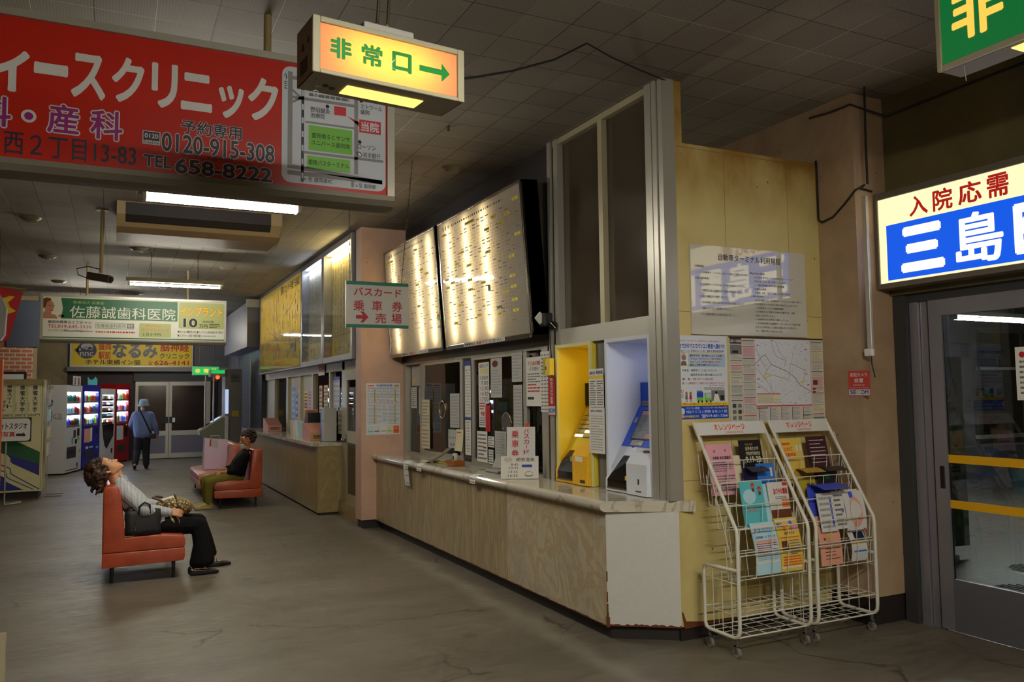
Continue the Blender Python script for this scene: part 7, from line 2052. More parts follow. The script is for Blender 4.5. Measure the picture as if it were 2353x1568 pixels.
MB().cyl((-1.57, 15.615, 0.02), (-1.57, 15.615, 1.06), 0.012, 'alu', 8).build('post', fx)
MB().tube([(-1.57, 15.62, 0.015), (-1.57, 15.85, 0.015), (-1.36, 15.95, 0.015)], 0.012, 'alu', 6).tube([(-1.57, 15.62, 0.015), (-1.35, 15.75, 0.015)], 0.012, 'alu', 6).build('foot', fx)
# shop partition at the left with brick-pattern panel, grey board and picture
struct(MB().box((-4.2, 20.0, 0), (-1.5, 20.1, H), 'olive_wall'), 'wall_left_partition')
MB().box((-2.05, 19.955, 2.85), (-1.46, 19.995, 3.84), 'slate_board' if mat('slate_board', (70, 76, 92), 0.6, var=0.06) else '').build('grey_board', label='dark slate grey board high on the left partition', cat='board')
def brick_mat():
    m, N, L, b = newmat('brick_panel')
    br = N.new('ShaderNodeTexBrick')
    br.inputs['Scale'].default_value = 1
    br.inputs['Brick Width'].default_value = 0.21; br.inputs['Row Height'].default_value = 0.085; br.inputs['Mortar Size'].default_value = 0.010
    br.inputs['Color1'].default_value = s2l((176, 110, 74)); br.inputs['Color2'].default_value = s2l((158, 92, 66)); br.inputs['Mortar'].default_value = s2l((190, 180, 168))
    sx = N.new('ShaderNodeSeparateXYZ'); L.new(world_pos(N), sx.inputs[0])
    cc = N.new('ShaderNodeCombineXYZ'); L.new(sx.outputs['X'], cc.inputs[0]); L.new(sx.outputs['Z'], cc.inputs[1])
    L.new(cc.outputs[0], br.inputs['Vector']); L.new(br.outputs['Color'], b.inputs['Base Color'])
    b.inputs['Roughness'].default_value = 0.7
brick_mat()
MB().box((-2.6, 19.97, 1.0), (-1.57, 19.995, 2.84), 'brick_panel').build('brick_panel', label='brick patterned panel on the left partition above the booth', cat='panel')
pf = thing('picture_frame', 'black framed picture just above the booth on the brick panel', 'picture', (-1.85, 19.95, 2.0))
MB().box((-2.2, 19.93, 1.95), (-1.67, 19.965, 2.32), 'black').build('frame', pf)
MB().box((-2.17, 19.925, 1.98), (-1.72, 19.932, 2.27), 'paper_grey').build('print', pf)
# stall banner, hanging lamp cover and post at the left edge
mat('banner_red', (190, 18, 28), 0.6)
b = MB(frame((-1.45, 12.2, 2.6), (1, 0.1, 0), (0, 0, 1)))
b.box((-0.5, -1.2, -0.004), (0.12, 0.62, 0), 'banner_red') if False else b.poly([(-0.5, -0.5), (0.22, -0.1), (0.36, 0.52), (0.08, 0.60), (-0.5, 0.66)], 'banner_red', 0)
b.poly([(0.12, 0.42), (0.22, 0.47), (0.27, 0.46), (0.2, 0.38), (0.22, 0.32), (0.29, 0.27), (0.18, 0.22), (0.1, 0.25)], 'yellow_ink', 0.003).poly([(-0.5, -0.5), (-0.5, 0.66), (0.08, 0.60), (0.36, 0.52), (0.22, -0.1)], 'banner_red', -0.004)
b.cyl((-0.5, 0.64, -0.002), (0.4, 0.56, -0.002), 0.012, 'pole_paint', 8).cyl((0.1, 0.6, -0.002), (0.1, 1.35, -0.002), 0.004, 'chain', 6)
b.build('stall_banner', label='red hanging stall banner with a yellow shape at the left edge', cat='banner')
b = MB().prism([(-1.75, 2.48), (-1.28, 2.46), (-1.24, 2.53), (-1.225, 2.86), (-1.27, 2.98), (-1.34, 3.08), (-1.75, 3.1)], 11.8, 11.95, 'lamp_cover' if mat('lamp_cover', (168, 170, 176), 0.3, var=0.06) else '', 'y')
b.cyl((-1.5, 11.87, 3.08), (-1.5, 11.87, H), 0.01, 'chain', 6)
fcn_ = MB(frame((-1.4, 11.798, 2.6), **FACE_CAM)).rect(-0.05, 0.22, 0.13, 0.38, 'grey', 0).rect(-0.05, 0.02, 0.12, 0.14, 'paper_grey', 0)
b.build('hanging_panel', label='pale hanging stall panel with a cut corner at the left edge', cat='panel')
b = MB().box((-1.66, 12.3, 0.0), (-1.30, 12.42, 2.25), 'stall_orange' if mat('stall_orange', (196, 92, 30), 0.5, var=0.2) else '')
b.build('stall_post', label='orange red stall upright at the left edge of the hall', cat='post')
b = MB().box((-0.395, 3.835, 0), (-0.367, 3.865, 0.777), 'alu_warm').box((-1.4, 3.835, 0.745), (-0.395, 3.865, 0.777), 'alu_warm').box((-1.4, 3.845, 0.05), (-0.395, 3.853, 0.735), 'light_grey').box((-1.43, 3.835, 0), (-1.4, 3.865, 0.777), 'alu_warm')
b.build('low_barrier', label='low grey framed barrier panel at the lower left corner', cat='barrier')

# ---------------------------------------------------------------- information kiosk in front of the far doors
mat('kiosk_grey', (118, 114, 108), 0.5, var=0.05)
mat('kiosk_green', (126, 134, 112), 0.5)
emit('kiosk_red', (255, 60, 20), 3.0)
emit('kiosk_strip', (190, 210, 240), 0.55)
kk = thing('bus_guide_kiosk', 'grey bus guide terminal with slanted console, red lamp and tall cabinet', 'kiosk', (2.2, 20.2, 0))
MB().box((2.34, 20.0, 0), (2.72, 20.6, 2.40), 'kiosk_grey', 0.01).build('cabinet', kk)
mb = MB()
for k in range(6):
    mb.box((2.47, 19.994, 2.10 + k * 0.03), (2.66, 20.0, 2.115 + k * 0.03), 'dark_grey')
mb.build('vent_grille', kk)
MB().prism([(1.95, 0.0), (2.34, 0.0), (2.34, 1.28), (1.80, 0.94), (1.80, 0.86), (1.95, 0.80)], 20.02, 20.55, 'kiosk_green', 'y').build('console_body', kk)
fc = frame((1.80, 20.02, 0.945), (0.54, 0, 0.34), (0, 1, 0))
MB(fc).box((0.0, 0.0, 0), (0.62, 0.53, 0.03), 'alu').box((0.08, 0.06, 0.03), (0.3, 0.47, 0.036), 'black_gloss').box((0.34, 0.06, 0.03), (0.56, 0.47, 0.036), 'kiosk_strip').build('console_panel', kk)
for x in (1.92, 2.10):
    MB().cyl((x, 20.1, 1.0), (x, 20.1, 2.25), 0.018, 'alu', 8).build('post', kk)
hbx = MB().box((2.02, 19.98, 2.22), (2.34, 20.5, 2.38), 'kiosk_green').build('header_box', kk)
MB().box((2.03, 19.972, 2.29), (2.33, 19.98, 2.37), 'exit_far_glow').build('header_light', hbx)
MB().cyl((2.17, 19.98, 2.20), (2.17, 19.95, 2.20), 0.045, 'kiosk_red', 14).build('red_lamp', hbx)
for (z0, z1, m_) in ((1.35, 1.92, 'kiosk_strip'), (0.75, 1.3, 'paper')):
    MB().box((2.345, 19.98, z0), (2.42, 19.998, z1), m_).build('side_notice', kk)
MB().box((2.5, 19.985, 1.28), (2.66, 19.999, 1.42), 'brass_yellow').build('plate', kk)
# ---------------------------------------------------------------- people
def sphere_pts(c, r, n=2):
    bm = bmesh.new()
    bmesh.ops.create_icosphere(bm, subdivisions=n, radius=r)
    out = [v.co + Vector(c) for v in bm.verts]
    bm.free()
    return out
def add_hull(bm, balls, sub=2):
    """convex skin stretched over a set of balls"""
    t = bmesh.new()
    for c, r in balls:
        for p in sphere_pts(c, r, sub):
            t.verts.new(p)
    res = bmesh.ops.convex_hull(t, input=t.verts)
    junk = [g for g in res['geom_interior'] if isinstance(g, bmesh.types.BMVert)] + [v for v in t.verts if not v.link_faces]
    bmesh.ops.delete(t, geom=list(set(junk)), context='VERTS')
    bmesh.ops.recalc_face_normals(t, faces=t.faces)
    me = bpy.data.meshes.new('h')
    t.to_mesh(me); t.free()
    bm.from_mesh(me)
    bpy.data.meshes.remove(me)
def flesh(name, hulls, mats, parent, voxel=0.006, smooth=3, pick=None, origin=None, strength=0.5):
    """one continuous surface grown over all the hulls"""
    bm = bmesh.new()
    for h in hulls:
        add_hull(bm, h)
    me = bpy.data.meshes.new('raw')
    bm.to_mesh(me); bm.free()
    ob = bpy.data.objects.new('raw', me)
    COL.objects.link(ob)
    rm_ = ob.modifiers.new('r', 'REMESH'); rm_.mode = 'VOXEL'; rm_.voxel_size = voxel
    s = ob.modifiers.new('s', 'SMOOTH'); s.factor = strength; s.iterations = smooth
    dg = bpy.context.evaluated_depsgraph_get()
    out = bpy.data.meshes.new_from_object(ob.evaluated_get(dg))
    bpy.data.objects.remove(ob)
    bpy.data.meshes.remove(me)
    out.name = name
    out.materials.clear()
    for m in mats:
        out.materials.append(MATS[m])
    vs = [v.co.copy() for v in out.vertices]
    if pick:
        for p in out.polygons:
            p.material_index = pick(p.center)
    else:
        out.polygons.foreach_set('material_index', [0] * len(out.polygons))
    out.polygons.foreach_set('use_smooth', [True] * len(out.polygons))
    lo = Vector(tuple(min(v[i] for v in vs) for i in range(3))); hi = Vector(tuple(max(v[i] for v in vs) for i in range(3)))
    org = Vector(((lo.x + hi.x) / 2, (lo.y + hi.y) / 2, lo.z))
    out.transform(Matrix.Translation(-org))
    o = bpy.data.objects.new(name, out)
    COL.objects.link(o)
    o.location = org
    adopt(o, parent)
    return o
def limb(*pr):
    """chain of tapered segments: (point, radius), ..."""
    return [[pr[i], pr[i + 1]] for i in range(len(pr) - 1)]
def head_hulls(C, fwd, up, s=1.0):
    """head with skull, jaw, nose, brow, lips, eyelids and ears; C lies between the ears at eye level"""
    f = Vector(fwd).normalized(); u = Vector(up); u = (u - f * u.dot(f)).normalized(); sd = f.cross(u)
    C = Vector(C)
    def P(x, y, z): return C + (sd * x + f * y + u * z) * s
    b = lambda x, y, z, r: (P(x, y, z), r * s)
    H_ = [[b(0, 0.005, 0.045, 0.078), b(0, -0.04, 0.035, 0.078)],
          [b(-0.042, 0.045, 0.03, 0.036), b(0.042, 0.045, 0.03, 0.036), b(-0.042, 0.04, -0.025, 0.032), b(0.042, 0.04, -0.025, 0.032), b(0, 0.066, -0.092, 0.020), b(-0.045, -0.005, -0.055, 0.022), b(0.045, -0.005, -0.055, 0.022), b(0, 0.055, 0.06, 0.03)],
          [b(0, 0.082, 0.005, 0.007), b(0, 0.104, -0.032, 0.0105), b(-0.012, 0.09, -0.036, 0.008), b(0.012, 0.09, -0.036, 0.008)],
          [b(-0.048, 0.064, 0.022, 0.011), b(-0.012, 0.078, 0.024, 0.010)], [b(0.048, 0.064, 0.022, 0.011), b(0.012, 0.078, 0.024, 0.010)],
          [b(-0.02, 0.082, -0.062, 0.007), b(0, 0.089, -0.060, 0.009), b(0.02, 0.082, -0.062, 0.007)], [b(-0.015, 0.081, -0.073, 0.007), b(0, 0.086, -0.074, 0.009), b(0.015, 0.081, -0.073, 0.007)],
          [b(-0.031, 0.069, 0.0, 0.012)], [b(0.031, 0.069, 0.0, 0.012)], [b(0, 0.074, -0.098, 0.016)]]
    for q in (-1, 1):
        H_.append([b(q * 0.077, -0.012, 0.012, 0.010), b(q * 0.082, -0.022, 0.022, 0.009), b(q * 0.082, -0.026, 0.0, 0.010), b(q * 0.075, -0.012, -0.03, 0.009)])
    return H_, P
def hand_hulls(wrist, dirv, palm_n, side, curl=0.5, s=1.0, spread=1.0):
    """palm, four bent fingers of different lengths and a thumb leaving the side of the palm"""
    d = Vector(dirv).normalized(); n = Vector(palm_n); n = (n - d * n.dot(d)).normalized(); t = n.cross(d) * side
    W = Vector(wrist)
    def P(a, c, e): return W + (d * a + t * c + n * e) * s
    hs = [[(P(0.0, -0.016, 0), 0.017 * s), (P(0.0, 0.016, 0), 0.017 * s), (P(0.075, -0.032, 0), 0.013 * s), (P(0.08, 0.030, 0), 0.013 * s)]]
    for k, (c, L) in enumerate(((0.032, 0.066), (0.011, 0.075), (-0.011, 0.069), (-0.031, 0.054))):
        base = P(0.082, c * spread, 0.0)
        a = 0.25 + curl * 0.5
        p = [base]
        ang_ = a
        for q, fr_ in enumerate((0.45, 0.32, 0.23)):
            st = d * math.cos(ang_) + n * math.sin(ang_) + t * (c * spread * 1.5)
            p.append(p[-1] + st.normalized() * L * fr_ * s)
            ang_ += curl * (0.7 + 0.12 * k)
        r = 0.0088 * s
        hs += [[(p[0], r * 1.08), (p[1], r)], [(p[1], r), (p[2], r * 0.93)], [(p[2], r * 0.93), (p[3], r * 0.82)]]
    p0 = P(0.02, 0.026, 0.004); p1 = P(0.045, 0.05, 0.014); p2 = P(0.075, 0.058, 0.022); p3 = P(0.095, 0.055, 0.03)
    hs += [[(p0, 0.014 * s), (p1, 0.011 * s)], [(p1, 0.011 * s), (p2, 0.0095 * s)], [(p2, 0.0095 * s), (p3, 0.008 * s)]]
    return hs
def skin_mat(name, rgb):
    m, N, L, b = newmat(name)
    c = s2l(rgb)
    n = noise(N, L, world_pos(N), 30, 4)
    L.new(mixc(N, L, n, tuple(x * 0.9 for x in c[:3]) + (1,), tuple(min(1, x * 1.08) for x in c[:3]) + (1,)), b.inputs['Base Color'])
    b.inputs['Roughness'].default_value = 0.5
    b.inputs['Subsurface Weight'].default_value = 0.0
skin_mat('skin', (206, 150, 112))
skin_mat('skin_tan', (186, 128, 88))
mat('lip', (168, 92, 80), 0.45)
mat('lash', (52, 34, 28), 0.7)
mat('hair_dark', (44, 28, 22), 0.55, bump=0.6, scale=60)
mat('hair_brown', (58, 34, 22), 0.5, bump=0.8, scale=50)
def cloth(name, rgb, stripe=None, scale=60, axis=(1, 0, 0), bump=0.4, bs=18):
    m, N, L, b = newmat(name)
    tc = N.new('ShaderNodeTexCoord')
    c = s2l(rgb)
    if stripe:
        w_ = N.new('ShaderNodeTexWave'); w_.inputs['Scale'].default_value = scale; w_.inputs['Distortion'].default_value = 1.5; w_.inputs['Detail'].default_value = 2
        L.new(mapping(N, L, tc.outputs['Object'], axis), w_.inputs['Vector'])
        r = ramp(N, [(0.45, rgb), (0.75, stripe)])
        L.new(w_.outputs['Fac'], r.inputs[0])
        L.new(r.outputs[0], b.inputs['Base Color'])
    else:
        n = noise(N, L, tc.outputs['Object'], 9, 5)
        L.new(mixc(N, L, n, tuple(x * 0.82 for x in c[:3]) + (1,), tuple(min(1, x * 1.15) for x in c[:3]) + (1,)), b.inputs['Base Color'])
    b.inputs['Roughness'].default_value = 0.85
    b.inputs['Specular IOR Level'].default_value = 0.15
    bp = N.new('ShaderNodeBump'); bp.inputs['Strength'].default_value = bump; bp.inputs['Distance'].default_value = 0.02
    L.new(noise(N, L, mapping(N, L, tc.outputs['Object'], (1, 1, 0.5)), bs, 4, 0.55, 1.0), bp.inputs['Height'])
    L.new(bp.outputs[0], b.inputs['Normal'])
cloth('shirt_striped', (204, 206, 210), (146, 148, 158), 26, (1, 0.6, -0.5), 0.5, 14)
cloth('trousers_black', (14, 12, 15), bump=0.5, bs=10)
cloth('shirt_black', (15, 13, 18), bump=0.5, bs=10)
cloth('trousers_olive', (112, 104, 40), bump=0.6, bs=11)
cloth('jacket_blue', (112, 128, 166), (100, 112, 150), 30, (1, 1, 0), 0.6, 10)
cloth('trousers_dark', (48, 48, 56), bump=0.5, bs=9)
cloth('hat_blue', (138, 160, 178), bump=0.2)
mat('shoe_black', (18, 16, 18), 0.35)
mat('sneaker_cream', (176, 156, 96), 0.6, var=0.35, scale=26)
mat('sneaker_sole', (206, 202, 190), 0.6)
mat('mask_white', (206, 206, 190), 0.7)
def near(p, q, r): return (p - q).length < r

# --- woman asleep on the front bench, head tipped back over the backrest
wn = thing('person', 'person in a pale striped shirt and black trousers asleep on the bench, head tipped back', 'person', (0.35, 8.7, 0.0))
HC = (-0.041, 8.68, 1.045)
Hh_, HP = head_hulls(HC, (0.44, -0.06, 0.9), (-0.9, 0.02, 0.44), 1.03)
neck = [[(Vector((0.01, 8.69, 0.985)), 0.058), (Vector((0.055, 8.70, 0.90)), 0.062)], [(HP(0, 0.03, -0.08), 0.03), (Vector((0.075, 8.70, 0.93)), 0.035)]]
torso = [[((0.10, 8.58, 0.85), 0.065), ((0.10, 8.82, 0.85), 0.065), ((0.20, 8.62, 0.70), 0.095), ((0.20, 8.78, 0.70), 0.095)], [((0.20, 8.62, 0.70), 0.095), ((0.20, 8.78, 0.70), 0.095), ((0.285, 8.62, 0.52), 0.095), ((0.285, 8.79, 0.52), 0.095)]]
arm_n = limb(((0.10, 8.555, 0.845), 0.058), ((0.285, 8.475, 0.66), 0.043), ((0.505, 8.56, 0.612), 0.027))
arm_f = limb(((0.10, 8.845, 0.845), 0.058), ((0.30, 8.93, 0.66), 0.043), ((0.50, 8.845, 0.64), 0.027))
hn = hand_hulls((0.51, 8.562, 0.612), (0.95, 0.12, -0.18), (0.05, 0.85, -0.45), -1, 0.42)
hf = hand_hulls((0.505, 8.842, 0.64), (0.9, -0.2, -0.1), (0.05, -0.8, -0.4), 1, 0.45)
leg_n = limb(((0.30, 8.61, 0.50), 0.088), ((0.775, 8.57, 0.465), 0.06), ((0.76, 8.50, 0.10), 0.038), ((0.755, 8.50, 0.055), 0.034))
leg_f = limb(((0.30, 8.79, 0.50), 0.088), ((0.79, 8.80, 0.475), 0.06), ((0.92, 8.83, 0.10), 0.038), ((0.925, 8.83, 0.05), 0.034))
foot_n = [[((0.725, 8.495, 0.045), 0.026), ((0.80, 8.487, 0.045), 0.026), ((0.88, 8.483, 0.025), 0.016)]]
foot_f = [[((0.90, 8.83, 0.045), 0.026), ((0.97, 8.835, 0.045), 0.025), ((1.03, 8.842, 0.025), 0.016)]]
eyeL, eyeR, lipc = HP(-0.031, 0.08, 0.0), HP(0.031, 0.08, 0.0), HP(0, 0.095, -0.066)
def pickw(p):
    if near(p, lipc, 0.022) and abs((p - lipc).dot((HP(0, 0, 1) - HP(0, 0, 0)).normalized())) < 0.011: return 1
    for e in (eyeL, eyeR):
        q = p - e
        if q.length < 0.018 and abs(q.dot((HP(0, 0, 1) - HP(0, 0, 0)).normalized()) + 0.003) < 0.0035: return 2
    for sx in (-0.031, 0.031):
        e = HP(sx, 0.08, 0.028)
        q = p - e
        if q.length < 0.022 and abs(q.dot((HP(0, 0, 1) - HP(0, 0, 0)).normalized())) < 0.004: return 2
    return 0
flesh('body', Hh_ + neck + torso + arm_n + arm_f + hn + hf + leg_n + leg_f + foot_n + foot_f, ['skin', 'lip', 'lash'], wn, 0.0048, 3, pickw)
rd = random.Random(2)
core = [[(HP(0, -0.03, 0.06), 0.088), (HP(0, -0.075, 0.045), 0.085), (HP(0, -0.06, 0.09), 0.075)], [(HP(-0.03, -0.10, 0.02), 0.06), (HP(0.03, -0.10, 0.02), 0.06), ((-0.115, 8.68, 0.90), 0.05)], [((-0.115, 8.68, 0.92), 0.045), ((-0.10, 8.68, 0.85), 0.022)]]
for i in range(300):
    v = Vector((rd.gauss(0, 1), rd.gauss(0, 1), rd.gauss(0, 1))).normalized()
    p = Vector((v.x * 0.105, v.y * 0.115 - 0.052, v.z * 0.10 + 0.062))
    if p.y > 0.018 and p.z < 0.085: continue
    if p.y > -0.02 and p.z < 0.0: continue
    q = HP(p.x, p.y, p.z)
    r = rd.uniform(0.014, 0.024)
    core.append([(q, r), (q + Vector((rd.uniform(-1, 1), rd.uniform(-1, 1), rd.uniform(-1.3, 0.6))) * 0.02, r * 0.7)])
for i in range(40):
    a = rd.uniform(0, 6.28)
    q = Vector((-0.115 + 0.05 * math.cos(a), 8.68 + 0.08 * math.sin(a), rd.uniform(0.84, 0.96)))
    core.append([(q, 0.015), (q + Vector((rd.uniform(-0.02, 0.01), 0, -0.03)), 0.007)])
flesh('hair', core, ['hair_brown'], wn, 0.006, 1, strength=0.4)
sh_ = [[((0.095, 8.575, 0.85), 0.082), ((0.095, 8.825, 0.85), 0.082), ((0.205, 8.615, 0.70), 0.115), ((0.205, 8.785, 0.70), 0.115)], [((0.205, 8.615, 0.70), 0.115), ((0.205, 8.785, 0.70), 0.115), ((0.30, 8.61, 0.535), 0.108), ((0.30, 8.80, 0.535), 0.108)],
       [((0.30, 8.60, 0.525), 0.105), ((0.30, 8.80, 0.525), 0.105), ((0.50, 8.60, 0.485), 0.085), ((0.50, 8.80, 0.485), 0.09)], [((0.075, 8.66, 0.905), 0.06), ((0.075, 8.74, 0.905), 0.06), ((0.06, 8.70, 0.93), 0.055)]]
sh_ += limb(((0.10, 8.55, 0.845), 0.076), ((0.285, 8.472, 0.66), 0.062), ((0.41, 8.52, 0.632), 0.054), ((0.475, 8.548, 0.618), 0.043))
sh_ += [[((0.475, 8.548, 0.618), 0.044), ((0.498, 8.557, 0.614), 0.044)]]
sh_ += limb(((0.10, 8.85, 0.845), 0.076), ((0.30, 8.933, 0.66), 0.062), ((0.48, 8.85, 0.642), 0.044))
sh_o = flesh('shirt', sh_, ['shirt_striped'], wn, 0.007, 3)
for q, yo in ((-1, 8.655), (1, 8.735)):
    MB().prism([(0.06, 0.985), (0.125, 0.965), (0.145, 0.925), (0.10, 0.94)], yo - 0.012, yo + 0.012, 'shirt_striped', 'y').build('collar', sh_o)
tr_ = limb(((0.31, 8.61, 0.495), 0.105), ((0.775, 8.57, 0.462), 0.078), ((0.80, 8.53, 0.28), 0.082)) + [[((0.80, 8.53, 0.28), 0.082), ((0.745, 8.50, 0.12), 0.06), ((0.87, 8.50, 0.13), 0.05), ((0.81, 8.45, 0.12), 0.05), ((0.81, 8.56, 0.12), 0.05)]]
tr_ += limb(((0.31, 8.79, 0.495), 0.105), ((0.79, 8.80, 0.47), 0.078), ((0.86, 8.82, 0.28), 0.075)) + [[((0.86, 8.82, 0.28), 0.075), ((0.86, 8.82, 0.11), 0.05), ((0.93, 8.83, 0.14), 0.045), ((0.90, 8.88, 0.11), 0.04), ((0.90, 8.78, 0.12), 0.04)]]
flesh('trousers', tr_, ['trousers_black'], wn, 0.007, 3)
def shoe(px, py, L, yaw, parent, name='shoe', m='shoe_black', flat=True, zz=0.0):
    c, s_ = math.cos(yaw), math.sin(yaw)
    def P(x, y, z): return (px + x * c - y * s_, py + x * s_ + y * c, z + zz)
    if flat:
        hs = [[(P(0, 0, 0.034), 0.033), (P(0, 0, 0.06), 0.034)], [(P(0.0, 0, 0.022), 0.021), (P(L * 0.35, 0.012, 0.018), 0.017), (P(L * 0.35, -0.012, 0.018), 0.017)],
              [(P(L * 0.55, 0.02, 0.026), 0.025), (P(L * 0.55, -0.02, 0.026), 0.025), (P(L * 0.78, 0.012, 0.022), 0.021), (P(L * 0.88, -0.004, 0.018), 0.017)],
              [(P(0, 0.03, 0.05), 0.012), (P(L * 0.5, 0.034, 0.04), 0.014), (P(L * 0.5, 0.034, 0.015), 0.012), (P(0, 0.03, 0.015), 0.012)], [(P(0, -0.03, 0.05), 0.012), (P(L * 0.5, -0.034, 0.04), 0.014), (P(L * 0.5, -0.034, 0.015), 0.012), (P(0, -0.03, 0.015), 0.012)],
              [(P(L * 0.33, 0.032, 0.05), 0.006), (P(L * 0.36, 0.0, 0.073), 0.006)], [(P(L * 0.33, -0.032, 0.05), 0.006), (P(L * 0.36, 0.0, 0.073), 0.006)]]
    else:
        hs = [[(P(0, 0, 0.035), 0.034), (P(0.01, 0, 0.085), 0.036)], [(P(0, 0, 0.03), 0.03), (P(L * 0.8, 0.012, 0.032), 0.032), (P(L * 0.78, -0.012, 0.032), 0.032)], [(P(0.03, 0, 0.085), 0.03), (P(L * 0.6, 0, 0.04), 0.035)]]
    return flesh(name, hs, [m, 'sneaker_sole'], parent, 0.005, 2, (lambda p: 1 if (m == 'sneaker_cream' and p.z < 0.022) else 0))
shoe(0.705, 8.497, 0.27, -0.05, wn)
shoe(0.885, 8.828, 0.245, 0.08, wn)
# patterned hobo bag on her lap
def snake():
    m, N, L, b = newmat('bag_snakeskin')
    tc = N.new('ShaderNodeTexCoord')
    vo = N.new('ShaderNodeTexVoronoi'); vo.feature = 'DISTANCE_TO_EDGE'; vo.inputs['Scale'].default_value = 34
    L.new(tc.outputs['Object'], vo.inputs['Vector'])
    r = ramp(N, [(0.05, (58, 42, 24)), (0.16, (176, 152, 92)), (0.4, (206, 188, 132))])
    L.new(vo.outputs['Distance'], r.inputs[0])
    n = noise(N, L, tc.outputs['Object'], 9, 4)
    rr = ramp(N, [(0.42, (1, 1, 1, 1)), (0.62, (0.55, 0.42, 0.3, 1))]); L.new(n, rr.inputs[0])
    L.new(mixc(N, L, 0.8, r.outputs[0], rr.outputs[0], 'MULTIPLY'), b.inputs['Base Color'])
    b.inputs['Roughness'].default_value = 0.4
snake()
hb = thing('shoulder_bag', 'snakeskin patterned shoulder bag with brown strap held on the sleeping person lap', 'bag', (0.56, 8.72, 0.55))
flesh('bag_body', [[((0.44, 8.66, 0.665), 0.05), ((0.44, 8.78, 0.665), 0.05), ((0.55, 8.66, 0.665), 0.075), ((0.55, 8.78, 0.67), 0.075), ((0.655, 8.67, 0.635), 0.07), ((0.655, 8.78, 0.64), 0.07), ((0.60, 8.72, 0.60), 0.06)]], ['bag_snakeskin'], hb, 0.008, 3)
MB().tube([(0.36, 8.66, 0.745), (0.42, 8.645, 0.725), (0.47, 8.62, 0.69), (0.50, 8.60, 0.665)], 0.011, 'bag_strap' if mat('bag_strap', (74, 50, 28), 0.5) else '', 8).tube([(0.36, 8.66, 0.745), (0.39, 8.70, 0.755), (0.45, 8.72, 0.74)], 0.011, 'bag_strap', 8).build('strap', hb)
MB().tube([(0.575, 8.60, 0.70), (0.565, 8.62, 0.745), (0.56, 8.70, 0.76), (0.565, 8.78, 0.755)], 0.007, 'bag_strap', 8).build('zip_band', hb)
MB().tube([(0.50, 8.545, 0.595), (0.53, 8.525, 0.54), (0.555, 8.52, 0.50), (0.575, 8.52, 0.47)], 0.012, 'bag_snakeskin', 8).tube([(0.565, 8.53, 0.575), (0.59, 8.515, 0.53), (0.595, 8.515, 0.48)], 0.010, 'bag_strap', 8).build('hanging_strap', hb)

# --- man with a lowered face mask on the second bench
mn = thing('person', 'person with short dark hair and lowered face mask, black top and olive trousers, seated upright', 'person', (1.6, 13.5, 0))
Hh_, HP = head_hulls((1.915, 13.52, 1.035), (-1, -0.15, -0.10), (-0.06, 0, 1), 1.05)
tor = [[((1.885, 13.40, 0.80), 0.062), ((1.885, 13.66, 0.80), 0.062), ((1.82, 13.44, 0.66), 0.10), ((1.82, 13.62, 0.66), 0.10)], [((1.82, 13.44, 0.66), 0.10), ((1.82, 13.62, 0.66), 0.10), ((1.80, 13.44, 0.53), 0.10), ((1.80, 13.62, 0.53), 0.10)]]
nk = [[(HP(0, -0.01, -0.06), 0.055), (Vector((1.90, 13.53, 0.83)), 0.062)]]
an = limb(((1.88, 13.375, 0.79), 0.058), ((1.73, 13.345, 0.555), 0.043), ((1.545, 13.46, 0.548), 0.028))
af = limb(((1.88, 13.685, 0.79), 0.058), ((1.72, 13.69, 0.58), 0.043), ((1.56, 13.58, 0.575), 0.028))
h1 = hand_hulls((1.545, 13.46, 0.548), (-0.9, 0.3, -0.25), (0.1, 0.7, -0.5), -1, 0.75)
h2 = hand_hulls((1.56, 13.58, 0.575), (-0.85, -0.35, -0.35), (0.1, -0.6, -0.6), 1, 0.75)
ln = limb(((1.78, 13.44, 0.50), 0.088), ((1.36, 13.41, 0.405), 0.058), ((1.335, 13.39, 0.09), 0.038))
lf_ = limb(((1.78, 13.62, 0.50), 0.088), ((1.31, 13.60, 0.425), 0.058), ((1.33, 13.58, 0.09), 0.038))
eL, eR = HP(-0.031, 0.08, 0.0), HP(0.031, 0.08, 0.0)
def pickm(p):
    up_ = (HP(0, 0, 1) - HP(0, 0, 0)).normalized()
    for e in (eL, eR):
        q = p - e
        if q.length < 0.018 and abs(q.dot(up_)) < 0.004: return 1
    for sx in (-0.031, 0.031):
        q = p - HP(sx, 0.08, 0.028)
        if q.length < 0.024 and abs(q.dot(up_)) < 0.005: return 1
    return 0
flesh('body', Hh_ + nk + tor + an + af + h1 + h2 + ln + lf_, ['skin_tan', 'lash'], mn, 0.006, 3, pickm)
rd = random.Random(4)
core = [[(HP(0, -0.02, 0.062), 0.085), (HP(0, -0.06, 0.04), 0.085)], [(HP(0, -0.085, -0.02), 0.045), (HP(0.03, -0.09, 0.0), 0.05), (HP(-0.03, -0.09, 0.0), 0.05)]]
for i in range(170):
    v = Vector((rd.gauss(0, 1), rd.gauss(0, 1), rd.gauss(0, 1))).normalized()
    p = Vector((v.x * 0.094, v.y * 0.112 - 0.038, v.z * 0.10 + 0.055))
    if p.y > 0.03 and p.z < 0.075: continue
    if p.y > -0.05 and p.z < 0.01: continue
    if p.z < -0.06: continue
    q = HP(p.x, p.y, p.z)
    core.append([(q, 0.014), (q + Vector((0.012, rd.uniform(-0.01, 0.01), rd.uniform(-0.01, 0.014))), 0.008)])
flesh('hair', core, ['hair_dark'], mn, 0.007, 1, strength=0.4)
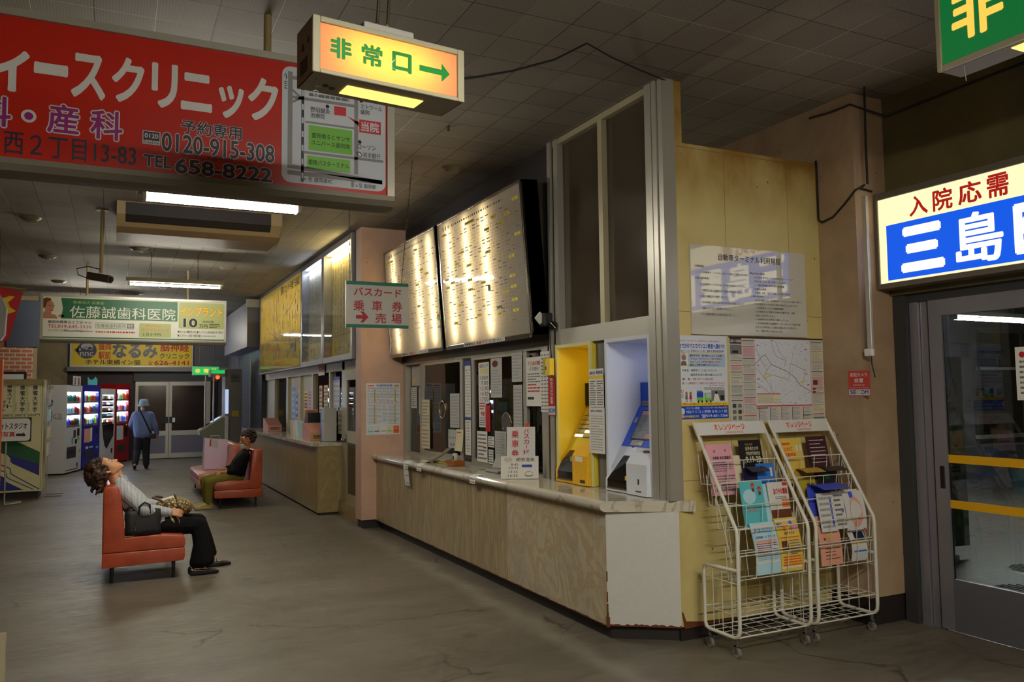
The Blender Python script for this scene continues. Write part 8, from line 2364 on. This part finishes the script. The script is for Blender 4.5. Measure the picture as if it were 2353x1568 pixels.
flesh('face_mask', [[(HP(-0.04, 0.062, -0.055), 0.016), (HP(0.04, 0.062, -0.055), 0.016), (HP(0, 0.092, -0.058), 0.014), (HP(0, 0.080, -0.108), 0.020), (HP(-0.04, 0.045, -0.095), 0.016), (HP(0.04, 0.045, -0.095), 0.016)], [(HP(-0.045, 0.05, -0.06), 0.006), (HP(-0.075, -0.005, -0.03), 0.004)], [(HP(0.045, 0.05, -0.06), 0.006), (HP(0.075, -0.005, -0.03), 0.004)]], ['mask_white'], mn, 0.006, 2)
st_ = [[((1.885, 13.395, 0.80), 0.078), ((1.885, 13.665, 0.80), 0.078), ((1.815, 13.435, 0.66), 0.118), ((1.815, 13.625, 0.66), 0.118)], [((1.815, 13.435, 0.66), 0.118), ((1.815, 13.625, 0.66), 0.118), ((1.79, 13.43, 0.535), 0.112), ((1.79, 13.63, 0.535), 0.112)], [((1.895, 13.49, 0.855), 0.052), ((1.895, 13.56, 0.855), 0.052)]]
st_ += limb(((1.88, 13.37, 0.79), 0.075), ((1.74, 13.343, 0.565), 0.062), ((1.66, 13.39, 0.555), 0.056)) + limb(((1.88, 13.69, 0.79), 0.075), ((1.72, 13.695, 0.585), 0.062), ((1.65, 13.65, 0.58), 0.056))
flesh('shirt', st_, ['shirt_black'], mn, 0.008, 3)
MB().tube([(1.93, 13.44, 0.86), (1.95, 13.42, 0.885), (1.985, 13.43, 0.86), (2.0, 13.45, 0.80)], 0.018, 'shirt_black', 8).build('bag_strap', mn)
tt_ = limb(((1.79, 13.44, 0.49), 0.105), ((1.36, 13.41, 0.40), 0.078), ((1.345, 13.395, 0.22), 0.066), ((1.345, 13.39, 0.11), 0.058)) + limb(((1.79, 13.62, 0.49), 0.105), ((1.31, 13.60, 0.42), 0.078), ((1.335, 13.585, 0.22), 0.066), ((1.34, 13.58, 0.11), 0.058))
flesh('trousers', tt_, ['trousers_olive'], mn, 0.008, 3)
shoe(1.375, 13.38, 0.27, math.pi + 0.05, mn, 'sneaker', 'sneaker_cream', False)
shoe(1.375, 13.57, 0.27, math.pi - 0.08, mn, 'sneaker', 'sneaker_cream', False)

# --- person walking away toward the far doors
wk = thing('person', 'person in a pale blue hat and blue-grey jacket walking away toward the far doors', 'person', (0.63, 21.9, 0))
Hh_, HP = head_hulls((0.665, 21.99, 1.545), (0.05, 1, -0.25), (0, 0.2, 1), 1.02)
tor = [[((0.49, 21.9, 1.33), 0.07), ((0.82, 21.9, 1.32), 0.07), ((0.55, 21.88, 1.08), 0.11), ((0.74, 21.88, 1.08), 0.11)], [((0.55, 21.88, 1.08), 0.11), ((0.74, 21.88, 1.08), 0.11), ((0.57, 21.85, 0.86), 0.11), ((0.74, 21.85, 0.86), 0.11)]]
nk = [[(HP(0, -0.01, -0.06), 0.055), (Vector((0.655, 21.93, 1.38)), 0.065)]]
al = limb(((0.475, 21.9, 1.32), 0.055), ((0.395, 21.88, 1.10), 0.043), ((0.42, 22.08, 1.02), 0.028))
ar = limb(((0.835, 21.9, 1.31), 0.055), ((0.935, 21.86, 1.05), 0.043), ((0.985, 21.9, 0.82), 0.028))
h1 = hand_hulls((0.42, 22.08, 1.02), (0.2, 0.9, -0.2), (0.8, 0, -0.2), 1, 0.5)
h2 = hand_hulls((0.985, 21.9, 0.82), (0.2, 0.1, -1), (-0.9, 0.1, 0), 1, 0.4)
ll = limb(((0.57, 21.87, 0.84), 0.09), ((0.545, 21.95, 0.46), 0.062), ((0.49, 21.75, 0.11), 0.04))
lr = limb(((0.73, 21.87, 0.84), 0.09), ((0.74, 22.0, 0.46), 0.062), ((0.745, 22.02, 0.09), 0.04))
flesh('body', Hh_ + nk + tor + al + ar + h1 + h2 + ll + lr, ['skin_tan'], wk, 0.008, 3)
jk = [[((0.49, 21.9, 1.335), 0.088), ((0.825, 21.9, 1.325), 0.088), ((0.55, 21.88, 1.08), 0.135), ((0.75, 21.88, 1.08), 0.135)], [((0.55, 21.88, 1.08), 0.135), ((0.75, 21.88, 1.08), 0.135), ((0.575, 21.86, 0.85), 0.125), ((0.745, 21.86, 0.86), 0.125)], [((0.655, 21.93, 1.40), 0.075)]]
jk += limb(((0.475, 21.9, 1.32), 0.082), ((0.395, 21.88, 1.10), 0.068), ((0.415, 22.04, 1.035), 0.055)) + limb(((0.84, 21.9, 1.31), 0.082), ((0.935, 21.86, 1.05), 0.07), ((0.98, 21.9, 0.86), 0.055))
flesh('jacket', jk, ['jacket_blue'], wk, 0.01, 3)
tw = limb(((0.575, 21.87, 0.80), 0.115), ((0.545, 21.95, 0.46), 0.09), ((0.50, 21.80, 0.16), 0.075)) + limb(((0.73, 21.87, 0.80), 0.115), ((0.74, 22.0, 0.46), 0.09), ((0.75, 22.0, 0.13), 0.08))
flesh('trousers', tw, ['trousers_dark'], wk, 0.01, 3)
flesh('shoe', [[((0.487, 21.75, 0.09), 0.045), ((0.49, 21.88, 0.04), 0.04), ((0.49, 21.96, 0.03), 0.03)]], ['shoe_black'], wk, 0.008, 2)
flesh('shoe', [[((0.745, 22.0, 0.045), 0.045), ((0.77, 22.14, 0.04), 0.04), ((0.775, 22.2, 0.033), 0.032)]], ['shoe_black'], wk, 0.008, 2)
ht = MB().lathe([(0.0, 0.15), (0.05, 0.148), (0.088, 0.13), (0.102, 0.08), (0.106, 0.03), (0.118, 0.015), (0.142, -0.03), (0.138, -0.032), (0.112, 0.008), (0.10, 0.02)], 'hat_blue', (0.667, 21.97, 1.57), 28)
ht.build('bucket_hat', wk)
sb = thing('shoulder_bag', 'small black shoulder bag worn across the back of the walking person', 'bag', (0.86, 21.78, 0.75))
sm_ = MB()
pts = []
for k in range(13):
    t = k / 12
    pts.append((0.585 + 0.265 * t, 21.775 - 0.03 * math.sin(math.pi * t) + (0.10 if t < 0.06 else 0), 1.44 - 0.60 * t))
sm_.tube(pts, 0.016, 'shirt_black', 8).build('strap', sb)
MB().box((0.79, 21.68, 0.75), (0.95, 21.76, 0.88), 'black', 0.025).build('bag_body', sb)

# ---------------------------------------------------------------- things on the ceiling
mat('ac_beige', (150, 128, 92), 0.5, var=0.06)
ac = thing('air_conditioner', 'beige ceiling air conditioner with a dark intake grille behind the fluorescent batten', 'air conditioner', (0.9, 10.2, 3.62))
MB().prism([(10.0, 3.95), (10.0, 3.80), (10.12, 3.68), (10.3, 3.64), (10.9, 3.64), (10.9, 3.95)], 0.0, 1.8, 'ac_beige', 'x').build('housing', ac)
g = MB(frame((0.08, 9.998, 3.80), (1, 0, 0), (0, 0.0, 1)))
MB().raw([(0.08, 9.995, 3.94), (1.68, 9.995, 3.94), (1.68, 9.995, 3.80), (0.08, 9.995, 3.80), (1.68, 10.07, 3.725), (0.08, 10.07, 3.725)], [(0, 3, 2, 1), (3, 5, 4, 2)], 'kick_black').build('intake_grille', ac)
for x in (-0.01, 1.80):
    MB().prism([(9.99, 3.95), (9.99, 3.795), (10.115, 3.67), (10.3, 3.63), (10.91, 3.63), (10.91, 3.95)], x, x + 0.012, 'ac_beige', 'x').build('end_cap', ac)
cc_ = thing('security_camera', 'security camera on a ceiling pole over the foreground bench', 'camera', (-0.15, 10.6, 3.1))
MB().cyl((-0.16, 10.6, 3.2), (-0.16, 10.6, H), 0.022, 'pole_paint', 12).cyl((-0.16, 10.6, H - 0.01), (-0.16, 10.6, H), 0.07, 'pole_paint', 14).build('ceiling_pole', cc_)
MB(frame((-0.16, 10.6, 3.14), (0.85, -0.5, -0.18), (0, 0, 1))).box((-0.16, -0.045, -0.045), (0.12, 0.045, 0.045), 'camera_dark' if mat('camera_dark', (62, 46, 42), 0.5) else '', 0.012).cyl((0.12, 0, 0), (0.135, 0, 0), 0.034, 'black_gloss', 12).build('camera_body', cc_)
MB().tube([(-0.17, 10.6, 3.24), (-0.3, 10.62, 3.27), (-0.42, 10.65, 3.24), (-0.4, 10.66, 3.17), (-0.29, 10.66, 3.13)], 0.006, 'wire_black', 6).build('cable', cc_)
mat('vent_metal', (122, 112, 92), 0.5, 0.3)
lbs = ('round ceiling vent in front of the timetable boards', 'round ceiling vent between the two fluorescent battens', 'small round ceiling vent right of the second fluorescent batten', 'round ceiling vent left of the second batten, third from the camera pole', 'round ceiling vent left of the camera pole', 'round ceiling vent in the left ceiling, midway down the hall', 'round ceiling vent in the left ceiling above the dental sign')
for (x, y, r), lb in zip(((2.96, 7.28, 0.12), (0.32, 13.1, 0.16), (1.71, 14.47, 0.13), (0.28, 18.74, 0.24), (-0.96, 11.38, 0.12), (-0.96, 14.32, 0.13), (-0.97, 17.29, 0.13)), lbs):
    MB().lathe([(0.0, -0.05), (r * 0.35, -0.05), (r * 0.42, -0.035), (r * 0.5, -0.05), (r * 0.62, -0.045), (r * 0.7, -0.025), (r * 0.95, -0.015), (r, 0.0)], 'vent_metal', (x, y, H), 24).build('ceiling_vent', label=lb, cat='vent', group='round ceiling vents')
MB().lathe([(0.0, -0.06), (0.05, -0.055), (0.075, -0.03), (0.08, 0.0)], 'sign_white', (0.84, 17.36, H), 20).build('smoke_detector', label='small white smoke detector on the ceiling over the dental sign', cat='detector')
MB().cyl((2.46, 6.14, H), (2.46, 6.14, H - 0.05), 0.012, 'chain', 8).build('ceiling_hook', label='short metal hook on the ceiling above the ticket pointer sign', cat='hook')
